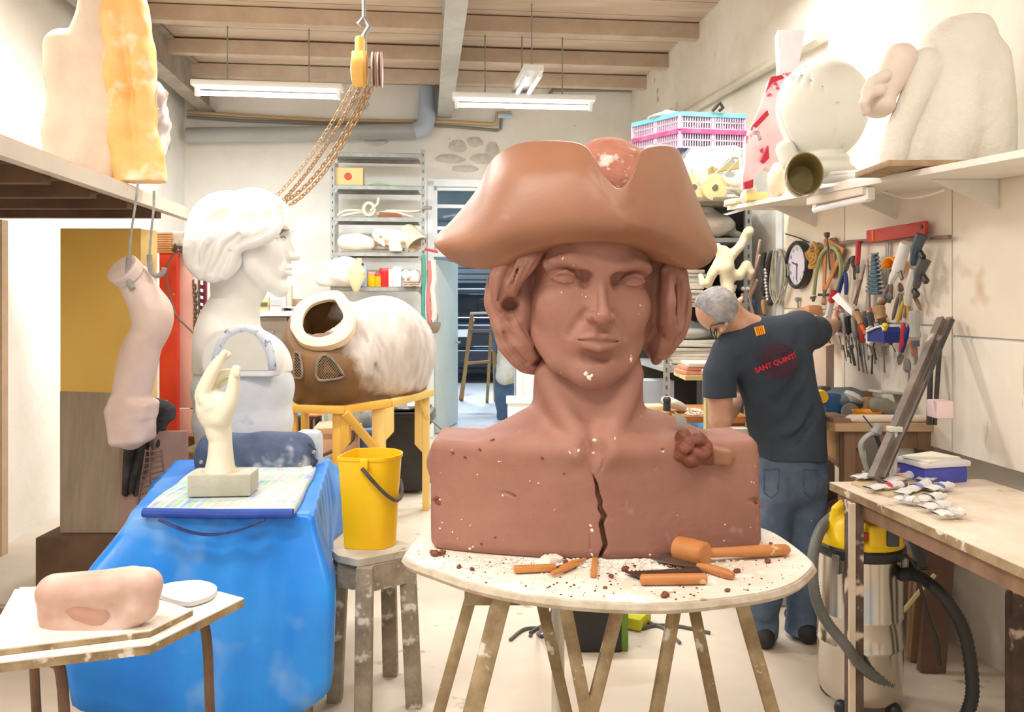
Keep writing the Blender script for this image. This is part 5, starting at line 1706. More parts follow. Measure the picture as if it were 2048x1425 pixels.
for(x,w,hh,col,lid,lab)in((742,.11,.16,(252,190,20),(240,150,150),'yellow paint tub with a pink lid on the lowest open shelf'),(757,.10,.14,(250,176,30),(222,50,50),'orange-yellow paint tub with a red lid right of the yellow tub'),(771,.13,.20,(226,36,40),(232,70,70),'bright red paint tub right of the two yellow tubs')):
 o=T('paint_tub',lab,'tub',onsh(4,x))
 mb=MB();mb.lathe(onsh(4,x),[(w*.46,0),(w*.5,.01),(w*.5,hh*.82),(w*.47,hh*.84)],18);mb.build('tub_body',M('tub_%d'%x,col,rough=.35),o)
 mb=MB();mb.lathe(onsh(4,x)+Vector((0,0,hh*.82)),[(w*.53,0),(w*.53,hh*.14),(w*.5,hh*.18)],18);mb.build('lid',M('tub_lid_%d'%x,lid,rough=.4),o)
for(x,w,hh,d,col,nm,lab)in((729,.05,.22,.08,(170,196,222),'carton','narrow pale blue carton left of the yellow paint tub'),(720,.07,.25,.16,(120,90,80),'carton','dark brown carton behind the pale blue one'),(787,.10,.19,.10,(248,214,206),'carton','pinkish white carton right of the red tub'),(795,.08,.21,.06,(244,240,240),'carton','white carton right of the pinkish carton')):
 p=onsh(4,x,d)
 o=T(nm,lab,'box',p)
 mb=MB();mb.box(p+Vector((0,0,hh/2)),(w,.12,hh),RZ,.003);mb.build('box_body',M('carton_%d'%x,col,rough=.6),o)
 mb=MB();mb.box(p+Vector((0,0,hh))-V*.0,(w*.98,.118,.004),RZ);mb.build('flap',M('carton_%d'%x,col),o)
o=T('white_ladle','white round-headed scoop at the right of the lowest open shelf','scoop',onsh(4,812))
mb=MB();mb.ell(onsh(4,812,-.02)+Vector((0,0,.13)),(.05,.03,.05));mb.build('bowl',m_white,o)
mb=MB();mb.cyl(onsh(4,812,-.02)+Vector((0,0,.09)),onsh(4,809,-.02),.012);mb.build('handle',m_white,o)
mb=MB();mb.ell(onsh(4,828,.05)+Vector((0,0,.09)),(.075,.07,.09),None,14,9,.05);tag(mb.build('plaster_ball',m_bone),'dusty pink plaster ball at the right end of the lowest open shelf','ball')
mb=MB()
for i in range(3):
 mb.bar(onsh(4,806,-.03)+Vector((0,0,.012+.022*i)),onsh(4,838,-.03)+Vector((0,0,.014+.02*i)),.1,.016)
tag(mb.build('wood_strips',M('grey_wood_strip',(190,170,146),(160,140,118),8,.8)),'short wood strips lying below the plaster ball','wood',None)
o=T('foam_cone','cream foam ice-cream shape hanging from the lowest open shelf','foam shape',bk(712,588,-.06))
mb=MB();c_=bk(712,555,-.08)
mb.lathe(c_,[(.0,-.165),(.03,-.14),(.095,.0),(.10,.02),(.0,.03)],16);mb.build('cone',M('cream_foam',(248,222,170),(250,230,190),6,.7),o)
mb=MB();mb.ell(c_+Vector((-.02,0,.06)),(.11,.09,.08),None,12,8,.06);mb.cyl(c_+Vector((.03,0,.1)),c_+Vector((.035,0,.2)),.025);mb.build('scoop',M('cream_yellow_foam',(248,216,130),(250,230,180),4,.7),o)
mb=MB()
mb.tube([onsh(3,846,-.03)+Vector((.02,0,.03)),onsh(3,872,-.06)+Vector((.02,0,.0))],.014,8)
tag(mb.build('red_rod',M('dull_red',(190,60,56),rough=.6)),'dull red rod sticking out of the right side of the shelving','rod')
mb=MB();mb.tube([onsh(2,846,-.02)+Vector((.0,0,.10)),onsh(2,863,-.05)+Vector((0,0,.10))],.018,8)
tag(mb.build('hook_bolt',m_pipe_d),'short dark bolt sticking out beside the third shelf','bolt')
for(x,y0,y1,r,col,lab)in((847,510,700,.018,(60,150,126),'green hose hanging down the right upright of the shelving'),(858,522,680,.022,(206,110,104),'red hose hanging right of the green hose'),(866,520,640,.03,(222,196,184),'pale pink rag strip hanging by the door frame')):
 mb=MB();mb.tube([tuple(q)for q in spline([tuple(bk(x+dx,y_,-.05))for dx,y_ in((0,y0),(2,y0+40),(-1,(y0+y1)/2),(3,y1-20),(1,y1))],20)],r,8)
 tag(mb.build('hanging_hose',M('hose_%d'%x,col,rough=.5)),lab,'hose')
o=T('hanging_pan','dull metal pan hanging beside the door frame','pan',bk(866,668,.0))
mb=MB();mb.lathe(bk(866,668,-.02),[(.0,0),(.05,.01),(.075,.06),(.085,.12),(.078,.12),(.06,.05),(.0,.02)],18);mb.build('bowl',M('pan_metal',(176,160,146),(140,126,112),8,.4,.7),o)
mb=MB();mb.tube([bk(859,648,-.02),bk(860,625,-.02),bk(870,618,-.02),bk(876,632,-.02),bk(874,648,-.02)],.008,6);mb.build('handle',m_steel_g,o)

# ------ chain hoist
m_hy=M('yellow_hoist_paint',(252,208,120),(244,196,104),3,.45)
hz=P(732,150,4.5)
ch=T('chain_hoist','yellow chain hoist hanging from the ceiling with four swagged chains','hoist',P(735,172,4.5))
mb=MB();mb.lathe(P(705,138,4.5),[(.02,-.01),(.095,0),(.10,.02),(.10,.06),(.08,.08)],26,Vector((1,0.12,0)));mb.build('wheel_cover',m_hy,ch)
mb=MB();mb.box(P(722,120,4.52),(.05,.12,.24),None,.015);mb.build('housing',m_hy,ch)
for x in(742,753):
 mb=MB();mb.lathe(P(x,140,4.5),[(.05,0),(.095,.004),(.098,.012),(.08,.018),(.098,.024),(.095,.032),(.05,.036)],26,Vector((1,0.12,0)));mb.build('chain_wheel',M('hoist_wheel',(206,180,166),(176,150,138),6,.5,.4),ch)
tp_=P(728,100,4.52)
mb=MB();mb.tube([tp_,tp_+Vector((0,0,.08)),tp_+Vector((.03,0,.13)),tp_+Vector((0,0,.18)),tp_+Vector((-.03,0,.14))],.016,8);mb.build('hook',m_steel_g,ch)
mb=MB();mb.cyl(tp_+Vector((0,0,.16)),Vector((tp_.x,tp_.y,ZCEIL+.03)),.012,n=8);mb.build('hanger_rod',m_steel_g,ch)
for(x0,y0,x1,y1,d)in((706,172,553,392,0),(722,172,565,402,.0),(736,174,566,406,.02),(744,176,576,412,-.02)):
 dr=.05 if x0<730 else .10
 for b_ in chain_mb(sag(P(x0,y0,4.5),P(x1,y1,4.98+d),dr,10),.034 if x0!=722 else .026,.0042 if x0>710 else .003,.022):
  b_.build('chain_link',m_chain_b,ch)
mb=MB();mb.cyl(P(566,404,4.98),P(566,404,4.98)+Vector((-.05,.02,-.01)),.012)
mb.build('tie',m_chain_b,ch)

# ------ bench with boxes behind the white bust, things under the trestle
bs=T('wall_bench','pale wall bench carrying small boxes behind the white bust','bench',Vector((P(560,0,7.9).x,8.0,0)))
bz=P(0,622,7.7).z
a,b=P(430,622,7.7),P(660,622,7.7)
mb=MB();mb.box(((a.x+b.x)/2,7.95,bz-.02),(b.x-a.x,.55,.04),RZ);mb.build('bench_top',M('pale_bench_top',(240,232,218),(228,216,198),3,.6),bs)
for i,x in enumerate((470,540,610)):
 c_=P(x,0,7.8);mb=MB();mb.box((c_.x,7.98,bz-.26),(.29,.42,.40),RZ,.004);dw=mb.build('drawer',M('grey_bench_front',(150,138,126),(170,160,150),3,.7),bs)
 mb=MB();mb.box((c_.x,7.755,bz-.2),(.10,.02,.02),RZ);mb.build('handle',m_steel_g,dw)
for x in(440,652):
 c_=P(x,0,7.8);mb=MB();mb.box((c_.x,7.95,(bz-.04)/2),(.06,.5,bz-.04),RZ);mb.build('leg',m_tan,bs)
def boxon(x0,x1,y0,Y,col,lab,name='small_box',col2=None,d=.12):
 a_,b__=P(x0,y0,Y),P(x1,y0,Y)
 o_=T(name,lab,'box',Vector(((a_.x+b__.x)/2,Y,bz)))
 m__=MB();m__.box(((a_.x+b__.x)/2,Y+d/2,(bz+a_.z)/2),(b__.x-a_.x,d,a_.z-bz),RZ,.003);m__.build('box_body',M('smallbox_%d_%d'%(x0,y0),col,rough=.7),o_)
 if col2:
  m__=MB();m__.box(((a_.x+b__.x)/2,Y-.004,bz+(a_.z-bz)*.45),((b__.x-a_.x)*.9,.008,(a_.z-bz)*.3),RZ);m__.build('label_band',M('band_%d'%x0,col2,rough=.7),o_)
 return o_
boxon(513,536,594,7.72,(222,190,130),'tan box with a dark label band on the wall bench',col2=(90,84,74))
boxon(538,566,585,7.72,(206,206,204),'pale grey carton in the middle of the wall bench',col2=(176,176,176))
boxon(562,580,572,7.86,(206,186,160),'tall beige carton behind the pale grey carton')
boxon(524,545,578,7.9,(244,238,222),'cream box standing behind the tan box')
boxon(584,606,598,7.98,(150,128,104),'flat brown box at the right end of the wall bench')
p=P(507,0,7.75)
o=T('yellow_jar','small yellow-green jar at the left of the tan box','jar',Vector((p.x,7.75,bz)))
mb=MB();mb.lathe((p.x,7.75,bz),[(.045,0),(.05,.01),(.05,.08),(.035,.1)],14);mb.build('jar_body',M('yellow_green',(222,214,90),rough=.4),o)
mb=MB();mb.lathe((p.x,7.75,bz+.1),[(.038,0),(.038,.02)],14);mb.build('lid',m_white,o)
mb=MB();mb.box(P(590,616,7.72)+Vector((0,.08,0)),(.30,.2,.015),(0,.06,.3));tag(mb.build('paper_sheet',M('pale_paper',(238,230,234),(214,204,214),14,.8)),'printed paper sheet lying on the wall bench','paper')
mb=MB();mb.box(P(540,500,8.6)+V*.62,(.9,.02,1.3),RZ)
tag(mb.build('leaning_board',M('cream_streaked_board',(240,230,210),(248,242,230),3,.8,stretch=(4,4,.4))),'large cream board fixed to the back wall above the wall bench','board')
m_carton=M('pink_tan_carton',(222,178,146),(206,160,128),3,.8)
o=T('cardboard_box','pinkish cardboard box on the floor behind the yellow trestle','box',FL(668,985))
a,b=P(628,866,6.8),P(712,866,6.8)
mb=MB();mb.box(((a.x+b.x)/2,6.98,a.z/2),(b.x-a.x,.36,a.z),(0,0,.1),.004);mb.build('box_body',m_carton,o)
mb=MB();mb.box(((a.x+b.x)/2,6.96,a.z+.02),(b.x-a.x+.03,.40,.05),(0,0,.1),.004);mb.build('lid',m_carton,o)
mb=MB();mb.tube([tuple(q)for q in spline([tuple(P(x,y_,6.75))for x,y_ in((645,912),(680,896),(702,884),(708,870),(704,862))],16)],.014,8)
mb.build('strap',M('dark_brown_strap',(96,76,64),rough=.8),o)
o=T('barred_stand','dark wooden frame with upright bars behind the cardboard box','frame',FL(612,985))
for x in(597,604,611,619,628):
 a_=P(x,835,7.1);mb=MB();mb.box((a_.x,7.1,a_.z/2),(.016,.02,a_.z));mb.build('bar',M('dark_wood_bar',(92,70,56),rough=.7)if x%2 else M('tan_bar',(150,120,90),rough=.7),o)
a_,b_=P(596,835,7.1),P(630,835,7.1);mb=MB();mb.bar(a_,b_,.03,.03);mb.build('rail',M('dark_wood_bar',(92,70,56)),o)
mb=MB();a_=P(615,830,7.25);mb.box((a_.x,7.25,a_.z/2),(.24,.06,a_.z));tag(mb.build('dark_board',M('near_black_board',(50,40,36),(64,52,46),4,.8)),'near black board behind the barred frame','board')
a_=P(653,822,7.3);mb=MB();mb.box((a_.x,7.3,a_.z/2),(.035,.035,a_.z));tag(mb.build('grey_post',M('pale_grey_green',(186,196,186),rough=.6)),'pale grey-green post seen under the horse body','post')
o=T('folded_cloth','blue and orange cloth strip lying behind the trestle top','cloth',P(615,832,7.1))
for(x0,x1,col)in((594,612,(70,140,214)),(610,645,(222,140,98))):
 mb=MB();mb.ell(P((x0+x1)/2,829,7.1),((x1-x0)/2*6.9/F,.06,.02),None,10,6,.1);mb.build('fold',M('cloth_%d'%x0,col,rough=.9),o)
o=T('blue_crate','grey-blue plastic crate behind the diagonal brace','crate',FL(735,970))
a_,b_=P(712,858,7.0),P(748,858,7.0)
mb=MB();mb.box(((a_.x+b_.x)/2,7.1,a_.z/2-.02),(b_.x-a_.x,.25,a_.z-.04),None,.006);mb.build('crate_body',M('grey_blue_plastic',(104,140,190),rough=.5),o)
mb=MB();mb.box(((a_.x+b_.x)/2,7.1,a_.z-.02),(b_.x-a_.x+.03,.28,.04),None,.006);mb.build('rim',M('grey_blue_plastic',(104,140,190)),o)
o=T('grey_cloth_heap','grey cloth heap on the blue crate','cloth',P(725,856,7.1))
mb=MB();mb.ell(P(728,838,7.1),(.10,.09,.10),None,12,8,.18);mb.build('cloth',M('grey_cloth',(150,150,144),(120,120,116),9,.9),o)
m_bin=M('black_bin_plastic',(40,38,38),(50,48,48),6,.5)
bn=T('waste_bin','black plastic waste bin with an open lid behind the yellow trestle','bin',FL(806,995))
a_,b_=FL(768,995),FL(846,990)
c0=(a_+b_)/2+Vector((0,.25,0))
zt=P(0,828,6.4).z
w_=(b_-a_).length/2
mb=MB();mb.hexa([c0+Vector((sx*w_*.92,sy*.20,.03))for sx,sy in((-1,-1),(1,-1),(1,1),(-1,1))]+[Vector((c0.x+sx*w_*1.08,c0.y+sy*.25,zt))for sx,sy in((-1,-1),(1,-1),(1,1),(-1,1))])
mb.build('bin_body',m_bin,bn)
mb=MB();mb.box((c0.x,c0.y,zt-.02),(w_*2.26,.56,.04),None,.01);mb.build('rim',m_bin,bn)
mb=MB();mb.box((c0.x+w_*1.16,c0.y,zt-.06),(.07,.4,.10),None,.02);mb.build('lid',M('dark_grey_lid',(76,78,80),rough=.5),bn)
for s_ in(-1,1):
 mb=MB();mb.lathe((c0.x+s_*w_*.95,c0.y+.2,.08),[(.03,-.02),(.08,-.02),(.08,.02),(.03,.02)],16,Vector((1,0,0)));mb.build('wheel',m_bin,bn)
mb=MB();mb.ell((c0.x-.05,c0.y-.05,zt+.03),(.16,.16,.045),None,12,7,.15);tag(mb.build('paper_waste',M('crumpled_paper',(226,224,222),(206,206,206),8,.9)),'crumpled white paper on top of the waste bin','paper')
mb=MB();mb.tube([tuple(q)for q in spline([tuple(P(x,y_,6.4))for x,y_ in((858,838),(872,850),(886,862),(896,870))],12)],.006,6)
tag(mb.build('floor_cable',M('grey_cable',(130,130,128),rough=.7)),'thin grey cable at the right of the waste bin','cable')

# ------ seen through the door: car, step ladder, hung work clothes
m_car=M('dark_blue_car_paint',(22,32,48),rough=.25,coat=.6)
m_cg=M('dark_car_glass',(18,24,32),rough=.08)
car=T('car','dark blue car parked in the garage behind the door','car',Vector((-.55,15.4,0)))
cx0,cx1=P(868,0,15.0).x,P(1040,0,15.0).x
cm=(cx0+cx1)/2;cw=(cx1-cx0)/2
v=Vol((cm-cw-.15,14.7,.15),(cm+cw+.15,16.95,2.15),.03)
v.box((cm,16.1,.72),(cw,1.05,.44),rnd=.12)
v.box((cm,16.15,1.42),(cw*.86,.95,.45),rnd=.16,k=.12)
v.box((cm,15.0,.52),(cw*.96,.12,.14),rnd=.05,k=.05)
v.build('car_body',m_car,car)
mb=MB();mb.box((cm,15.185,1.45),(cw*1.35,.02,.42),None,.03);mb.build('rear_window',m_cg,car)
mb=MB();mb.box((cm,15.02,.98),(cw*1.2,.04,.06),None,.01);mb.build('trim_bar',M('dull_chrome',(150,160,170),rough=.25,metal=.8),car)
pc=P(916,667,14.86)
mb=MB();mb.box(pc,(.5,.015,.13));npl=mb.build('number_plate',M('plate_white',(206,210,206),rough=.5),car)
for s_ in(-1,1):
 mb=MB();mb.box((cm+s_*cw*.82,15.02,.98),(.16,.06,.26),None,.02);mb.build('tail_light',M('red_lamp_glass',(150,16,24),rough=.2),car)
 mb=MB();mb.lathe((cm+s_*cw*.8,15.6,.32),[(.1,-.1),(.3,-.1),(.32,-.06),(.32,.06),(.3,.1),(.1,.1)],20,Vector((1,0,0)));mb.build('wheel',m_bin,car)
mb=MB();mb.tube([Vector((cm-cw*.7,15.6,1.9)),Vector((cm-cw*.7,16.7,1.9))],.02,6);mb.tube([Vector((cm+cw*.7,15.6,1.9)),Vector((cm+cw*.7,16.7,1.9))],.02,6);mb.build('roof_rail',m_car,car)
m_lad=M('ladder_wood',(176,136,78),(154,114,62),4,.6)
ld=T('step_ladder','wooden step ladder standing in the garage doorway','ladder',FL(952,805))
LY=11.4
tp0=[(944,627,LY),(984,626,LY)]
def lleg(p0,p1,w=.05):
 b_=Vector(p1);a_=Vector(p0)
 mb=MB();mb.bar(a_,b_,w,.03,up=Vector((0,1,0)));mb.build('rail',m_lad,ld)
lleg(P(944,627,LY),FL(923,802)*1,.055);lleg(P(984,626,LY),FL(974,806),.045)
lleg(P(946,640,LY+.1),Vector((P(918,796,12.4).x,12.7,0)),.045);lleg(P(986,640,LY+.1),Vector((P(988,815,11.6).x,12.5,0)),.045)
mb=MB();mb.bar(P(942,627,LY),P(986,626,LY),.16,.03);mb.build('top_step',M('pale_step',(214,206,190),rough=.7),ld)
for(xa,ya,xb,yb)in((939,662,982,662),(934,727,978,724)):
 mb=MB();mb.bar(P(xa,ya,LY-.02),P(xb,yb,LY-.02),.10,.035);mb.build('step',m_lad if ya>700 else M('grey_step',(110,116,116),rough=.7),ld)
wc=T('work_clothes','white apron and blue work trousers hanging on a post in the garage','clothes',FL(1006,836))
WYY=10.6
mb=MB();a_=P(1016,640,WYY+.1);mb.box((a_.x,a_.y,a_.z/2),(.06,.06,a_.z));mb.build('post',M('grey_post_wood',(120,112,104),rough=.8),wc)
v=Vol(tuple(P(975,860,WYY)-Vector((.1,.3,.1))),tuple(P(1045,620,WYY)+Vector((.1,.3,.1))),.016)
v.tube([P(1004,740,WYY),P(1006,790,WYY),P(1003,832,WYY)],[.10,.10,.07]);v.tube([P(1018,740,WYY),P(1016,800,WYY)],[.08,.08],k=.03)
v.tube([P(992,650,WYY),P(992,700,WYY)],[.05,.05],k=.02)
v.noise(.008,18,2);v.build('trousers',M('blue_work_cloth',(74,96,124),(96,116,140),5,.9),wc)
v=Vol(tuple(P(975,800,WYY)-Vector((.1,.4,.1))),tuple(P(1045,620,WYY)+Vector((.1,.3,.1))),.016)
v.tube([P(1012,660,WYY-.1),P(1012,750,WYY-.12)],[.09,.14]);v.noise(.01,20,4);v.build('apron',M('dirty_white_cloth',(230,226,220),(206,190,160),5,.9),wc)
o=T('white_crate','white plastic crate with a lid behind the clay shoulder','crate',P(1036,860,8.6)*1-Vector((0,0,P(1036,860,8.6).z)))
a_,b_=P(1015,803,8.6),P(1085,803,8.6)
mb=MB();mb.box(((a_.x+b_.x)/2,8.75,a_.z/2),(b_.x-a_.x,.3,a_.z),None,.006);mb.build('crate_body',m_white,o)
mb=MB();mb.box(((a_.x+b_.x)/2,8.74,a_.z),(b_.x-a_.x+.03,.33,.05),None,.008);mb.build('lid',m_white,o)

# ------ the man at the tool wall, seen from behind
m_skin=M('warm_skin',(214,170,144),(198,150,124),9,.5,bump=.05)
m_hair=M('grey_cropped_hair',(214,212,212),(160,162,166),22,.8,bump=.7,bscale=240)
m_shirt=M('faded_navy_cotton',(46,56,70),(62,72,86),3.2,.9,bump=.12,bscale=24,spots=((78,88,98),3.2,.68,.15))
m_jean=M('worn_blue_denim',(74,92,116),(100,118,142),5,.85,bump=.25,bscale=60,spots=((136,152,168),3.4,.56,.18),spots2=((206,206,200),26,.73,.02))
MY=3.72
km=MY/F
def mp(x,y_,d=0.0):
 return P(x,y_,MY+d)
man=T('person','grey-haired man in a navy t-shirt and jeans bending towards the tool wall','person',Vector((mp(1570,0).x,MY,0)))
v=Vol((.78,3.35,.90),(1.80,4.60,1.72),5.5e-3)
v.ell(mp(1434,620,.02),(.096,.112,.098))
v.ell(mp(1447,640,.09),(.060,.075,.065),k=.04)
v.tube([mp(1456,654,.03),mp(1448,668,.12)],[.048,.034],k=.03)
v.tube([mp(1438,664,.15),mp(1432,672,.185)],[.02,.012],k=.02)
v.tube([mp(1455,630,.01),mp(1484,648,.0),mp(1520,670,.02)],[.068,.062,.08],k=.03)
v.ell(mp(1447,655,-.065),(.012,.034,.030),rot=(0,.5,0),k=.006)
v.ell(mp(1449,656,-.085),(.008,.014,.014),k=.006,op='sub')
v.ell(mp(1478,604,.05),(.012,.03,.030),rot=(0,.6,0),k=.006)
v.tube([mp(1522,695,.04),mp(1560,800,.04),mp(1575,900,.04)],[.085,.095,.10],k=.05)
v.tube([mp(1470,705,.02),mp(1600,665,.02)],[.06,.06],k=.05)
v.tube([mp(1448,722,.0),mp(1440,790,-.02),mp(1441,838,-.02)],[.062,.056,.050],k=.02)
v.tube([mp(1441,838,-.02),mp(1460,818,.10),mp(1474,796,.22)],[.050,.046,.032],k=.015)
v.tube([mp(1602,668,.02),mp(1634,664,.18),mp(1654,656,.36)],[.064,.054,.046],k=.02)
v.tube([mp(1654,656,.36),mp(1664,653,.46),mp(1670,650,.52)],[.044,.038,.030],k=.015)
def fingers(base,fwd,side,up,scale=1.0,curl=.6):
 """palm, four unequal fingers and a thumb leaving the side of the palm"""
 fwd,side,up=Vector(fwd).normalized(),Vector(side).normalized(),Vector(up).normalized()
 s_=scale
 v.box(base+fwd*.045*s_,(.040*s_,.045*s_,.014*s_),rot=Matrix((side,fwd,up)).transposed(),rnd=.012*s_,k=.012)
 for i,L in enumerate((.070,.080,.075,.060)):
  b=base+fwd*.088*s_+side*(.030-.020*i)*s_
  d1=(fwd*math.cos(curl*.5)-up*math.sin(curl*.5))
  d2=(fwd*math.cos(curl*1.3)-up*math.sin(curl*1.3))
  d3=(fwd*math.cos(curl*2.0)-up*math.sin(curl*2.0))
  p1=b+d1*L*.45*s_;p2=p1+d2*L*.32*s_;p3=p2+d3*L*.26*s_
  v.tube([b-fwd*.02*s_,b,p1,p2,p3],[.0095*s_,.0095*s_,.009*s_,.008*s_,.007*s_],k=.003)
 t0=base+fwd*.02*s_+side*.035*s_
 t1=t0+(side*.7+fwd*.6-up*.2).normalized()*.045*s_
 t2=t1+(side*.1+fwd*.9-up*.4).normalized()*.035*s_
 v.tube([t0,t1,t2],[.014*s_,.011*s_,.009*s_],k=.006)
fingers(mp(1670,650,.52),(.35,.9,.0),(-.1,.05,1),(-.9,.4,.1),1.0,.75)
fingers(mp(1474,796,.22),(.2,.35,.9),(-.6,-.6,.3),(.7,-.6,0),1.0,.5)
v.build('body',m_skin,man)
v=Vol((.78,3.5,1.38),(1.16,3.95,1.70),4e-3)
v.ell(mp(1433,619,.01),(.101,.114,.102))
v.box(mp(1450,708,.10),(.30,.30,.10),rot=(0.12,.62,0),op='sub',k=.01)
v.ell(mp(1488,640,.05),(.085,.13,.085),op='sub',k=.01)
v.ell(mp(1458,668,.10),(.075,.10,.065),op='sub',k=.01)
v.noise(.0012,260,3);v.noise(.002,60,8)
v.build('hair',m_hair,man)
gl=MB();gl.tube([mp(1449,646,-.088),mp(1436,648,-.085),mp(1424,651,-.06),mp(1420,654,-.02)],.0034,6)
gl.tube([tuple(mp(1431,667,-.03)+Vector((.0,.018*math.cos(t),.020*math.sin(t))))for t in[i*.393 for i in range(16)]],.0028,6,closed=True)
gl.tube([mp(1420,652,-.02),mp(1423,672,-.03),mp(1432,679,-.04),mp(1442,676,-.05)],.0028,6)
gl.build('glasses',M('black_glasses_frame',(24,24,26),rough=.4),man)
v=Vol((.84,3.35,.78),(1.66,4.1,1.62),5.5e-3)
v.tube([mp(1500,672,.02),mp(1545,705,.02)],[.088,.13],k=0)
v.tube([mp(1462,700,.0),mp(1494,672,.0)],[.07,.072],k=.03)
v.ell(mp(1548,740,.02),(.175,.135,.20),rot=(0,.25,0),k=.06)
v.ell(mp(1565,820,.03),(.166,.125,.22),k=.06)
v.tube([mp(1576,840,.03),mp(1582,905,.03)],[.155,.158],k=.05)
v.tube([mp(1470,708,.01),mp(1530,675,.03),mp(1600,662,.02)],[.078,.09,.082],k=.05)
v.tube([mp(1456,718,.0),mp(1440,750,-.015),mp(1440,792,-.02)],[.080,.074,.074],k=.02)
v.tube([mp(1600,665,.02),mp(1618,666,.09),mp(1632,664,.18)],[.086,.080,.074],k=.03)
v.box(mp(1440,820,-.02),(.10,.12,.0565),rot=(0,0,0),op='sub')
v.box(mp(1648,655,.30),(.12,.10,.13),rot=(0,0,-.5),op='sub')
v.box((mp(1580,0).x,MY,mp(0,916).z-.2),(.4,.4,.2),op='sub')
for pts,r in(([(1620,720),(1580,790),(1520,840)],.010),([(1630,770),(1580,840),(1510,875)],.010),([(1600,690),(1560,730),(1510,745)],.007),([(1490,760),(1500,800),(1530,830)],.010),([(1635,820),(1590,880),(1530,900)],.009),([(1480,730),(1484,770),(1490,810)],.012),([(1612,650),(1604,680),(1606,710)],.008)):
 v.tube([mp(a,b,-.128+.03*abs(a-1560)/70)for a,b in pts],r*1.7,k=.035,op='sub')
v.noise(.003,18,4)
shirt=v.build('tshirt',m_shirt,man)
mbx=MB();mbx.tube([tuple(mp(1504,660,.03)+Vector((.04*math.cos(t)+.005,.078*math.sin(t),-.068*math.cos(t)*.9)))for t in[i*.314 for i in range(20)]],.008,6,closed=True)
mbx.build('collar',m_shirt,man)
v=Vol((1.0,3.4,.02),(1.62,4.1,.98),6.5e-3)
v.ell(mp(1583,935,.03),(.152,.13,.14))
for xs,d,kd in(((1552,1538,1524),0,-.02),((1612,1610,1606),.0,.03)):
 v.tube([mp(xs[0],965,.02),mp(xs[1],1105,kd),mp(xs[2],1225,kd),mp(xs[2]-1,1262,kd)],[.098,.082,.074,.080],k=.04)
v.tube([mp(1582,905,.03),mp(1583,950,.03)],[.150,.150],k=.03)
v.tube([mp(1580,940,-.12),mp(1581,1000,-.10)],.006,k=.02,op='sub')
for(x,y_,x2,y2)in((1500,1245,1548,1252),(1580,1240,1630,1250),(1575,1225,1625,1232)):
 v.tube([mp(x,y_,-.09),mp(x2,y2,-.09)],.008,k=.03,op='sub')
v.box((mp(1580,0).x,MY,1.9*0+mp(0,905).z+.3),(.5,.5,.3),op='sub')
v.noise(.0035,24,6)
jeans=v.build('jeans',m_jean,man)
def project(me_obj_mesh,target,Yo,push=-.0016):
 """lay a flat mesh given in world x,z onto the target's surface from the front"""
 bv=BVHTree.FromObject(target,bpy.context.evaluated_depsgraph_get())
 off=wloc(target)
 out=[]
 for p in me_obj_mesh:
  o_=Vector((0,0,ZC));d_=(Vector((p.x,MY,p.z))-o_).normalized()
  h_=bv.ray_cast(o_-off,d_)
  q_=(h_[0]+off)if h_[0]is not None else o_+d_*(Yo/d_.y)
  out.append(q_+d_*push)
 return out
for pts in([(1527,940),(1558,938),(1556,985),(1542,996),(1528,986)],[(1606,940),(1636,940),(1634,985),(1620,996),(1607,984)]):
 o_=[]
 for i in range(len(pts)):
  a,b=pts[i],pts[(i+1)%len(pts)]
  for t in(0,.25,.5,.75):
   o_.append(mp(a[0]+(b[0]-a[0])*t,a[1]+(b[1]-a[1])*t))
 mb=MB();mb.tube(project(o_,jeans,MY-.1,-.001),.003,5,closed=True);mb.build('pocket',M('seam_denim',(66,84,108),(92,110,132),30,.9),man)
cu_=bpy.data.curves.new('txt','FONT');cu_.body='SANT QUINTÍ';cu_.size=.046;cu_.align_x='CENTER';cu_.align_y='CENTER';cu_.offset=.0016;cu_.resolution_u=3
to_=bpy.data.objects.new('txt',cu_);COL.objects.link(to_)
dg=bpy.context.evaluated_depsgraph_get()
tm=bpy.data.meshes.new_from_object(to_.evaluated_get(dg))
bpy.data.objects.remove(to_)
bm=bmesh.new();bm.from_mesh(tm)
bmesh.ops.subdivide_edges(bm,edges=[e for e in bm.edges if e.calc_length()>.008],cuts=1)
ang=math.radians(21);wid=max(v_.co.x for v_ in bm.verts)-min(v_.co.x for v_ in bm.verts)
sc_t=(82*km)/wid/math.cos(ang)
c0=mp(1551,727)
vs_=[]
for v_ in bm.verts:
 x,z=v_.co.x*sc_t,v_.co.y*sc_t*1.0
 vs_.append(Vector((c0.x+x*math.cos(ang)-z*math.sin(ang),0,c0.z+x*math.sin(ang)+z*math.cos(ang))))
bm.verts.ensure_lookup_table()
for v_,p in zip(bm.verts,project(vs_,shirt,MY-.12,-.0035)):
 v_.co=p
bm.to_mesh(tm);bm.free()
tm.materials.clear()
link(tm,'lettering',M('red_print',(226,44,66),(200,34,56),30,.8),man,True,None)
st_=MB()
for r in(34,29,25,21,17,13):
 ring_=[mp(1558+r*math.cos(t),723+r*math.sin(t))for t in[i*6.2832/48 for i in range(48)]]
 st_.tube(project(ring_,shirt,MY-.12,-.001),.0016 if r<34 else .0026,4,closed=True)
st_.build('stamp',M('dark_red_print',(120,30,52),(90,26,44),20,.85),man)
tg=MB()
tgp=[(1508,655),(1527,651),(1531,668),(1513,673)]
N=5
P2=[]
for i in range(N+1):
 for j in range(N+1):
  a=Vector(tgp[0]).lerp(Vector(tgp[1]),j/N);b=Vector(tgp[3]).lerp(Vector(tgp[2]),j/N);c=a.lerp(b,i/N);P2.append(mp(c.x,c.y))
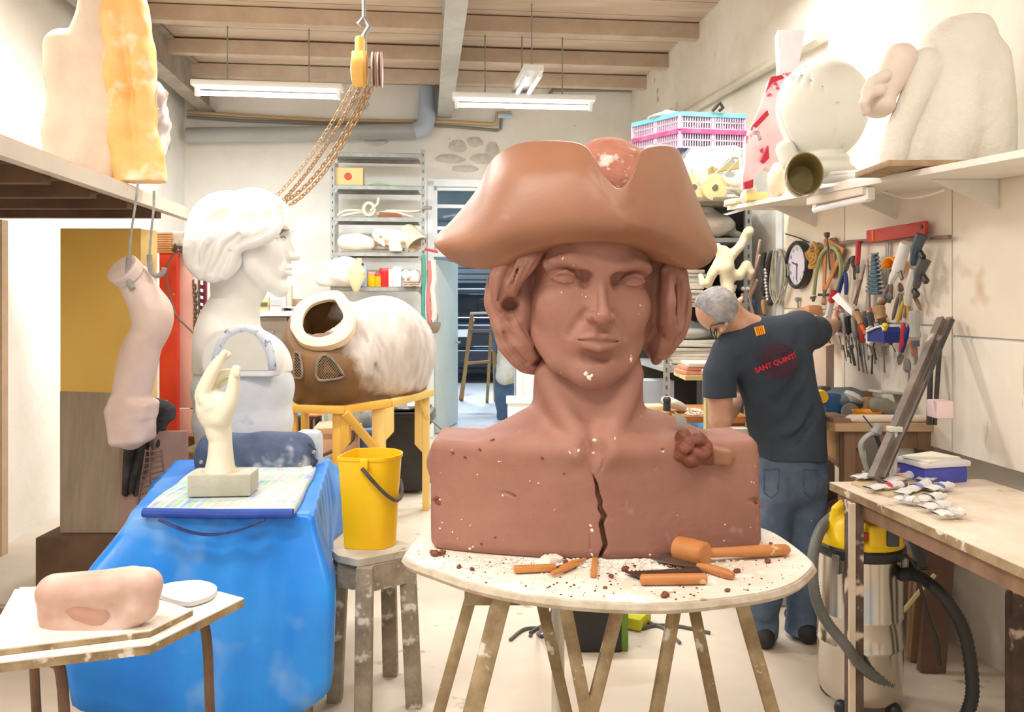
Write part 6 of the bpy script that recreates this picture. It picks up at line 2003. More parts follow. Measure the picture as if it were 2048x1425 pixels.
tg.add(project(P2,shirt,MY-.1,-.004),[(i*(N+1)+j,i*(N+1)+j+1,(i+1)*(N+1)+j+1,(i+1)*(N+1)+j)for i in range(N)for j in range(N)])
fl_=tg.build('flag_patch',M('bright_yellow_cloth',(252,212,20),rough=.8),man)
for k in range(4):
 rb_=MB();t=.2+.2*k
 a=Vector(tgp[0]).lerp(Vector(tgp[1]),t);b=Vector(tgp[3]).lerp(Vector(tgp[2]),t)
 rb_.tube(project([mp(*a.lerp(b,u))for u in(0,.25,.5,.75,1)],shirt,MY-.1,-.0045),.0024,4);rb_.build('stripe',M('red_stripe',(206,40,30),rough=.8),fl_)
for x,kd in((1522,-.02),(1606,.03)):
 v=Vol((mp(x,0).x-.12,MY-.2,0),(mp(x,0).x+.14,MY+.32,.13),6e-3)
 c_=mp(x,0,kd)
 v.tube([(c_.x,c_.y-.06,.045),(c_.x+.01,c_.y+.08,.05),(c_.x+.015,c_.y+.19,.035)],[.044,.046,.036]);v.box((c_.x,c_.y,-.2),(.4,.5,.2),op='sub')
 v.build('shoe',M('dark_work_shoe',(44,42,44),rough=.7),man)

# ------ metal rack by the right wall and what it carries
RY=5.6
rk=lambda x,y_,d=0.0:P(x,y_,RY+d)
ra,rb_x=rk(1333,0).x,rk(1497,0).x
RL=1.0
rack=T('storage_rack','grey slotted metal rack standing by the right wall behind the man','rack',Vector(((ra+rb_x)/2,RY+.5,0)))
m_rk=M('galvanised_steel',(190,194,192),(168,172,170),8,.45,.4)
RZt=rk(0,405).z
for x in(ra,rb_x):
 for d in(0,RL):
  b_=Vector((x-.1063*d,RY+d,0))
  mb=MB();mb.box(b_+Vector((0,0,RZt/2)),(.045,.004,RZt));mb.box(b_+Vector((.02 if x==ra else-.02,.02,RZt/2)),(.004,.04,RZt))
  u_=mb.build('upright',m_rk,rack)
  if d==0:
   sl=MB();z=.05
   while z<RZt-.05:
    sl.box(b_+Vector((0,-.003,z)),(.012,.003,.028));z+=.06
   s_o=sl.build('slot_row',M('slot_shadow_steel',(92,92,88)),u_);s_o['kind']='stuff'
RS={405:0,476:0,606:0,737:0,905:0}
for y_ in RS:
 z=rk(0,y_).z
 RS[y_]=z
 a=Vector((ra,RY,z));b=Vector((rb_x,RY,z));e=Vector((-.1063*RL,RL,0))
 mb=MB();mb.hexa([p-Vector((0,0,.03))for p in(a,b,b+e,a+e)]+[a,b,b+e,a+e]);mb.build('shelf_board',m_rk,rack)
e_=Vector((-.1063*RL,RL,0))
mb=MB();mb.prism([Vector((ra,RY,.05))+e_,Vector((rb_x,RY,.05))+e_,Vector((rb_x,RY,RZt-.04))+e_,Vector((ra,RY,RZt-.04))+e_],(0,.01,0));mb.build('back_gloom',M('rack_gloom',(82,74,68),(64,58,54),3,.85),rack)  # dark sheet added behind the shelves, stands in for the shade inside
mb=MB();mb.prism([Vector((rb_x+.024,RY+.05,.05)),Vector((rb_x+.024,RY,.05))+e_,Vector((rb_x+.024,RY,RZt-.04))+e_,Vector((rb_x+.024,RY+.05,RZt-.04))],(.008,0,0));mb.build('side_gloom',M('rack_gloom',(82,74,68)),rack)  # second added dark sheet, the same painted shade on the wall side
def onr(y_,x,d=.2):
 p=rk(x,0,0);return Vector((p.x-.1063*d,RY+d,RS[y_]))
def paper_stack(label,y_,x0,x1,top,d,col,name='newspaper_stack',seed=1):
 rg_=random.Random(seed)
 a,b=onr(y_,x0,d),onr(y_,x1,d)
 H=rk(0,top).z-RS[y_]
 o_=T(name,label,'stack',(a+b)/2)
 n_=max(4,int(H/.022))
 for band_ in range(3):
  mb=MB()
  for i in range(band_*n_//3,(band_+1)*n_//3):
   w=(b-a).length*(1+rg_.uniform(-.05,.03));t=H/n_
   mb.box((a+b)/2+Vector((rg_.uniform(-.012,.012),.16+rg_.uniform(-.015,.015),t*(i+.5))),(w,.34,t*.98),(rg_.uniform(-.03,.03),rg_.uniform(-.015,.015),rg_.uniform(-.05,.05)),.003)
  q=mb.build('paper_layers',M('grey_newsprint_%d'%band_,*col[band_%len(col)],14,.9),o_);q['kind']='stuff'
 return o_
NP=(((226,222,210),(204,200,190)),((214,210,198),(232,228,216)),((200,198,188),(220,216,206)))
paper_stack('stack of grey newspapers on the rack shelf behind the clay hat tip',606,1345,1412,540,.04,NP,seed=1)
paper_stack('shorter stack of dark papers on the rack shelf behind the foam figure',606,1446,1478,570,.05,(((120,108,96),(96,84,76)),((150,140,128),(120,108,96))),seed=2)
paper_stack('tall stack of grey newspapers on the lower rack shelf left of the man',737,1342,1452,682,.04,NP,seed=3)
o=T('white_bag','crumpled white plastic bag on the upper shelf of the metal rack','bag',onr(476,1440,.15))
v=Vol(tuple(onr(476,1385,.0)-Vector((.1,.35,.0))),tuple(onr(476,1500,.5)+Vector((.1,.3,.36))),.010)
p=onr(476,1430,.12)
v.ell(p+Vector((-.03,0,.10)),(.22,.2,.09));v.ell(p+Vector((-.07,0,.19)),(.11,.12,.055),k=.03);v.tube([p+Vector((.05,0,.10)),p+Vector((.2,0,.03))],[.06,.03],k=.05)
v.box(p-Vector((0,0,.2)),(1,1,.2),op='sub');v.noise(.007,34,5)
v.build('bag_body',M('white_film',(232,228,216),(206,200,188),7,.4,bump=.3),o)
mb=MB();mb.box(onr(476,1452,.62)+Vector((0,0,.18)),(.3,.2,.34));tag(mb.build('dark_box',M('dark_wine_box',(70,52,54),(50,42,44),4,.8)),'dark box at the back of the upper rack shelf','box')
mb=MB();mb.box(onr(606,1410,.66)+Vector((0,0,.17)),(.5,.25,.32));tag(mb.build('black_crate',M('black_crate_p',(36,34,34),rough=.7)),'black crate deep in the middle shelf of the rack','crate')
o=T('grey_cloth','pale grey cloth bundle above the tall newspaper stack','cloth',onr(737,1390,.1)+Vector((0,0,.19)))
v=Vol(tuple(onr(737,1330,0)-Vector((.05,.2,-.14))),tuple(onr(737,1460,.5)+Vector((.05,.2,.42))),.011)
p=onr(737,1392,.22)+Vector((0,0,.20));v.ell(p+Vector((0,0,.04)),(.2,.17,.06));v.ell(p+Vector((-.05,0,.09)),(.11,.12,.04),k=.04);v.noise(.006,26,3);v.box(p-Vector((0,0,.215)),(1,1,.2),op='sub')
v.build('cloth',M('pale_grey_cloth',(196,196,190),(176,176,172),5,.9),o)
m_mag=M('magenta_plastic',(176,66,128),(196,110,156),8,.5)
m_tur=M('turquoise_plastic',(112,200,222),(140,214,228),5,.45)
m_lav=M('pale_lavender_plastic',(226,206,222),(206,180,206),8,.5)
m_ind=M('indigo_plastic',(84,84,160),(100,100,176),5,.5)
CYd=5.45
def crate(label,y0,y1,rimmat,bodymat,basemat,Y=CYd):
 a,b=P(1360,y1,Y),P(1490,y1+8,Y+.08)
 zt=P(0,y0,Y).z
 d=b-a;d.z=0
 e=Vector((-.26,.36,0))
 o_=T('plastic_crate',label,'crate',a+d/2+e/2,'folding crates on the rack')
 z0,z1=a.z,zt
 def wall_(p,q,name):
  mb=MB()
  n_=Vector(((q-p).y,-(q-p).x,0)).normalized()*.006
  for(t0,t1)in((0,.10),(.46,.54),(.90,1)):
   mb.bar(p.lerp(q,.5)*1-(q-p)*.5+Vector((0,0,(z0+(z1-z0)*(t0+t1)/2)-p.z)),q+Vector((0,0,(z0+(z1-z0)*(t0+t1)/2)-q.z)),.012,(z1-z0)*(t1-t0))
  K=26
  for i in range(K+1):
   c=p.lerp(q,i/K);mb.box(Vector((c.x,c.y,(z0+z1)/2)),(.006 if i%13 else .022,.012,z1-z0),(0,0,math.atan2((q-p).y,(q-p).x)))
  w_=mb.build(name,bodymat,o_);w_['kind']='stuff'
 wall_(a,a+d,'lattice_wall');wall_(a,a+e,'lattice_wall');wall_(a+d,a+d+e,'lattice_wall');wall_(a+e,a+e+d,'lattice_wall')
 for(z,h_,m_,nm)in((z1,.03,rimmat,'rim'),(z0+.008,.016,basemat,'base')):
  mb=MB()
  if nm=='rim':
   for p,q in((a,a+d),(a+d,a+d+e),(a+d+e,a+e),(a+e,a)):
    mb.bar(Vector((p.x,p.y,z)),Vector((q.x,q.y,z)),.03,h_)
  else:
   mb.hexa([Vector((p.x,p.y,z-.008))for p in(a,a+d,a+d+e,a+e)]+[Vector((p.x,p.y,z+.008))for p in(a,a+d,a+d+e,a+e)])
  mb.build(nm,m_,o_)
 g_=MB()
 for i in range(16):
  c=a+d*random.uniform(.1,.9)+e*random.uniform(.12,.6);g_.ell(Vector((c.x,c.y,z0+random.uniform(.03,(z1-z0)*.6))),(.05,.03,.03),(0,0,random.random()*3),8,5,.2)
 q=g_.build('crate_contents',M('grey_oddments',(190,184,186),(140,134,140),20,.9),o_);q['kind']='stuff'
 return o_,a,d,e,z1
crate('lower magenta and lavender lattice crate with an indigo base on the rack',262,296,m_mag,m_lav,m_ind)
_,a,d,e,z1=crate('upper lattice crate with a turquoise rim on top of the magenta crate',228,258,m_tur,m_lav,m_mag)
o=T('plastic_film','crumpled clear film with a black strap lying on the turquoise crate','film',a+d/2+Vector((0,.1,.2)))
v=Vol(tuple(a-Vector((.4,.15,-.10))),tuple(a+d+e+Vector((.3,.2,.34))),.012)
v.ell(a+d*.40+e*.5+Vector((0,0,z1-a.z+.02)),(.24,.15,.035));v.noise(.01,32,2);v.box(Vector((a.x,a.y,z1-.185)),(2,2,.2),op='sub');v.build('film',M('white_film',(232,228,216)),o)
mb=MB();mb.tube([P(1425,222,CYd),P(1434,212,CYd),P(1440,206,CYd),P(1446,216,CYd),P(1438,222,CYd)],.012,6);mb.build('strap',m_bin,o)
o=T('wrapped_cart','wooden wheeled frame wrapped in clear plastic film under the crates','cart',onr(405,1430,.1))
m_pale=M('pale_pine',(232,214,160),(222,200,142),3,.6)
WYc=5.42
for x in(1386,1428):
 mb=MB();c_=P(x,376,WYc-.10)
 mb.lathe(c_,[(.022,-.018),(.085,-.018),(.09,-.012),(.09,.012),(.085,.018),(.022,.018)],26,Vector((.15,-1,0)));w_=mb.build('wheel',m_pale,o)
 mb=MB();mb.lathe(c_,[(.0,-.022),(.022,-.022),(.022,.022),(.0,.022)],12,Vector((.15,-1,0)));mb.build('axle',M('dark_axle',(110,100,84),rough=.6),w_)
for(x0,y0,x1,y1,w)in((1420,352,1478,380,.06),(1424,340,1486,330,.05),(1376,346,1420,344,.05),(1460,372,1492,392,.05)):
 mb=MB();mb.bar(P(x0,y0,WYc+.05),P(x1,y1,WYc+.08),.05,w*.8);mb.build('rail',m_pale,o)
mb=MB();p0,p1=P(1372,402,WYc-.16),P(1494,404,WYc-.1)
mb.box(((p0+p1)/2)+Vector((0,.24,.015)),((p1-p0).length,.46,.03),None,.004);mb.build('deck',M('grey_deck',(128,122,108),(150,142,126),6,.8),o)
v=Vol(tuple(P(1340,404,WYc)+Vector((0,-.3,.03))),tuple(P(1510,296,WYc)+Vector((.05,.5,.08))),.012)
v.box(P(1428,346,WYc)+Vector((0,.10,0)),(.215,.22,.175),rnd=.10);v.noise(.007,24,7);v.box(P(1428,346,WYc)+Vector((0,.10,-.01)),(.205,.21,.165),rnd=.09,op='sub')
m_clear=bpy.data.materials.new('clear_wrap');m_clear.use_nodes=True
bb=m_clear.node_tree.nodes['Principled BSDF'];bb.inputs['Base Color'].default_value=(.92,.93,.9,1);bb.inputs['Roughness'].default_value=.25;bb.inputs['Alpha'].default_value=.38
wrap_o=v.build('film_wrap',m_clear,o)
for(x0,y0,x1,y1,r)in((1372,400,1462,318,.010),(1420,378,1478,318,.006),(1392,306,1395,360,.006),(1402,302,1404,352,.005)):
 mb=MB();mb.tube([P(x0,y0,WYc-.20),P((x0+x1)/2,(y0+y1)/2,WYc-.205),P(x1,y1,WYc-.20)],r,6,flat=.4);mb.build('film_fold',M('white_film',(232,228,216)),o)
m_ffm=M('pale_cream_foam',(236,230,200),(226,216,180),4,.7)
GY=5.38
fgm=T('foam_climber','pale cream foam figure with spread limbs fixed to the front of the rack','sculpture',P(1455,590,GY))
v=Vol(tuple(P(1390,610,GY)-Vector((.05,.16,.05))),tuple(P(1515,445,GY)+Vector((.06,.2,.05))),7e-3)
kg=GY/F
for pts in([(1446,505,15),(1452,535,17),(1456,556,16)],[(1443,512,8),(1438,500,7),(1436,490,5)],[(1458,515,12),(1478,496,9),(1490,476,8)],[(1490,476,9),(1496,466,10),(1499,461,9)],[(1436,525,10),(1424,550,10),(1416,570,8),(1406,568,6),(1401,552,5)],[(1460,550,14),(1478,552,11),(1492,532,9)],[(1492,532,9),(1504,546,8),(1500,554,7)],([(1454,560,15),(1456,585,13),(1452,606,11)])):
 v.tube([P(a,b,GY-.02*(i%2))for i,(a,b,r)in enumerate(pts)],[r*kg for a,b,r in pts],k=.02)
v.noise(.003,30,4)
v.build('figure',m_ffm,fgm)
wb2=T('low_bench','cluttered wooden bench with a blue cloth seen between the clay shoulder and the man','bench',Vector((P(1390,0,4.7).x,4.9,0)))
LYb=4.75
zb2=P(0,834,LYb).z
a,b=P(1262,834,LYb),P(1498,834,LYb)
mb=MB();mb.box(((a.x+b.x)/2,LYb+.28,zb2-.018),(b.x-a.x,.56,.036));mb.build('bench_top',m_wood_y,wb2)
mb=MB();mb.box(((a.x+b.x)/2,LYb+.05,zb2-.06),(b.x-a.x-.04,.03,.05));mb.build('apron',m_wood_y,wb2)
for x in(1275,1480):
 c_=P(x,0,LYb+.05);mb=MB();mb.box((c_.x,LYb+.08,(zb2-.036)/2),(.06,.06,zb2-.036));mb.build('leg',m_wood_d,wb2)
 mb=MB();mb.box((c_.x,LYb+.5,(zb2-.036)/2),(.06,.06,zb2-.036));mb.build('leg',m_wood_d,wb2)
rows_=[]
for i in range(12):
 t=i/11
 rows_.append([P(1320+116*j/19,846+60*t,LYb-.03-.012*math.sin(j*.9+t)-.03*t)+Vector((0,0,.0))for j in range(20)])
mb=MB();mb.grid(rows_);cl_=mb.build('blue_cloth',M('sky_blue_cloth',(70,150,232),(110,176,240),4,.6,spots=((226,236,246),4,.62,.1)),None,angle=None);solid(cl_,.006,0);tag(cl_,'blue cloth hanging from the cluttered bench left of the man','cloth')
p=P(1413,900,LYb-.0)
mb=MB();mb.box((P(1462,0,LYb).x,LYb+.02,P(0,885,LYb).z),(.16,.2,.18));tag(mb.build('white_block',m_offwhite),'white block under the man\'s bent elbow','block')
mb=MB();mb.box((P(1462,0,LYb).x,LYb+.02,(P(0,885,LYb).z-.09)/2),(.2,.24,P(0,885,LYb).z-.09));tag(mb.build('block_stand',m_wood_y),'wooden pedestal under the white block','stand')
objs=[('yellow_foam_slab',1290,1330,812,.16,(240,226,170),'pale yellow foam slab behind the clay shoulder'),('wood_offcut',1316,1342,822,.05,(176,140,96),'wood offcut in front of the yellow foam slab'),('plaster_scrap',1292,1318,824,.02,(200,180,160),'brownish plaster scrap nearest the clay neck on the cluttered bench')]
for nm,x0,x1,y0,d,col,lab in objs:
 a_,b_=P(x0,y0,LYb+d),P(x1,y0,LYb+d)
 mb=MB();mb.ell(((a_.x+b_.x)/2,LYb+d,zb2+(a_.z-zb2)*.5),((b_.x-a_.x)/2,.07,max(.012,(a_.z-zb2)*.55)),(0,0,.3),8,6,.15)if nm!='yellow_foam_slab' else mb.box(((a_.x+b_.x)/2,LYb+d+.05,(zb2+a_.z)/2),(b_.x-a_.x,.12,a_.z-zb2),(0,0,.1),.006)
 tag(mb.build(nm,M('m_'+nm,col,rough=.8)),lab,'offcut')
o=T('black_flask','black cylindrical flask standing on the cluttered bench','flask',Vector((P(1337,0,LYb).x,LYb+.05,zb2)))
mb=MB();h_=P(0,800,LYb+.05).z-zb2;mb.lathe((P(1337,0,LYb).x,LYb+.05,zb2),[(.020,0),(.022,.005),(.022,h_*.8),(.016,h_*.86)],14);mb.build('flask_body',M('charcoal_plastic',(58,60,66),rough=.5),o)
mb=MB();mb.lathe((P(1337,0,LYb).x,LYb+.05,zb2+h_*.86),[(.024,0),(.024,.02),(.015,.03)],14);mb.build('cap',M('charcoal_plastic',(58,60,66)),o)
o=T('folded_cutter','crumpled pale plastic sheet with dark edge on the cluttered bench','plastic',Vector((P(1362,0,LYb).x,LYb+.2,zb2)))
v=Vol((P(1335,0,LYb).x-.05,LYb,zb2),(P(1392,0,LYb).x+.05,LYb+.45,zb2+.16),.008);c_=Vector((P(1362,0,LYb).x,LYb+.2,zb2+.05));v.ell(c_,(.08,.07,.035),rot=(0,.4,0));v.noise(.005,40,3);v.box(c_-Vector((0,0,.25)),(1,1,.2),op='sub');v.build('sheet',M('white_film',(232,228,216)),o)
mb=MB()
for i in range(60):
 mb.ell((P(random.uniform(1375,1420),0,LYb).x,LYb+random.uniform(.03,.3),zb2+.006),(random.uniform(.004,.016),.008,.007),(0,0,random.random()),6,4,.2)
tag(mb.build('plaster_chips',m_dust),'white plaster chips scattered on the cluttered bench','plaster',None,'stuff')
mb=MB();mb.box(P(1312,790,5.9)+Vector((0,.1,-.05)),(.26,.2,.30));tag(mb.build('grey_carton',M('blue_grey_carton',(176,184,196),(190,196,206),3,.7)),'blue-grey carton low in the rack right of the clay neck','carton')
pd2=T('tile_stand','tall wooden stand carrying tiles beside the man\'s sleeve','stand',Vector((P(1412,0,4.5).x,4.6,0)))
zt_=P(0,752,4.45).z
a_,b_=P(1370,752,4.45),P(1436,762,4.45)
mb=MB();mb.box(((a_.x+b_.x)/2,4.6,zt_-.012),(b_.x-a_.x,.32,.024));mb.build('board',m_pale,pd2)
c_=P(1420,0,4.6);mb=MB();mb.box((c_.x,4.6,(zt_-.024)/2),(.06,.06,zt_-.024));mb.build('post',m_pale,pd2)
m_terra=M('salmon_terracotta',(226,160,130),(214,146,118),5,.8)
for i,(dx,dy,w,lab)in enumerate(((0,0,.15,'lower salmon clay tile on the tall wooden stand'),(.012,.01,.14,'middle salmon clay tile on the tall wooden stand'),(.03,.0,.15,'pale top tile on the tall wooden stand'))):
 c_=Vector((P(1396,0,4.45).x+dx,4.58+dy,zt_+.012+i*.022))
 mb=MB();mb.box(c_,(w,.22,.020),(0,0,.1-.06*i),.003)
 tag(mb.build('clay_tile',m_terra if i<2 else M('pale_tile',(240,228,214),rough=.7)),lab,'tile','tiles on the wooden stand')
mb=MB();mb.cyl(Vector((P(1405,0,4.45).x,4.47,zt_+.02)),Vector((P(1405,0,4.45).x+.09,4.47,zt_+.02)),.015);tag(mb.build('white_roll',m_white),'small white roll in front of the salmon tiles','roll')

# ------ long white shelf over the tools
AFs,ABs=1.86,2.24
zf=lambda Y:2.125-(5.02-Y)*.043
sw=T('wall_shelf','long white shelf over the tool wall','shelf',Rm(2.05,3.6,2.0))
Ys=[5.04,4.3,3.6,2.95,2.3,1.9]
mb=MB()
for Y0,Y1 in zip(Ys,Ys[1:]):
 mb.hexa([Rm(AFs,Y0,zf(Y0)-.024),Rm(ABs,Y0,zf(Y0)-.024),Rm(ABs,Y1,zf(Y1)-.024),Rm(AFs,Y1,zf(Y1)-.024),Rm(AFs,Y0,zf(Y0)),Rm(ABs,Y0,zf(Y0)),Rm(ABs,Y1,zf(Y1)),Rm(AFs,Y1,zf(Y1))])
mb.build('shelf_board',M('white_laminate',(240,236,226),(232,226,214),3,.5),sw)
for Y0 in(4.7,3.9,3.2,2.5):
 mb=MB();mb.prism([Rm(ABs,Y0,zf(Y0)-.026),Rm(AFs+.12,Y0,zf(Y0)-.026),Rm(ABs,Y0,zf(Y0)-.14)],(0,.012,0));mb.build('bracket',m_offwhite,sw)
def zsh(x):
 """height of the shelf top where its front edge passes column x"""
 Y=F*AFs/(x-850.0);return Y,zf(Y)
def shp_(x,a_=2.0,dz=0.0):
 Y=F*a_/(x-850.0);return Rm(a_,Y,zf(Y)+dz)
wl=T('wall_light','unlit white fluorescent fitting fixed under the long shelf','lamp',W(1690,420,1.92))
mb=MB();mb.bar(W(1624,400,1.9),W(1738,376,1.9),.06,.055,bev=.006);mb.build('housing',M('cream_lamp_housing',(240,226,206),rough=.45),wl)
mb=MB();mb.cyl(W(1630,420,1.9),W(1738,396,1.9),.017);mb.build('tube',M('unlit_tube',(246,248,248)),wl)
for(x,y0,y1)in((1634,402,422),(1738,376,400)):
 mb=MB();mb.bar(W(x,y0,1.9),W(x,y1,1.9),.03,.045,up=Vector((0,1,0)));mb.build('lampholder',m_white,wl)
mb=MB();mb.tube([tuple(q)for q in spline([tuple(W(x,y_,2.1))for x,y_ in((1742,366),(1770,384),(1810,396),(1850,392),(1890,380))],16)],.005,6);mb.build('cord',m_white,wl)
for i,(y_,lab)in enumerate(((350,'upper loose fluorescent tube lying on the long shelf'),(359,'lower loose fluorescent tube lying on the long shelf'))):
 o=T('fluorescent_tube',lab,'tube',W(1680,y_,1.93),'loose tubes on the long shelf')
 p0,p1=W(1630,y_+(0 if i else 1),1.93),W(1800,y_-11-6*i,1.93)
 mb=MB();mb.cyl(p0,p1,.013);mb.build('tube_body',M('unlit_tube',(246,248,248)),o)
 mb=MB();mb.cyl(p0-(p1-p0).normalized()*.02,p0+(p1-p0).normalized()*.015,.014);mb.build('end_cap',M('cap_metal',(206,206,202),rough=.3,metal=.6),o)
m_foamw=M('white_foam_panels',(240,240,232),(230,230,220),3,.7)
BYs=4.02
kb=BYs/F
o=T('foam_balloon','big round white foam body with seams and a neck on the long shelf','sculpture',P(1648,350,BYs))
v=Vol(tuple(P(1545,372,BYs)-Vector((.02,.36,.02))),tuple(P(1755,100,BYs)+Vector((.02,.32,.05))),9e-3)
v.ell(P(1645,212,BYs),(90*kb,.21,92*kb));v.ell(P(1645,262,BYs),(66*kb,.17,58*kb),k=.06)
for t in range(9):
 an=math.pi*(.05+t/8*.9)
 cx_=-math.cos(an)
 v.tube([P(1645+84*cx_*s_,yy,BYs-.22*math.sin(an)*s2)for s_,yy,s2 in((.55,132,.45),(.93,175,.85),(1.02,215,.99),(.92,255,.86),(.66,292,.64),(.5,312,.5))],.005,k=.012,op='sub')
v.ell(P(1645,322,BYs),(50*kb,.14,18*kb),k=.01);v.ell(P(1648,345,BYs),(60*kb,.15,22*kb),k=.02)
v.build('balloon',m_foamw,o)
for x,a_ in((1580,0),(1604,.12),(1690,.12)):
 pass
hc_=MB();c_=P(1608,350,BYs-.24)
ax_=Vector((-.22,-1,.06)).normalized()
hc_.lathe(c_,[(.0,.13),(.075,.13),(.088,.05),(.096,-.02),(.100,-.03),(.094,-.03),(.084,.05),(.068,.11),(.0,.115)],28,-ax_,sx=.82,sy=1.0)
hc_.build('horn_opening',M('olive_lining',(146,132,78),(118,104,58),6,.6),o)
rm_=MB();x_,y2_,d_=frame_from(ax_);y2_=d_.cross(x_)
rm_.tube([c_+ax_*-.03+x_*(.1*.82*math.cos(t))+y2_*(.1*math.sin(t))for t in[i*.2244 for i in range(28)]],.006,6,closed=True);rm_.build('horn_rim',m_foamw,o)
v=Vol(tuple(P(1550,372,BYs-.05)-Vector((.02,.1,.02))),tuple(P(1605,280,BYs)+Vector((.02,.2,.02))),8e-3)
v.tube([P(1572,300,BYs),P(1580,325,BYs-.02)],[20*kb,18*kb]);v.build('white_lobe',m_foamw,o)
LYp=4.62
m_pinkp=M('pink_white_paint',(240,206,214),(246,226,230),5,.7,spots=((206,90,120),9,.62,.04))
m_redp=M('crimson_paint',(196,40,66),(180,30,54),6,.6)
o=T('pink_foam_sign','pink and crimson foam cut-out shape standing on the long shelf','sign',P(1530,385,LYp))
pol=[(1556,60),(1560,150),(1538,160),(1530,190),(1520,216),(1503,254),(1500,262),(1518,262),(1524,278),(1516,285),(1510,270),(1492,272),(1490,330),(1486,352),(1486,376),(1500,372),(1512,352),(1530,334),(1544,340),(1556,332),(1573,330),(1577,312),(1566,300),(1578,240),(1580,180),(1600,120),(1610,60)]
mb=MB();mb.prism([P(x,y_,LYp)for x,y_ in pol],Vector((.02,.12,0)));mb.build('letter_body',m_pinkp,o)
for pts in([(1504,252),(1532,222),(1535,232),(1512,256)],[(1520,323),(1534,292),(1536,318),(1526,328)],[(1562,326),(1576,322),(1576,336),(1563,340)],[(1486,366),(1504,360),(1504,376),(1488,380)],[(1530,186),(1540,156),(1560,152),(1566,158),(1544,166)]):
 mb=MB();mb.prism([P(x,y_,LYp-.004)for x,y_ in pts],Vector((0,-.025,0)));mb.build('red_edge',m_redp,o)
for i,(x,y_,sx_,sy_,col,lab)in enumerate(((1478,398,.09,.035,(238,232,196),'flat cream foam block at the left end of the long shelf'),(1512,382,.09,.05,(240,226,150),'yellow-white foam wedge right of the flat cream block'),(1496,388,.06,.06,(244,238,220),'rounded white foam piece between the cream block and the yellow wedge'),(1552,366,.07,.10,(244,224,196),'peach foam column before the pink sign'),(1490,372,.05,.04,(240,220,224),'pinkish foam scrap leaning on the pink sign'))):
 Y_,z_=zsh(x);Y_=min(Y_,4.9);p=Rm(1.96,Y_*1.02,zf(Y_*1.02))
 w_=P(x,0,p.y)
 mb=MB()
 if i in(0,1):
  mb.box(Vector((w_.x,p.y,p.z+sy_*.5)),(sx_*1.6,.12,sy_),(0,0,.4+i),.012)
 else:
  mb.ell(Vector((w_.x,p.y-.02,p.z+sy_*.95)),(sx_*.7,.06,sy_*.95),None,12,8,.05)
 tag(mb.build('foam_piece',M('foampiece_%d'%i,col,rough=.75)),lab,'foam','foam offcuts on the long shelf')
mb=MB();mb.tube([tuple(q)for q in(shp_(1452,1.9,.012),shp_(1500,1.92,.014),shp_(1540,1.94,.014))],[.018,.022,.016],10,flat=.5)
tag(mb.build('wooden_paddle',m_offwhite),'flat white paddle lying on the left tip of the long shelf','paddle')
m_drape=M('white_rough_drapery',(236,232,222),(226,222,210),4,.85,bump=.5,bscale=26)
DYs=3.2
o=T('drapery_sculpture','white draped plaster figure with a hanging hand at the right end of the long shelf','sculpture',P(1850,345,DYs))
v=Vol(tuple(P(1715,350,DYs)-Vector((.02,.30,.02))),tuple(P(2080,40,DYs)+Vector((.05,.25,.02))),9e-3)
kd=DYs/F
for pts in([(1772,345,20),(1790,270,22),(1822,200,24),(1850,120,24)],[(1820,345,40),(1840,270,44),(1866,200,48),(1890,100,50)],[(1890,345,60),(1905,260,60),(1920,160,60),(1930,80,60)],[(1970,345,56),(1970,240,56),(1965,120,50)],[(1790,340,14),(1802,280,16),(1832,215,16),(1862,140,16)]):
 v.tube([P(a,b,DYs+(.05 if r>30 else-.02))for a,b,r in pts],[r*kd for a,b,r in pts],k=.03)
v.noise(.003,20,3);v.box((P(1850,0,DYs).x,DYs,P(0,341,DYs).z-.2),(2,2,.2),op='sub')
v.build('drapery',m_drape,o)
v=Vol(tuple(P(1700,260,DYs)-Vector((.02,.25,.02))),tuple(P(1840,100,DYs)+Vector((.02,.2,.02))),6e-3)
v.tube([P(1800,120,DYs),P(1778,165,DYs),P(1756,200,DYs)],[34*kd,30*kd,26*kd]);v.ell(P(1758,212,DYs),(30*kd,.07,24*kd),k=.02)
for dx,dd in((0,-.04),(4,-.015),(9,.01),(13,.035)):
 v.tube([P(1760+dx,180-dx,DYs+dd-.03),P(1738+dx,188-dx,DYs+dd-.05),P(1726+dx,205-dx,DYs+dd-.05),P(1730+dx,226-dx,DYs+dd-.03)],[.022,.02,.017,.013],k=.006)
v.tube([P(1770,150,DYs-.06),P(1742,165,DYs-.08),P(1728,185,DYs-.08)],[.024,.02,.014],k=.01)
v.build('hand',M('pinkish_plaster_l',(234,222,210),(222,204,190),5,.6),o)
mb=MB();mb.box(Vector((P(1900,0,DYs).x-.02,DYs,zf(DYs)+.014)),(.58,.30,.024),(0,0,.0),.004);mb.build('plinth',M('brown_rough_board',(176,150,118),(150,124,96),12,.85),o)

# ------ tools on the wall
NW=Vector((-math.cos(YAW),-math.sin(YAW),0))
WD_=-V
def wt(x,y_,off=.02):
 return W(x,y_,AT)+NW*off
m_stl=M('tool_steel',(150,148,144),(120,116,112),16,.4,.7)
m_stl_d=M('dark_tool_steel',(92,90,88),(70,68,68),16,.45,.6)
m_rus=M('rusty_tool',(150,126,112),(120,98,86),14,.7,.3)
m_wdh=M('tool_handle_wood',(196,156,110),(170,128,84),8,.6)
PALE={}
def col_m(c):
 return M('tool_%d_%d_%d'%c,c,rough=.45)
def bar_(name,mat,parent,p,q,w,t=.008):
 mb=MB();mb.bar(p,q,w,t,up=NW,bev=min(w,t)*.3);return mb.build(name,mat,parent)
def rod_(name,mat,parent,pts,r,n=8):
 mb=MB();mb.tube(pts,r,n);return mb.build(name,mat,parent)
def low(*pts):
 return min(pts,key=lambda p:p.z)
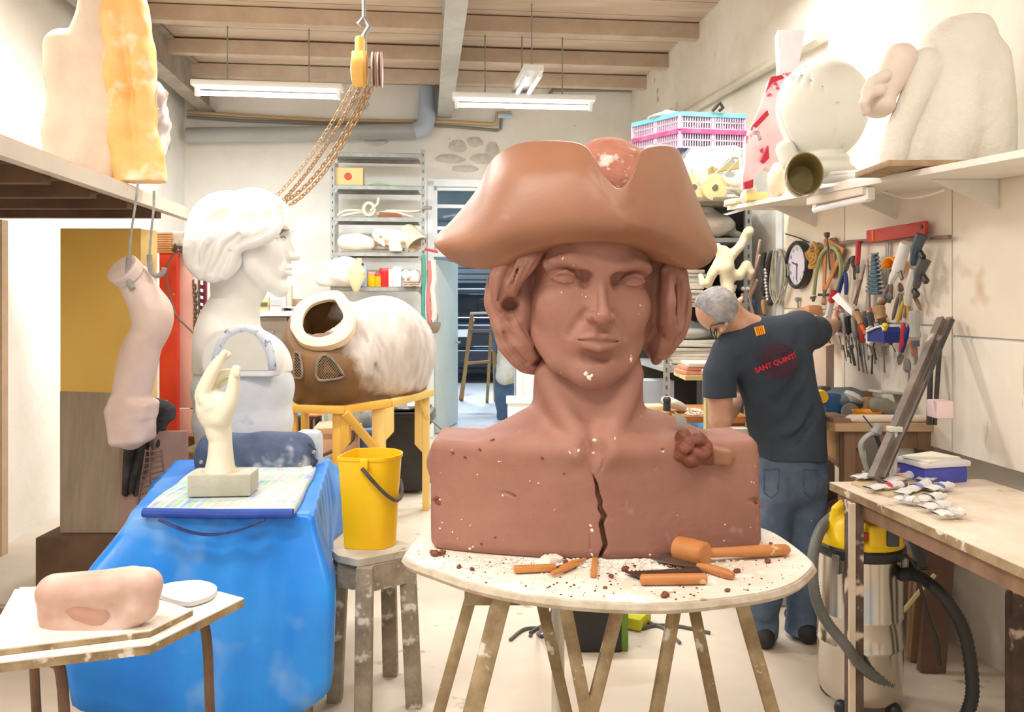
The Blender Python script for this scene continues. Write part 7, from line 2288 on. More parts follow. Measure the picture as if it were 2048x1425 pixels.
rl=T('tool_rail','long rusty iron rail along the upper tool wall under the red level','rail',wt(1750,488,0))
bar_('rail',m_rus,rl,wt(1676,487,.03),wt(1915,474,.03),.018,.012)
bar_('rail_bracket',m_rus,rl,wt(1700,484,.012),wt(1745,481,.012),.016,.03)
for x in(1690,1785,1880):
 bar_('hook',m_stl_d,rl,wt(x,486-(x-1690)*.05,.0),wt(x,486-(x-1690)*.05,.045),.006,.006)
bl=T('tool_holder','pale mauve tool holder bar full of hanging hand tools','rail',wt(1715,672,0))
bar_('bar',M('pale_mauve_bar',(214,206,224),(196,188,206),14,.5),bl,wt(1664,662,.05),wt(1776,678,.05),.022,.03)
for x in(1680,1760):
 bar_('bracket',m_stl,bl,wt(x,663+(x-1664)*.14,.0),wt(x,663+(x-1664)*.14,.05),.012,.012)
ck=T('wall_clock','round black-rimmed wall clock with a white dial','clock',wt(1607,579,.0))
c0=wt(1605,530,.0);R_=97/2*c0.y/F
mb=MB();mb.lathe(c0,[(R_*.96,0),(R_*1.0,.01),(R_*1.0,.04),(R_*.93,.05),(R_*.84,.046),(R_*.84,.03),(0,.03)],40,NW);mb.build('rim',M('black_clock_rim',(26,26,30),rough=.35),ck)
mb=MB();mb.lathe(c0+NW*.031,[(R_*.84,0),(R_*.84,.002),(0,.002)],40,NW);mb.build('dial',M('pale_lilac_dial',(226,222,236),rough=.6),ck)
m_ink=M('dark_clock_ink',(60,60,72),rough=.6)
def dialp(ang,r,off=.035):
 return c0+NW*off+WD_*(math.sin(ang)*r*R_)+Vector((0,0,math.cos(ang)*r*R_))
for nm,ang,r,w in(('minute_hand',math.radians(182),.62,.006),('hour_hand',math.radians(285),.45,.008)):
 bar_(nm,m_ink,ck,dialp(ang+math.pi,.08,.037),dialp(ang,r,.037),w,.002)
for hnum in range(12):
 cu_=bpy.data.curves.new('n','FONT');cu_.body=str(hnum or 12);cu_.size=R_*.21;cu_.align_x='CENTER';cu_.align_y='CENTER';cu_.resolution_u=2
 to_=bpy.data.objects.new('n',cu_);COL.objects.link(to_);dg=bpy.context.evaluated_depsgraph_get()
 tm=bpy.data.meshes.new_from_object(to_.evaluated_get(dg));bpy.data.objects.remove(to_)
 pc=dialp(hnum*math.pi/6,.66,.0345)
 for v_ in tm.vertices:
  v_.co=pc+WD_*v_.co.x+Vector((0,0,v_.co.y))
 tm.materials.clear();link(tm,'numeral',m_ink,ck,True,None)
lv=T('spirit_level','long red spirit level lying on the upper rail','level',wt(1810,478,.03))
bar_('level_body',M('level_red',(206,74,54),(190,62,46),4,.5),lv,wt(1751,474,.04),wt(1871,456,.04),.062,.022)
bar_('end_plate',M('level_orange',(226,120,60),rough=.5),lv,wt(1764,472,.053),wt(1768,471,.053),.05,.004)
mb=MB();mb.lathe(wt(1865,454,.052),[(.010,0),(.010,.003)],12,NW);mb.build('hole',m_stl_d,lv)
def screwdriver(label,x0,y0,x1,y1,hcol,frac=.4,r=.013,off=.05,ferrule=None,name='screwdriver',cat='screwdriver',blade=None,br=.0035,group=None):
 p,q=wt(x0,y0,off),wt(x1,y1,off-.02)
 o_=T(name,label,cat,low(p,q),group)
 m_=p.lerp(q,frac);d_=(q-p).normalized();L=(m_-p).length
 mb=MB();mb.lathe(p,[(r*.6,0),(r,L*.06),(r*1.05,L*.3),(r*.8,L*.6),(r,L*.85),(r*.55,L)],10,d_);mb.build('handle',hcol if not isinstance(hcol,tuple)else col_m(hcol),o_)
 mb=MB();mb.tube([m_,m_.lerp(q,.85),q],[br,br,br*1.4],6,flat=.8);mb.build('blade',blade or m_stl,o_)
 if ferrule:
  mb=MB();mb.cyl(m_,m_+d_*.025,r*.7,n=8);mb.build('ferrule',col_m(ferrule),o_)
 return o_
def pliers(label,xj,yj,xh,yh,x1,y1,x2,y2,hcol,hcol2=None,w=.011,name='pliers',off=.05,head=None):
 """head tip, pivot, two handle ends"""
 t,h_=wt(xj,yj,off),wt(xh,yh,off)
 a,b=wt(x1,y1,off+.006),wt(x2,y2,off-.006)
 o_=T(name,label,'pliers',low(t,a,b))
 for e in(a,b):
  s_=(e-h_);k_=h_+s_*.5+(h_-t).cross(NW).normalized()*(.006 if e is a else-.006)
  rod_('handle',col_m(hcol if e is a else(hcol2 or hcol)),o_,[tuple(q)for q in spline([tuple(h_+s_*.12),tuple(k_),tuple(e)],8)],[w*.7,w*.8,w,w,w,w,w*.9,w*.6])
 mb=MB();mb.tube([h_-(t-h_)*.3,h_,h_.lerp(t,.5),t],[.006,.016,.014,.005],8,flat=.5);mb.build('jaws',head or m_stl,o_)
 mb=MB();mb.lathe(h_+NW*.006,[(.009,0),(.008,.004)],10,NW);mb.build('pivot',m_stl_d,o_)
 return o_
def file_(label,x0,y0,x1,y1,hm,frac=.3,w=.022,off=.045,name='file',bm_=None,cat='file'):
 p,q=wt(x0,y0,off),wt(x1,y1,off-.015)
 o_=T(name,label,cat,low(p,q));m_=p.lerp(q,frac);d_=(q-p).normalized();L=(m_-p).length
 mb=MB();mb.lathe(p,[(.008,0),(.015,L*.1),(.017,L*.4),(.012,L*.9),(.008,L)],10,d_);mb.build('handle',hm if not isinstance(hm,tuple)else col_m(hm),o_)
 bar_('blade',bm_ or m_stl_d,o_,m_,q,w,.005);return o_
pliers('yellow-handled shears hanging at the left end of the mauve holder by the man\'s hand',1668,640,1665,664,1656,688,1668,686,(240,204,30),(226,190,40),.010,'shears',.07)
screwdriver('black and yellow knife stuck behind the man\'s hand',1664,652,1652,690,(30,30,30),.5,.012,.10,(240,210,20),'utility_knife','knife')
screwdriver('white caulking nozzle lying flat over the left of the holder',1650,640,1690,634,(226,226,214),.6,.018,.12,None,'nozzle','nozzle',col_m((214,214,200)),.006)
o=T('yellow_clip','yellow plastic clip loop on the holder right of the man\'s hand','clip',wt(1688,660,.08));rod_('loop',col_m((236,200,60)),o,[wt(1676,646,.08),wt(1682,656,.085),wt(1692,652,.085),wt(1690,640,.08)],.007)
H=[((110,110,112),1696,622,1704,700,.45,'dark grey handled screwdriver first from the left in the mauve holder'),((196,170,166),1703,618,1709,705,.45,'pinkish grey handled screwdriver second from the left in the mauve holder'),((206,120,116),1697,614,1712,690,.28,'red-capped screwdriver leaning behind the first two screwdrivers'),((196,194,196),1712,626,1716,715,.45,'pale grey bulbous handled screwdriver in the mauve holder'),((44,44,46),1722,632,1722,726,.40,'black and white handled screwdriver in the middle of the mauve holder'),((160,158,156),1717,620,1730,700,.35,'grey striped screwdriver leaning right behind the black one'),((150,152,150),1735,634,1739,742,.38,'grey handled screwdriver right of the black and white one'),((66,66,68),1744,638,1748,745,.40,'charcoal handled screwdriver with a long thin blade in the mauve holder'),((190,60,50),1750,650,1752,730,.45,'dark red handled screwdriver below the brown chisel'),((60,62,66),1763,632,1758,720,.42,'black handled screwdriver with a pale top at the right of the mauve holder'),((80,84,88),1768,624,1772,728,.35,'blue-grey handled screwdriver behind the black one at the right of the holder')]
for hc_,x0,y0,x1,y1,fr,lab in H:
 screwdriver(lab,x0,y0,x1,y1,hc_,fr,.015,.075 if y0>620 else .06)
screwdriver('wooden handled chisel with an orange ferrule in the mauve holder',1750,624,1762,668,m_wdh,.62,.018,.10,(236,110,60),'chisel','chisel',col_m((230,100,60)),.012)
mb=MB();mb.prism([wt(1700,596,.09),wt(1712,586,.09),wt(1742,620,.09),(wt(1742,632,.09))],NW*.012)
o=T('white_scraper','broad white plastic scraper slanting above the mauve holder','scraper',wt(1740,632,.09));mb.build('blade',m_white,o)
screwdriver('red and white handled glue tube pointing down left of the white scraper',1696,582,1677,632,(196,40,50),.45,.018,.08,(220,220,226),'glue_tube','tube',col_m((224,226,230)),.016)
for hc_,x0,y0,x1,y1,fr,lab in(((150,60,54),1693,610,1698,680,.4,'red-brown handled screwdriver in the back row at the left of the holder'),((206,200,190),1708,612,1711,695,.4,'cream handled screwdriver in the back row of the holder'),((90,92,96),1727,618,1725,712,.4,'slate grey screwdriver in the back row behind the black and white one'),((120,118,110),1741,622,1744,716,.4,'dull olive-grey screwdriver in the back row of the holder'),((176,90,60),1756,616,1756,700,.35,'rust-brown handled screwdriver in the back row at the right of the holder'),((50,52,56),1774,630,1776,712,.4,'black slim screwdriver at the far right end of the mauve holder')):
 screwdriver(lab,x0,y0,x1,y1,hc_,fr,.012,.035)
THIN=[(1700,690,1704,722),(1710,700,1714,728),(1733,690,1736,735),(1742,700,1746,748),(1726,690,1727,705)]
for i,(x0,y0,x1,y1)in enumerate(THIN):
 p,q=wt(x0,y0,.04),wt(x1,y1,.03)
 mb=MB();mb.tube([p,q],[.004,.0022],6)
 tag(mb.build('thin_rod',m_stl_d),('first','second','third','fourth','fifth')[i]+' thin steel rod from the left hanging below the mauve holder','rod','thin rods under the holder')
file_('short dark bit with a square end hanging below the middle of the holder',1716,690,1719,732,(120,112,104),.2,.02,.04,'drill_bit',m_stl_d,'bit')
screwdriver('long awl with an oval pale grip below the holder',1765,690,1755,748,(206,206,196),.3,.014,.05,None,'awl','awl',m_stl_d,.004)
screwdriver('steel awl with a white round tag below the holder',1770,668,1772,720,(210,208,200),.35,.015,.07,None,'awl','awl',m_stl_d)
o=T('oval_tag','white oval tag hanging under the right end of the holder','tag',wt(1765,710,.06));mb=MB();mb.ell(wt(1763,702,.06),(.008,.018,.030),RZ,12,8);mb.build('disc',m_offwhite,o)
o=T('key_bunch','bunch of brass keys and hooks hanging at the left of the holder','keys',wt(1676,708,.04))
for i in range(7):
 x=1668+i*1.9;rod_('key',m_wdh if i%2 else m_rus,o,[wt(x,668+i,.04+.004*i),wt(x+2,690+2*i,.045),wt(x+1,700+1.5*i,.04)],.0045,6)
o=T('wooden_set_square','wooden drawing triangle hanging right of the clock','set square',wt(1662,585,.02))
for a_,b_ in(((1664,478),(1660,585)),((1698,500),(1661,584)),((1664,480),(1700,502))):
 bar_('side',m_wood_y,o,wt(*a_,.035),wt(*b_,.035),.028,.010)
o=T('wooden_plank','upright brown wooden batten behind the drawing triangle','batten',wt(1672,560,.01));bar_('batten',M('brown_batten',(176,126,84),(150,104,66),5,.7),o,wt(1672,476,.016),wt(1672,556,.016),.06,.014)
o=T('green_hose_loop','pale green hose bent in a loop over the drawing triangle','hose',wt(1644,588,.04))
rod_('hose',M('olive_green_hose',(162,176,126),(140,156,104),8,.5),o,[tuple(q)for q in spline([tuple(wt(x,y_,.05))for x,y_ in((1645,590),(1650,545),(1660,510),(1675,496),(1690,500),(1699,525),(1698,560),(1684,600),(1678,620))],36)],.011)
mb=MB();mb.tube([wt(1639,596,.05),wt(1647,594,.05),wt(1643,602,.05)],.010,6);mb.build('valve',m_stl,o)
bar_('bracket',m_stl_d,o,wt(1648,590,.03),wt(1668,590,.03),.016,.02)
o=T('rope_hank','knotted hank of golden rope hanging at the right of the clock','rope',wt(1645,528,.02))
for i in range(6):
 c_=wt(1643+(i%3)*3,498+i*5,.045);rod_('loop',M('golden_rope',(206,160,92),(180,134,70),40,.9),o,[c_+WD_*(.045*math.cos(t)-.01*i%3)+Vector((0,0,.035*math.sin(t)))+NW*(.012*math.sin(2*t+i))for t in[k*.6283 for k in range(11)]],.010,6)
o=T('grey_work_lamp','grey tin lamp shade behind the clock','lamp',wt(1628,510,.03));mb=MB();mb.lathe(wt(1640,487,.006),[(.012,0),(.03,.015),(.042,.05),(.038,.05),(.026,.015),(.0,.006)],20,NW*.35+WD_*.3+Vector((0,0,-.8)));mb.build('shade',M('tin_grey',(170,168,158),(146,144,136),8,.5,.5),o);rod_('wire',m_stl_d,o,[wt(1580,468,.03),wt(1605,475,.03),wt(1628,485,.03)],.004,6)
file_('dark wooden brush hanging at the foot of the drawing triangle',1664,610,1662,575,m_wdh,.4,.03,.05,'brush',M('dark_bristle',(96,84,74),rough=.9),'brush')
file_('long dark drill rod standing before the drawing triangle',1678,465,1679,540,(90,84,78),.15,.010,.07,'drill_rod',m_stl_d,'rod')
bar_o=T('dark_wedge','dark triangular metal plate behind the drawing triangle','plate',wt(1684,520,.02));mb=MB();mb.prism([wt(1680,500,.02),wt(1694,498,.02),wt(1684,545,.02)],NW*.006);mb.build('plate',M('dark_red_plate',(96,60,52),rough=.6),bar_o)
pliers('long bolt cutter with dark blue handles in the middle of the tool wall',1722,516,1713,540,1700,592,1712,590,(40,46,110),(46,54,130),.012,'bolt_cutter',.06)
file_('tall grey pincers with a dark head above the bolt cutter handles',1725,512,1722,560,(80,78,76),.5,.02,.05,'pincers',m_stl_d,'pincers')
o=T('red_handle_saw','red curved handle tool hanging from the rail left of the triangle of saws','saw',wt(1733,545,.03));rod_('handle',col_m((190,50,56)),o,[tuple(q)for q in spline([tuple(wt(x,y_,.05))for x,y_ in((1736,482),(1735,505),(1733,530))],8)],.014);bar_('blade',m_stl_d,o,wt(1733,530,.05),wt(1734,547,.05),.03,.008)
o=T('hand_saw','narrow grey hand saw hanging point up in the middle of the wall','saw',wt(1750,622,.02));mb=MB();mb.prism([wt(1749,518,.03),wt(1754,620,.03),wt(1743,622,.03)],NW*.004);mb.build('blade',M('grey_pink_steel',(176,160,154),(150,136,130),6,.5,.4),o);bar_('back',M('grey_pink_steel',(176,160,154)),o,wt(1748,520,.036),wt(1752,620,.036),.012,.008)
o=T('folding_rule','thin dark metal stays forming a long v beside the hand saw','rule',wt(1728,612,.02));bar_('leg',m_rus,o,wt(1747,530,.045),wt(1728,612,.045),.012,.006);bar_('leg',m_rus,o,wt(1740,560,.05),wt(1726,608,.05),.010,.006)
o=T('blue_spanner_rack','blue tapering rack of spanners stacked like a ladder','rack',wt(1764,590,.02))
for i in range(10):
 y_=508+i*8.2;w_=.03+.0065*i
 c_=wt(1767+.1*i,y_,.045)
 bar_('spanner',m_stl,o,c_-WD_*w_,c_+WD_*w_,.010,.008)
 bar_('rack_block',M('petrol_blue',(44,84,110),(54,96,122),10,.5),o,c_-WD_*w_*.5-Vector((0,0,.012)),c_+WD_*w_*.5-Vector((0,0,.012)),.014,.024)
o=T('steel_ruler','tall grey steel straightedge hanging right of the blue rack','ruler',wt(1782,580,.01));bar_('blade',M('grey_pink_steel',(176,160,154)),o,wt(1782,486,.02),wt(1783,575,.02),.026,.004)
o=T('orange_tape','orange plastic half ring holding tools at the right of the wall','holder',wt(1812,540,.03))
mb=MB();c_=wt(1812,536,.04)
rows_=[]
for k in range(13):
 t=math.pi*k/12;rows_.append([c_+WD_*(.055*math.cos(t))+Vector((0,0,.048*math.sin(t)))+NW*q for q in(.0,.05)])
mb.grid(rows_);solid(mb.build('ring',M('orange_plastic',(250,160,26),rough=.45),o,angle=None),.006,0);bar_('back_plate',M('orange_plastic',(250,160,26)),o,c_-WD_*.05,c_+WD_*.05,.06,.008)
o=T('caulking_gun','white cartridge gun hanging nozzle down beside the orange holder','caulking gun',wt(1812,570,.06))
p0,p1=wt(1850,486,.09),wt(1832,540,.09);mb=MB();mb.lathe(p0,[(.024,0),(.026,.01),(.026,(p1-p0).length)],16,p1-p0);mb.build('cartridge',M('cartridge_white',(236,238,236),rough=.35),o)
rod_('nozzle',M('cartridge_white',(236,238,236)),o,[p1,wt(1822,556,.09),wt(1816,568,.09)],[.022,.018,.008]);bar_('trigger',m_stl,o,wt(1836,540,.09),wt(1842,560,.09),.02,.012)
for(x,y0,y1,cc,lab)in((1856,540,610,(206,202,192),'long pale foam gun leaning right of the cartridge gun'),(1868,470,530,(70,84,96),'blue-grey power tool grip at the top right of the tool wall'),(1875,520,575,(80,80,82),'dark curved metal tool beside the right border of the wall')):
 o=T('spray_gun',lab,'tool',wt(x-8,y1,.06));rod_('barrel',col_m(cc),o,[wt(x+10,y0,.08),wt(x+2,(y0+y1)/2,.09),wt(x-8,y1,.08)],[.026,.022,.014]);bar_('grip',m_stl_d,o,wt(x+2,(y0+y1)/2,.08),wt(x+14,(y0+y1)/2+18,.08),.025,.022)
pliers('yellow-handled long pliers hanging at the right of the wall',1840,575,1838,590,1822,646,1840,640,(206,170,60),(196,160,60),.009,'pliers',.06,m_rus)
pliers('red and blue handled snips hanging at the right end of the holder',1832,730,1834,712,1843,646,1850,652,(190,40,56),(40,52,130),.013,'snips',.08)
pliers('grey pincers with open rusty jaws high on the right of the wall',1800,540,1802,560,1786,610,1796,606,(130,112,100),None,.010,'pincers',.05,m_rus)
pliers('dull long-nosed pliers hanging below the cartridge gun',1818,566,1820,580,1806,640,1816,640,(120,108,96),None,.009,'pliers',.045,m_rus)
pliers('rusty pincers hanging with spread legs under the spray guns',1846,568,1846,584,1834,636,1862,620,(140,112,92),None,.009,'pincers',.055,m_rus)
screwdriver('big wooden handled brush with a dark head standing right of the holder',1791,612,1796,650,m_wdh,.75,.028,.09,None,'brush','brush',M('dark_bristle',(96,84,74)),.02)
file_('dark brown hammer handle slanting over the wooden brush',1786,612,1808,590,M('dark_handle',(120,92,72),rough=.6),.6,.04,.075,'hammer',m_stl_d,'hammer')
o=T('blue_tool_tray','dark blue plastic tool tray right of the mauve holder','tray',wt(1806,690,.04))
mb=MB();mb.prism([wt(1790,682,.05),wt(1826,686,.05),wt(1826,664,.05),(wt(1818,654,.05)),wt(1790,662,.05)],NW*.09);mb.build('tray_body',M('navy_plastic',(36,54,130),rough=.45),o);rod_('edge_wire',m_offwhite,o,[wt(1790,664,.145),wt(1808,656,.145),wt(1822,652,.145),wt(1828,660,.145)],.005,6)
o=T('g_clamp','pale metal clamp hanging left of the blue tray','clamp',wt(1785,700,.05));rod_('frame',m_offwhite,o,[wt(1790,655,.12),wt(1783,658,.12),wt(1783,685,.12),wt(1790,688,.12)],.010);rod_('screw',m_stl,o,[wt(1786,686,.12),wt(1785,705,.10)],.008)
screwdriver('grey tapered scriber hanging below the pale clamp',1787,690,1781,745,(150,148,144),.4,.014,.05,None,'scriber','scriber')
screwdriver('yellow handled cutter standing before the blue tray',1828,648,1816,676,(240,214,30),.7,.012,.14,None,'cutter','cutter')
screwdriver('small screwdriver with olive blade under the blue tray',1800,684,1803,704,(120,100,40),.3,.01,.05,None,'screwdriver','screwdriver')
o=T('plastic_strip','pale bent plastic strip hanging below the blue tray','strip',wt(1803,724,.03));rod_('strip',m_offwhite,o,[wt(1822,690,.03),wt(1816,708,.03),wt(1803,723,.03)],.006,6)
screwdriver('large grey soldering tool hanging at the right of the snips',1862,622,1858,730,(176,174,168),.55,.026,.08,(90,92,94),'soldering_tool','tool',m_stl,.009)
screwdriver('rusty orange handled tool hanging beside the grey soldering tool',1850,680,1849,728,(190,104,56),.7,.014,.06,None,'file','tool')
o=T('hanging_plug','grey plug hanging on a long thin cable below the snips','plug',wt(1831,740,.04));mb=MB();mb.lathe(wt(1831,726,.04),[(.008,.02),(.016,.0),(.017,-.03),(.006,-.045)],10);mb.build('plug_body',M('grey_plug',(136,134,132),rough=.5),o);rod_('cable',m_pipe_d,o,[tuple(q)for q in spline([tuple(wt(x,y_,.03))for x,y_ in((1831,740),(1830,780),(1831,815),(1832,830))],10)],.005,6)
o=T('black_cord_bundle','bundle of black cords hanging left of the clock','cord',wt(1543,570,.02))
for i in range(5):
 rod_('cord',M('black_rubber',(44,44,44),rough=.6),o,[tuple(q)for q in spline([tuple(wt(1535+i*3+dx,y_,.03+.008*i))for dx,y_ in((2,505),(-2,535),(2,560),(-1,580+i*3))],12)],.012,6)
o=T('flexible_chain','shiny black and silver flexible hose hanging left of the clock','hose',wt(1554,616,.03));rod_('hose',M('black_rubber',(44,44,44)),o,[tuple(q)for q in spline([tuple(wt(x,y_,.05))for x,y_ in((1560,505),(1552,530),(1549,560),(1553,590),(1557,612))],16)],[.020]*15+[.008])
for i in range(10):
 c_=wt(1549+.7*i+(2 if i<3 else 0),540+i*6.6,.068);mb=MB();mb.ell(c_,(.012,.012,.011),None,8,6);mb.build('bead',M('chrome_bead',(226,226,226),rough=.15,metal=.9),o)
o=T('pale_wire_coil','loose coil of pale wire hanging between the black hose and the clock','wire',wt(1575,615,.02))
for i in range(6):
 rod_('loop',M('pale_wire',(196,192,176),(170,166,150),20,.6),o,[tuple(q)for q in spline([tuple(wt(x+random.uniform(-3,3),y_+random.uniform(-6,6),.03+.006*i))for x,y_ in((1566,500),(1580,505),(1587,540),(1580,585),(1568,610),(1560,570),(1562,520),(1568,500))],30)],.005,6)
o=T('pinkish_frame_saw','long pinkish wooden frame piece hanging at the left end of the tool wall','frame',wt(1512,610,.0))
for a_,b_ in(((1537,510),(1516,590)),((1532,560),(1517,594)),((1538,480),(1524,560))):
 bar_('bar',M('pinkish_wood',(200,172,156),(178,150,134),6,.7),o,wt(*a_,.06),wt(*b_,.06),.022,.014)
bar_('tail',M('pinkish_wood',(200,172,156)),o,wt(1512,592,.05),wt(1524,640,.05),.016,.012)
file_('white handled spatula hanging at the left end of the tool wall',1498,578,1520,577,(236,232,222),.5,.014,.05,'spatula',m_offwhite,'spatula')
file_('white tagged key hanging below the spatula at the left end',1500,588,1494,606,(236,232,222),.6,.014,.05,'tag_key',m_offwhite,'key')
file_('blue handled file standing low behind the man\'s shoulder',1517,598,1515,640,(70,80,130),.6,.014,.03)
file_('wooden file standing low behind the man\'s shoulder, right of the blue one',1535,600,1534,636,m_wdh,.8,.02,.03)
file_('thin steel rule hanging alone under the clock',1601,595,1600,640,(150,150,146),.2,.014,.02,'steel_rule',m_stl,'rule')
o=T('wood_block','reddish wooden block on the ledge behind the man\'s raised arm','block',wt(1640,640,.05));bar_('block',M('reddish_wood',(206,150,112),(186,126,88),5,.6,stretch=(1,1,6)),o,wt(1617,634,.09),wt(1664,622,.09),.07,.09)
bar_('pale_strip',M('pale_pine',(232,214,160)),o,wt(1617,642,.10),wt(1664,634,.10),.02,.09)
mb=MB();mb.box(W(1640,648,AT)+NW*.07,(.34,.14,.02),RZ @ Matrix.Rotation(math.pi/2,3,'Z'));tag(mb.build('ledge_shelf',m_pale),'small wooden ledge on the wall behind the man\'s raised arm','shelf')

# ------ workbench under the tool wall
BYw=3.62
bp=lambda x,y_,d=0.0:P(x,y_,BYw+d)
zb=bp(0,848).z
wb=T('workbench','old wooden workbench with cupboard and drawer under the tool wall','bench',Vector((bp(1750,0).x,BYw+.4,0)))
bx0,bx1=bp(1648,0).x,bp(1868,0).x
m_bwood=M('worn_bench_wood',(206,176,140),(184,152,116),4,.7,stretch=(.6,3,3),spots=((232,222,206),7,.6,.08))
m_bdark=M('dark_bench_wood',(150,118,94),(126,98,78),5,.75,stretch=(3,3,.4))
e=Vector((-.1063*.85,.85,0))
mb=MB();q0=Vector((bx0+.05,BYw,zb));q1=Vector((bx1,BYw,zb));q0b=q0+e+Vector((-.05,0,0))
mb.hexa([p-Vector((0,0,.035))for p in(q0,q1,q1+e,q0b)]+[q0,q1,q1+e,q0b]);mb.build('bench_top',m_bwood,wb)
for(x,d,w)in((1700,.02,.05),(1851,.02,.07),(1690,.75,.05),(1851,.75,.06)):
 c_=bp(x,0,d);mb=MB();mb.box((c_.x-(.08 if d>.5 else 0),BYw+d+.03,(zb-.035)/2),(w,.06,zb-.035));mb.build('leg',m_bdark,wb)
a,b=bp(1711,868,.02),bp(1845,868,.02);mb=MB();mb.box(((a.x+b.x)/2,BYw+.04,zb-.075),(b.x-a.x,.03,.075));mb.build('apron',m_bdark,wb)
a,b=bp(1712,885,.03),bp(1846,928,.03);mb=MB();mb.box(((a.x+b.x)/2,BYw+.07,(a.z+b.z)/2),(b.x-a.x,.04,a.z-b.z),None,.004);dr_=mb.build('drawer',M('pale_grey_drawer',(206,200,190),(222,216,206),4,.6),wb)
mb=MB();mb.box(bp(1840,904,.02),(.03,.02,.012));mb.build('handle',m_stl_d,dr_)
mb=MB();a,b=bp(1712,930,.04),bp(1846,944,.04);mb.box(((a.x+b.x)/2,BYw+.08,(a.z+b.z)/2),(b.x-a.x,.03,a.z-b.z));mb.build('lower_rail',m_bdark,wb)
cup=MB();s0,s1=Vector((bp(1692,0,.03).x,BYw+.03,0)),Vector((bp(1652,0,.5).x,BYw+.62,0))
zc0,zc1=bp(0,952).z,zb-.05
cup.hexa([Vector((p.x,p.y,z))for z in(zc0,zc1)for p in(s0,s0+Vector((.08,.02,0)),s1+Vector((.08,0,0)),s1)]);cu2=cup.build('cupboard',m_bdark,wb)
dn=(s1-s0).normalized();nn_=Vector((-dn.y,dn.x,0));nn_=nn_ if nn_.x<0 else-nn_
mb=MB();mb.bar(s0.lerp(s1,.04)+nn_*.008+Vector((0,0,(zc0+zc1)/2+.02)),s0.lerp(s1,.96)+nn_*.008+Vector((0,0,(zc0+zc1)/2+.02)),.016,(zc1-zc0)*.86,bev=.003);dd2=mb.build('cupboard_door',M('plywood_door',(222,180,130),(206,160,110),3,.6,stretch=(1,1,.4)),wb)
mb=MB();mb.box((bp(1760,0).x,BYw+.4,.3),(.46,.7,.03));mb.build('bottom_shelf',m_bdark,wb)
for i,(x,y_,w,h_,col,lab)in enumerate(((1655,990,.12,.05,(96,74,60),'dark wood scrap in the gap under the workbench cupboard, upper'),(1660,1010,.10,.03,(130,104,84),'brown wood scrap in the gap under the workbench cupboard, lower'),(1672,1018,.08,.03,(180,156,132),'pale wood offcut near the vacuum hose under the workbench'))):
 c_=bp(x,y_,.25);mb=MB();mb.bar(c_-Vector((w/2,0,.01)),c_+Vector((w/2,.08,.012)),.06,h_);tag(mb.build('wood_scrap',M('scrap_%d'%i,col,rough=.8)),lab,'wood','scraps under the workbench')
mb=MB();c_=bp(1660,1035,.25);zz=c_.z
mb.box((c_.x+.17,c_.y+.12,(bp(0,1022,.25).z)/2),(.26,.3,bp(0,1022,.25).z));tag(mb.build('junk_box',M('dark_brown_box',(84,66,54),(66,50,42),5,.8)),'dark box full of scraps on the floor under the workbench','box')
bt=lambda x,d=.1:Vector((bp(x,0,d).x,BYw+d,zb))
o=T('bench_grinder','blue and grey bench grinder on the workbench behind the man','grinder',bt(1680,.35))
g0,g1=bp(1636,800,.38),bp(1728,800,.32)
mb=MB();mb.lathe(g0,[(.03,0),(.055,.01),(.06,.04),(.062,(g1-g0).length*.75),(.045,(g1-g0).length*.95),(.02,(g1-g0).length)],20,g1-g0);mb.build('motor',M('grey_green_enamel',(116,130,136),(96,110,118),6,.4,.3),o)
mb=MB();mb.box(bt(1672,.36)+Vector((0,0,.05)),(.15,.13,.10),None,.02);mb.build('base',M('deep_blue_enamel',(26,74,124),(34,88,140),6,.4),o)
mb=MB();mb.lathe(bp(1702,826,.24),[(.0,0),(.04,.0),(.042,.01),(.042,.03),(.038,.036),(.0,.036)],22,Vector((.3,1,0)));mb.build('grinding_wheel',M('grey_stone_wheel',(130,128,124),(116,114,110),20,.8),o)
mb=MB();mb.lathe(bp(1644,795,.30),[(.0,0),(.03,0),(.034,.03),(.02,.05),(0,.05)],16,Vector((.2,1,0)));mb.build('knob',col_m((240,190,40)),o)
mb=MB();mb.box(bp(1648,785,.36),(.05,.05,.06),None,.008);mb.build('switch_box',M('dark_grey_plastic2',(64,72,76),rough=.5),o)
o=T('paper_roll','crumpled white paper on the grinder','paper',bp(1710,812,.3));mb=MB();mb.ell(bp(1708,796,.3),(.05,.05,.026),(0,.5,0),9,6,.2);mb.build('paper',M('crumpled_paper',(226,224,222)),o)
o=T('yellow_bowl','orange-yellow plastic bowl on the workbench','bowl',bt(1734,.14));mb=MB();mb.lathe(bt(1734,.16),[(.05,0),(.06,.004),(.064,.034),(.068,.036),(.06,.036),(.05,.01),(0,.008)],24);mb.build('bowl_body',M('orange_yellow_plastic',(244,166,30),(236,150,20),4,.45),o)
o=T('tan_bowl','tan wooden bowl stacked behind the yellow bowl','bowl',bt(1729,.34));mb=MB();mb.lathe(bt(1729,.34),[(.05,0),(.06,.06),(.064,.085),(.056,.085),(.045,.02),(0,.02)],20);mb.build('bowl_body',M('tan_bowl_wood',(214,178,130),rough=.6),o)
o=T('dusty_rag','grey-green dusty rag heap at the right of the yellow bowl','rag',bt(1785,.2))
v=Vol(tuple(bt(1735,.05)-Vector((0,.02,0))),tuple(bt(1830,.4)+Vector((0,.05,.13))),.006)
for x,d,h_,r in((1762,.2,.05,(.05,.07,.045)),(1785,.16,.035,(.07,.06,.03)),(1806,.2,.02,(.05,.06,.022))):
 v.ell(bt(x,d)+Vector((0,0,h_)),r,k=.02)
v.noise(.006,50,3);v.box(bt(1780,.2)-Vector((0,0,.2)),(1,1,.2),op='sub');v.build('cloth',M('grey_green_rag',(132,130,112),(96,96,84),9,.9),o)
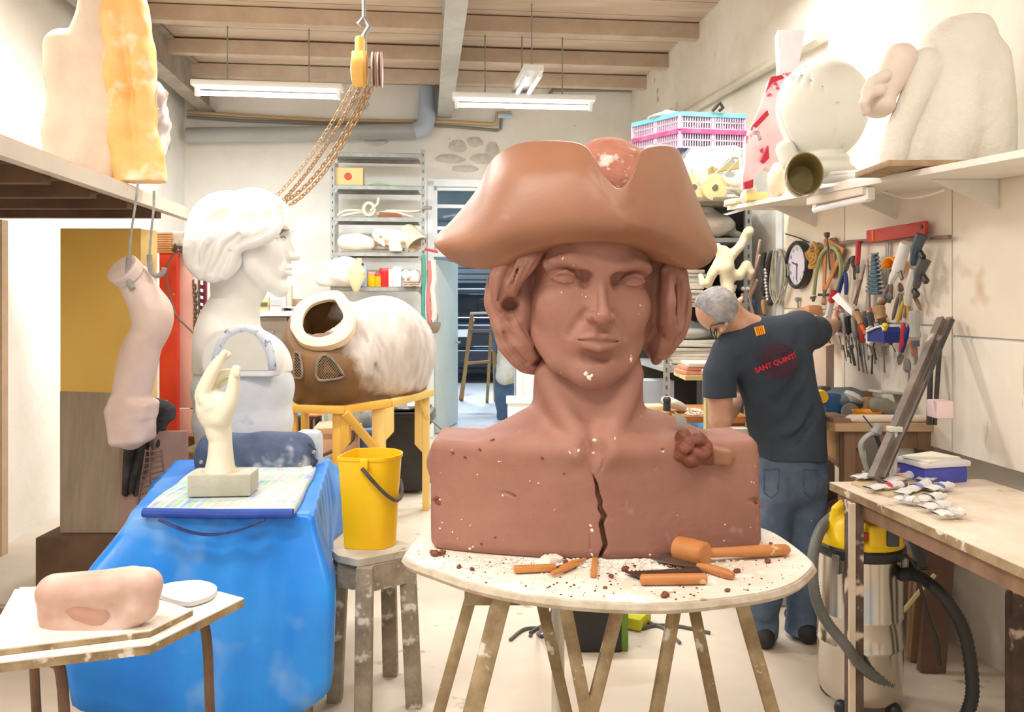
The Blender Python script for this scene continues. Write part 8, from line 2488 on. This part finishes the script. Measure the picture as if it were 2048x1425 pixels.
o=T('grey_plastic_lid','pale grey lid lying on the dusty rag','lid',bt(1775,.26)+Vector((0,0,.09)));mb=MB();mb.box(bt(1775,.26)+Vector((0,0,.11)),(.14,.10,.012),(0,.08,.2),.004);mb.build('plate',M('pale_grey_lid',(186,188,182),rough=.5),o)
o=T('white_plank','long round-ended white plaster bar at the front of the workbench','bar',bt(1760,.05));p0,p1=bp(1692,838,.04),bp(1852,838,.04)
mb=MB();mb.tube([p0,p0.lerp(p1,.05),p0.lerp(p1,.95),p1],[.012,.019,.017,.012],12);mb.build('bar',M('white_bar',(236,230,216),(226,206,190),2.5,.6),o)
o=T('brown_plank','brown board lying at the left front of the workbench','board',bt(1668,.1));mb=MB();mb.box(bt(1668,.12)+Vector((0,0,.010)),(.11,.2,.02),(0,0,.1));mb.build('board',m_bdark,o)
o=T('wood_bracket','dark brown wooden bracket against the wall above the grinder','wood',bt(1700,.62));mb=MB();mb.bar(W(1664,786,2.15),W(1735,790,2.15),.05,.035);mb.bar(W(1664,782,2.12),W(1664,800,2.12),.05,.03);mb.build('bracket',m_bdark,o)
o=T('plaster_block','tall pinkish plaster block standing on the workbench behind the man','block',bt(1648,.7))
a,b=P(1612,690,4.2),P(1668,690,4.3);mb=MB();mb.hexa([Vector((a.x,4.18,zb)),Vector((P(1646,0,4.1).x,4.06,zb)),Vector((b.x,4.3,zb)),Vector((a.x+.05,4.42,zb)),Vector((a.x,4.18,a.z)),Vector((P(1646,0,4.1).x,4.06,a.z)),Vector((b.x,4.3,a.z)),Vector((a.x+.05,4.42,a.z))]);mb.build('block',M('pinkish_plaster_block',(220,196,178),(200,176,154),3,.8),o)
o=T('steel_channel','long weathered steel channel leaning against the wall at the right','channel',P(1752,962,3.1))
mb=MB();p,q=P(1752,960,3.1),W(1890,640,2.2);mb.bar(p,q,.045,.006,up=Vector((.4,-1,0)));mb.bar(p+Vector((.02,0,.01)),q+Vector((.02,0,.01)),.006,.03,up=Vector((.4,-1,0)));mb.bar(p-Vector((.02,0,-.01)),q-Vector((.02,0,-.01)),.006,.03,up=Vector((.4,-1,0)));mb.build('channel',M('weathered_steel',(150,138,128),(116,106,98),7,.6,.3,spots=((206,192,182),12,.66,.05)),o)
mb=MB();p,q=P(1766,960,3.14),W(1905,640,2.2);mb.tube([p,q],.010,8);mb.build('rod',m_stl_d,o)
for i,(x0,y0,x1,y1,lab)in enumerate(((1858,850,1862,700,'dark upright rod standing at the right of the leaning channel'),(1869,850,1880,690,'second dark rod beside the upright rod near the right of the wall'))):
 mb=MB();mb.tube([P(x0,y0,3.5),W(x1,y1,2.2)],.011,6);tag(mb.build('iron_rod',m_stl_d),lab,'rod')
gcY=3.3
o=T('sash_clamp','pale grey cast clamp with a black screw standing before the workbench','clamp',P(1740,970,gcY))
mb=MB();mb.tube([tuple(q)for q in spline([tuple(P(x,y_,gcY))for x,y_ in((1752,866),(1738,870),(1724,884),(1722,900),(1732,935),(1744,970))],16)],.014,8,flat=.7);mb.build('frame',M('pale_cast_iron',(176,178,176),(156,158,156),10,.5,.3),o)
mb=MB();mb.lathe(P(1753,862,gcY),[(.01,-.02),(.022,-.01),(.022,.02),(.01,.03)],12,Vector((.4,0,1)));mb.build('head',M('pale_cast_iron',(176,178,176)),o)
mb=MB();mb.tube([P(1752,870,gcY),P(1766,910,gcY),P(1782,950,gcY)],.009,8);mb.build('screw',M('black_rubber',(44,44,44)),o)
mb=MB();mb.tube([P(1726,832,gcY),P(1745,856,gcY)],.003,6);mb.build('pin',m_stl_d,o)
o=T('white_pipe_clamp','white upright pipe with a flat top standing before the workbench','pipe',P(1789,962,gcY-.1))
p0=P(1789,860,gcY-.1);mb=MB();mb.tube([p0,P(1786,962,gcY-.1)],.014,10);mb.build('pipe',M('chalky_white_paint',(226,224,216),(206,204,196),12,.6),o);mb=MB();mb.box(p0+Vector((0,0,.003)),(.05,.04,.02),None,.003);mb.build('cap',M('chalky_white_paint',(226,224,216)),o)
mb=MB();mb.prism([P(1731,880,gcY+.15),P(1762,878,gcY+.15),P(1762,985,gcY+.15),P(1740,985,gcY+.15)],(0,.008,0));tag(mb.build('grey_plate',M('dark_grey_plate',(120,118,112),(106,104,98),5,.6)),'dark grey metal plate leaning behind the cast clamp','plate')

# ------ paint table at the right
PZ=.845
pt_=lambda x,y_,dz=0.0:FL(x,y_,PZ)+Vector((0,0,dz))
ptb=T('paint_table','splashed pale table with paint tubes at the lower right','table',Vector((1.55,2.7,0)))
q=[pt_(1659,966),pt_(1876,1062),pt_(2060,1144),pt_(2060,950),pt_(1700,958)]
qr=pt_(1659,966);qe=qr+(pt_(1876,1062)-qr)*1.9
qs_=[qr,qe,qe+Vector((.62,.05,0)),qr+Vector((.62,.05,0))]
mb=MB();mb.hexa([p-Vector((0,0,.028))for p in qs_]+qs_);mb.build('tabletop',m_wood_d,ptb)
mb=MB();mb.hexa([p+Vector((0,0,.0002))for p in qs_]+[p+Vector((0,0,.003))for p in qs_]);mb.build('top_layer',M('paint_stained_board',(232,220,204),(214,198,176),5,.75,spots=((186,160,132),7,.64,.06)),ptb)
m_pleg=M('dripped_dark_leg',(112,92,80),(78,62,56),9,.7,spots=((226,206,180),7,.55,.05))
c_=P(1708,1000,2.98)
mb=MB();mb.box((c_.x,2.98,(PZ-.028)/2),(.052,.05,PZ-.028),None,.003);mb.build('leg',m_pleg,ptb)
mb=MB();mb.box((c_.x-.020,2.95,(PZ-.028)/2),(.022,.012,PZ-.03));mb.build('splashed_strip',M('cream_drips',(232,214,190),(214,196,170),6,.7),ptb)
for(dx,dy)in((.60,.02),(.16,-1.05),(.66,-1.05)):
 mb=MB();mb.box((c_.x+dx,2.98+dy,(PZ-.028)/2),(.05,.05,PZ-.028),None,.003);mb.build('leg',m_pleg,ptb)
a,b=qs_[0]+Vector((.03,-.03,-.06)),qs_[1]+Vector((.03,.03,-.06));mb=MB();mb.bar(a,b,.02,.05);mb.build('apron',m_bdark,ptb)
mb=MB();bq=[pt_(1702,972,0),pt_(1776,998,0),pt_(1876,1000,0),pt_(1876,966,0),pt_(1730,958,0)];mb.prism(bq,(0,0,.012));tag(mb.build('palette_board',M('palette_wood',(214,196,166),(196,174,140),8,.7)),'thin wooden palette board lying under the paint tubes','board')
m_tube=M('white_paint_tube',(236,236,234),(216,218,220),20,.35)
TUBES=[((1708,968),(1770,962),(130,140,136),None,'white paint tube with a grey-green band nearest the table corner'),((1750,958),(1800,954),(170,176,170),None,'pale paint tube with printed text behind the corner tube'),((1734,990),(1812,982),(206,60,80),(120,96,90),'white paint tube with a crimson band in the middle of the palette board'),((1770,976),(1828,962),(220,170,140),None,'paint tube with a salmon band behind the crimson banded one'),((1800,1000),(1862,978),(140,150,210),(110,104,110),'squeezed paint tube with a lilac band lying across the palette board'),((1790,1008),(1838,1018),(190,192,200),None,'flat squeezed silver tube at the front edge of the palette board'),((1822,1016),(1890,1006),(70,70,76),None,'white paint tube with black print right of the flat silver tube'),((1842,1030),(1900,1024),(206,210,220),None,'crumpled tube near the front edge of the paint table'),((1850,992),(1905,984),(90,110,190),None,'paint tube with a blue print at the right of the lilac banded one'),((1868,1042),(1930,1040),(200,200,206),None,'front-most crumpled white tube on the paint table'),((1838,972),(1884,966),(150,130,120),(90,84,84),'paint tube with a brown collar in front of the blue tub')]
for i,(p0,p1,band_,cap_,lab)in enumerate(TUBES):
 dz=.024
 a,b=pt_(*p0,dz),pt_(*p1,dz)
 o=T('paint_tube',lab,'paint tube',a-Vector((0,0,.01)),'paint tubes on the table')
 d_=(b-a).normalized();sd=d_.cross(Vector((0,0,1))).normalized();L=(b-a).length
 rows_=[]
 for k in range(9):
  t=k/8;w=.020+.006*(1-t);h_=.0025+.013*min(1,t*1.3)
  rows_.append([a+d_*L*.86*t+sd*(w*math.cos(q2))+Vector((0,0,h_*math.sin(q2)+.003*math.sin(k*2.1+i)))for q2 in[j*.6283 for j in range(10)]])
 mb=MB();mb.grid([r+[r[0]]for r in rows_]);mb.build('tube_body',m_tube,o,angle=None)
 t0=.52
 mb=MB();mb.grid([[a+d_*L*.86*t+sd*(.0222*math.cos(q2))+Vector((0,0,.0135*math.sin(q2)+.003*math.sin(t*8*2.1+i)+.001))for q2 in[j*.6283 for j in range(11)]]for t in(t0,t0+.12)]);mb.build('label_band',col_m(band_),o,angle=None)
 mb=MB();mb.lathe(a+d_*L*.86,[(.017,0),(.010,L*.05),(.009,L*.06),(.010,L*.14)],10,d_);mb.build('cap',col_m(cap_)if cap_ else m_offwhite,o)
o=T('blue_tub','blue plastic tub with a pale lid and papers behind the paint tubes','tub',pt_(1850,962))
c_=pt_(1856,964);mb=MB();mb.box(c_+Vector((.03,.02,.033)),(.20,.14,.066),(0,0,.25),.012);mb.build('tub_body',M('ultramarine_plastic',(66,72,176),(80,86,190),4,.4),o)
mb=MB();mb.box(c_+Vector((.03,.02,.076)),(.215,.155,.022),(0,0,.25),.006);mb.build('lid',M('frosted_lid',(226,226,234),rough=.35),o)
mb=MB();mb.box(c_+Vector((.02,.02,.092)),(.19,.12,.006),(0.03,0,.5));tag(mb.build('paper_note',M('cream_paper',(242,238,222),rough=.8)),'cream paper lying on the lid of the blue tub','paper')
o=T('pink_foam_block','pale pink foam block at the right border above the paint table','foam',W(1880,830,2.0));mb=MB();mb.box(P(1880,818,3.3),(.07,.08,.07),None,.006);mb.build('block',M('pale_pink_foam',(240,214,216),rough=.7),o)

# ------ wet and dry vacuum cleaner
VY=3.12
vc=T('vacuum_cleaner','yellow-topped steel wet and dry vacuum cleaner under the paint table','vacuum cleaner',Vector((P(1720,0,VY).x,VY,0)))
c_=Vector((P(1719,0,VY).x,VY,0));RV=80*VY/F
zV=lambda y_:P(0,y_,VY-RV*.7).z
m_chr=M('polished_steel',(206,200,192),rough=.18,metal=1.0)
zr=zV(1108)
mb=MB();mb.lathe(c_,[(RV*.9,.06),(RV*.97,.08),(RV,.12),(RV,.25),(RV*1.015,.255),(RV*1.015,.265),(RV,.27),(RV,.36),(RV*1.015,.365),(RV*1.015,.375),(RV,.38),(RV,zr-.02)],48);mb.build('drum',m_chr,vc)
mb=MB();mb.lathe(c_,[(RV*1.03,zr-.025),(RV*1.07,zr-.015),(RV*1.07,zr+.01),(RV*1.0,zr+.02)],48);mb.build('rim_band',M('black_rim_plastic',(40,40,40),rough=.4),vc)
m_vy=M('vacuum_yellow',(246,208,20),(240,200,10),3,.35)
v=Vol((c_.x-RV*1.2,VY-RV*1.2,zr-.02),(c_.x+RV*1.2,VY+RV*1.2,zr+.26),4.5e-3)
v.ell((c_.x,VY,zr+.02),(RV*1.02,RV*1.02,.085));v.ell((c_.x,VY,zr+.075),(RV*.80,RV*.80,.075),k=.03);v.box((c_.x,VY,zr-.18),(.4,.4,.195),op='sub')
v.tube([(c_.x-RV*.72,VY-.02,zr+.06),(c_.x-RV*.62,VY-.02,zr+.14),(c_.x-RV*.34,VY-.02,zr+.175),(c_.x+RV*.34,VY-.02,zr+.175),(c_.x+RV*.62,VY-.02,zr+.14),(c_.x+RV*.72,VY-.02,zr+.06)],.020,k=.015)
v.box((c_.x+RV*.2,VY-RV*.72,zr+.075),(.062,.05,.042),rnd=.012,k=.01)
v.build('motor_head',m_vy,vc)
mb=MB();mb.box((c_.x+RV*.34,VY-RV*.72-.052,zr+.072),(.045,.018,.06),None,.006);mb.build('socket',M('dark_grey_socket',(70,74,78),rough=.45),vc)
mb=MB();mb.box((c_.x-RV*.28,VY-RV*.80-.03,zr+.075),(.018,.014,.03),None,.003);mb.build('switch',M('dark_red_switch',(150,50,40),rough=.45),vc)
for a_ in(-1,1):
 x_=c_.x+RV*math.sin(a_*.9)*1.06;y_=VY-RV*math.cos(a_*.9)*1.06
 mb=MB();mb.box((x_,y_,zr-.04),(.03,.02,.07),(0,0,a_*.9),.004);mb.build('latch',m_stl,vc)
m_hose=M('grey_corrugated_hose',(112,112,108),(96,96,92),10,.5)
def corr(pts,r,n_,name,mat,parent):
 c=spline([tuple(p)for p in pts],n_);rs=[r*(1.0 if i%2 else .86)for i in range(n_)]
 mb=MB();mb.tube([tuple(p)for p in c],rs,12);return mb.build(name,mat,parent,angle=80)
hs_=[P(1700,1022,3.32),P(1672,1030,3.2),P(1644,1056,3.08),P(1628,1100,3.0),P(1625,1150,2.96),P(1634,1205,2.94),P(1656,1248,2.92),P(1690,1290,2.9),P(1730,1340,2.95),P(1780,1370,3.0)]
corr(hs_,.021,150,'hose',m_hose,vc)
corr([P(1715,1020,3.34),P(1760,1022,3.34),P(1800,1040,3.3),P(1830,1085,3.25),P(1845,1140,3.22)],.026,80,'hose',M('dark_grey_hose',(84,84,82),rough=.5),vc)
corr([P(1800,1150,3.02),P(1828,1150,2.98),P(1856,1166,2.94),P(1890,1198,2.9),P(1930,1270,2.9),P(1945,1380,2.9),P(1930,1440,2.9)],.024,110,'suction_hose',M('black_hose',(46,46,46),rough=.5),vc)
mb=MB();mb.cyl((c_.x+RV*.95,VY-.03,zV(1150)),(c_.x+RV*1.25,VY-.06,zV(1150)),.032);mb.build('inlet',M('black_hose',(46,46,46)),vc)
mb=MB();mb.tube([tuple(q)for q in spline([tuple(P(x,y_,2.98))for x,y_ in((1790,1110),(1812,1114),(1828,1130),(1842,1180),(1858,1240),(1872,1275),(1880,1330))],24)],.006,6);mb.build('mains_cable',M('black_hose',(46,46,46)),vc)
for k in range(4):
 t=k*math.pi/2+.7
 mb=MB();mb.ell((c_.x+RV*.85*math.cos(t),VY+RV*.85*math.sin(t),.032),(.03,.03,.032));mb.build('caster',M('black_rim_plastic',(40,40,40)),vc)
for i,(x0,y0,x1,y1,Y,w,col,lab)in enumerate(((1838,1290,1858,1075,3.5,.09,(176,140,108),'tan plank leaning under the right of the paint table'),(1862,1290,1885,1070,3.4,.11,(120,92,76),'dark brown plank leaning at the right border under the paint table'),(1826,1290,1832,1100,3.6,.05,(206,172,130),'pale batten standing behind the vacuum cleaner'))):
 a_=P(x0,y0,Y);a_.z=0;b_=P(x1,y1,Y+.1);mb=MB();mb.bar(a_,b_,w,.025,up=Vector((0,1,0)));tag(mb.build('leaning_plank',M('plank_%d'%i,col,tuple(int(c*.85)for c in col),4,.75)),lab,'plank')
mb=MB();mb.tube([P(1805,1225,3.3),P(1842,1180,3.3),P(1870,1150,3.3)],.008,6);tag(mb.build('thin_stick',m_pale),'thin stick leaning across the planks right of the vacuum','stick')

# ------ on the floor under the modelling table
o=T('black_crate','black plastic crate on the floor under the modelling table','crate',Vector((P(1188,0,3.6).x,3.6,0)))
m_blk=M('black_crate_plastic',(30,30,32),(40,40,42),6,.45)
a_,b_=P(1138,0,3.6).x,P(1240,0,3.6).x
for(cx_,cy_,sx_,sy_)in(((a_+b_)/2,3.6,b_-a_,.012),((a_+b_)/2,3.9,b_-a_,.012),(a_,3.75,.012,.3),(b_,3.75,.012,.3)):
 mb=MB();mb.box((cx_,cy_,.13),(sx_,sy_,.26));mb.build('side',m_blk,o)
mb=MB();mb.box(((a_+b_)/2,3.75,.008),(b_-a_,.3,.016));mb.build('bottom',m_blk,o)
mb=MB();mb.box(((a_+b_)/2,3.59,.20),(.1,.012,.03),None,.004);mb.build('handle',M('grey_dark',(70,70,72),rough=.5),o)
mb=MB();mb.box((P(1248,0,3.62).x,3.66,.13),(.035,.12,.26),None,.01);tag(mb.build('green_case',M('leaf_green',(104,142,40),(90,126,34),5,.5)),'dark green case standing against the right side of the black crate','case')
mb=MB();c_=FL(1272,1250);mb.box((c_.x,c_.y,.03),(.10,.16,.055),(0,0,-.5),.008);tag(mb.build('yellow_sponge',M('yellow_sponge_m',(226,222,60),(216,210,40),10,.9)),'yellow sponge lying on the floor right of the green case','sponge')
CB=[([(1110,1205,2.6),(1098,1240,2.7),(1078,1262,3.6),(1060,1275,3.7)],'grey cable dropping from the table to the floor at the left'),([(1060,1270),(1085,1256),(1115,1252),(1140,1262),(1128,1278),(1080,1276)],'grey cable loop on the floor left of the black crate, outer'),([(1020,1284),(1050,1262),(1090,1262),(1120,1274)],'grey cable loop on the floor left of the black crate, inner'),([(1285,1262),(1310,1255),(1350,1256),(1385,1262),(1420,1270)],'dark cable lying on the floor right of the yellow sponge'),([(1292,1220),(1288,1235),(1300,1250),(1330,1262),(1360,1290)],'thin grey cable curling behind the yellow sponge')]
for i,(pts,lab)in enumerate(CB):
 q=[tuple(P(*p))if len(p)==3 else tuple(FL(*p)+Vector((0,0,.008)))for p in pts]
 if i==0:
  q[-1]=tuple(FL(1060,1276)+Vector((0,0,.008)));q[-2]=tuple(FL(1076,1272)+Vector((0,0,.008)))
 mb=MB();mb.tube([tuple(p)for p in spline(q,26)],.008,6);tag(mb.build('floor_cable',M('cable_%d'%(i%2),(110,108,104)if i%2==0 else(90,90,88),rough=.6)),lab,'cable')
gt=T('grating_step','low step of steel grating between the man\'s legs','step',Vector((P(1567,0,4.3).x,4.3,0)))
mb=MB();mb.box((P(1567,0,4.3).x,4.15,.10),(.5,.03,.05));mb.build('front_rail',m_wood_d,gt)
g_=MB()
for i in range(16):
 x=P(1567,0,4.3).x-.25+i*.033
 g_.bar((x,4.16,.2-.0),(x+.02,4.5,.36),.006,.02)
for k in range(8):
 t=k/7;g_.bar((P(1567,0,4.3).x-.25,4.16+.34*t,.2+.16*t),(P(1567,0,4.3).x+.25,4.16+.34*t,.2+.16*t),.006,.02)
w_=g_.build('grating',M('grey_grating',(190,192,188),rough=.5,metal=.3),gt);w_['kind']='stuff'
for s_ in(-1,1):
 mb=MB();mb.box((P(1567,0,4.3).x+s_*.22,4.3,.09),(.04,.3,.18));mb.build('leg',m_wood_d,gt)
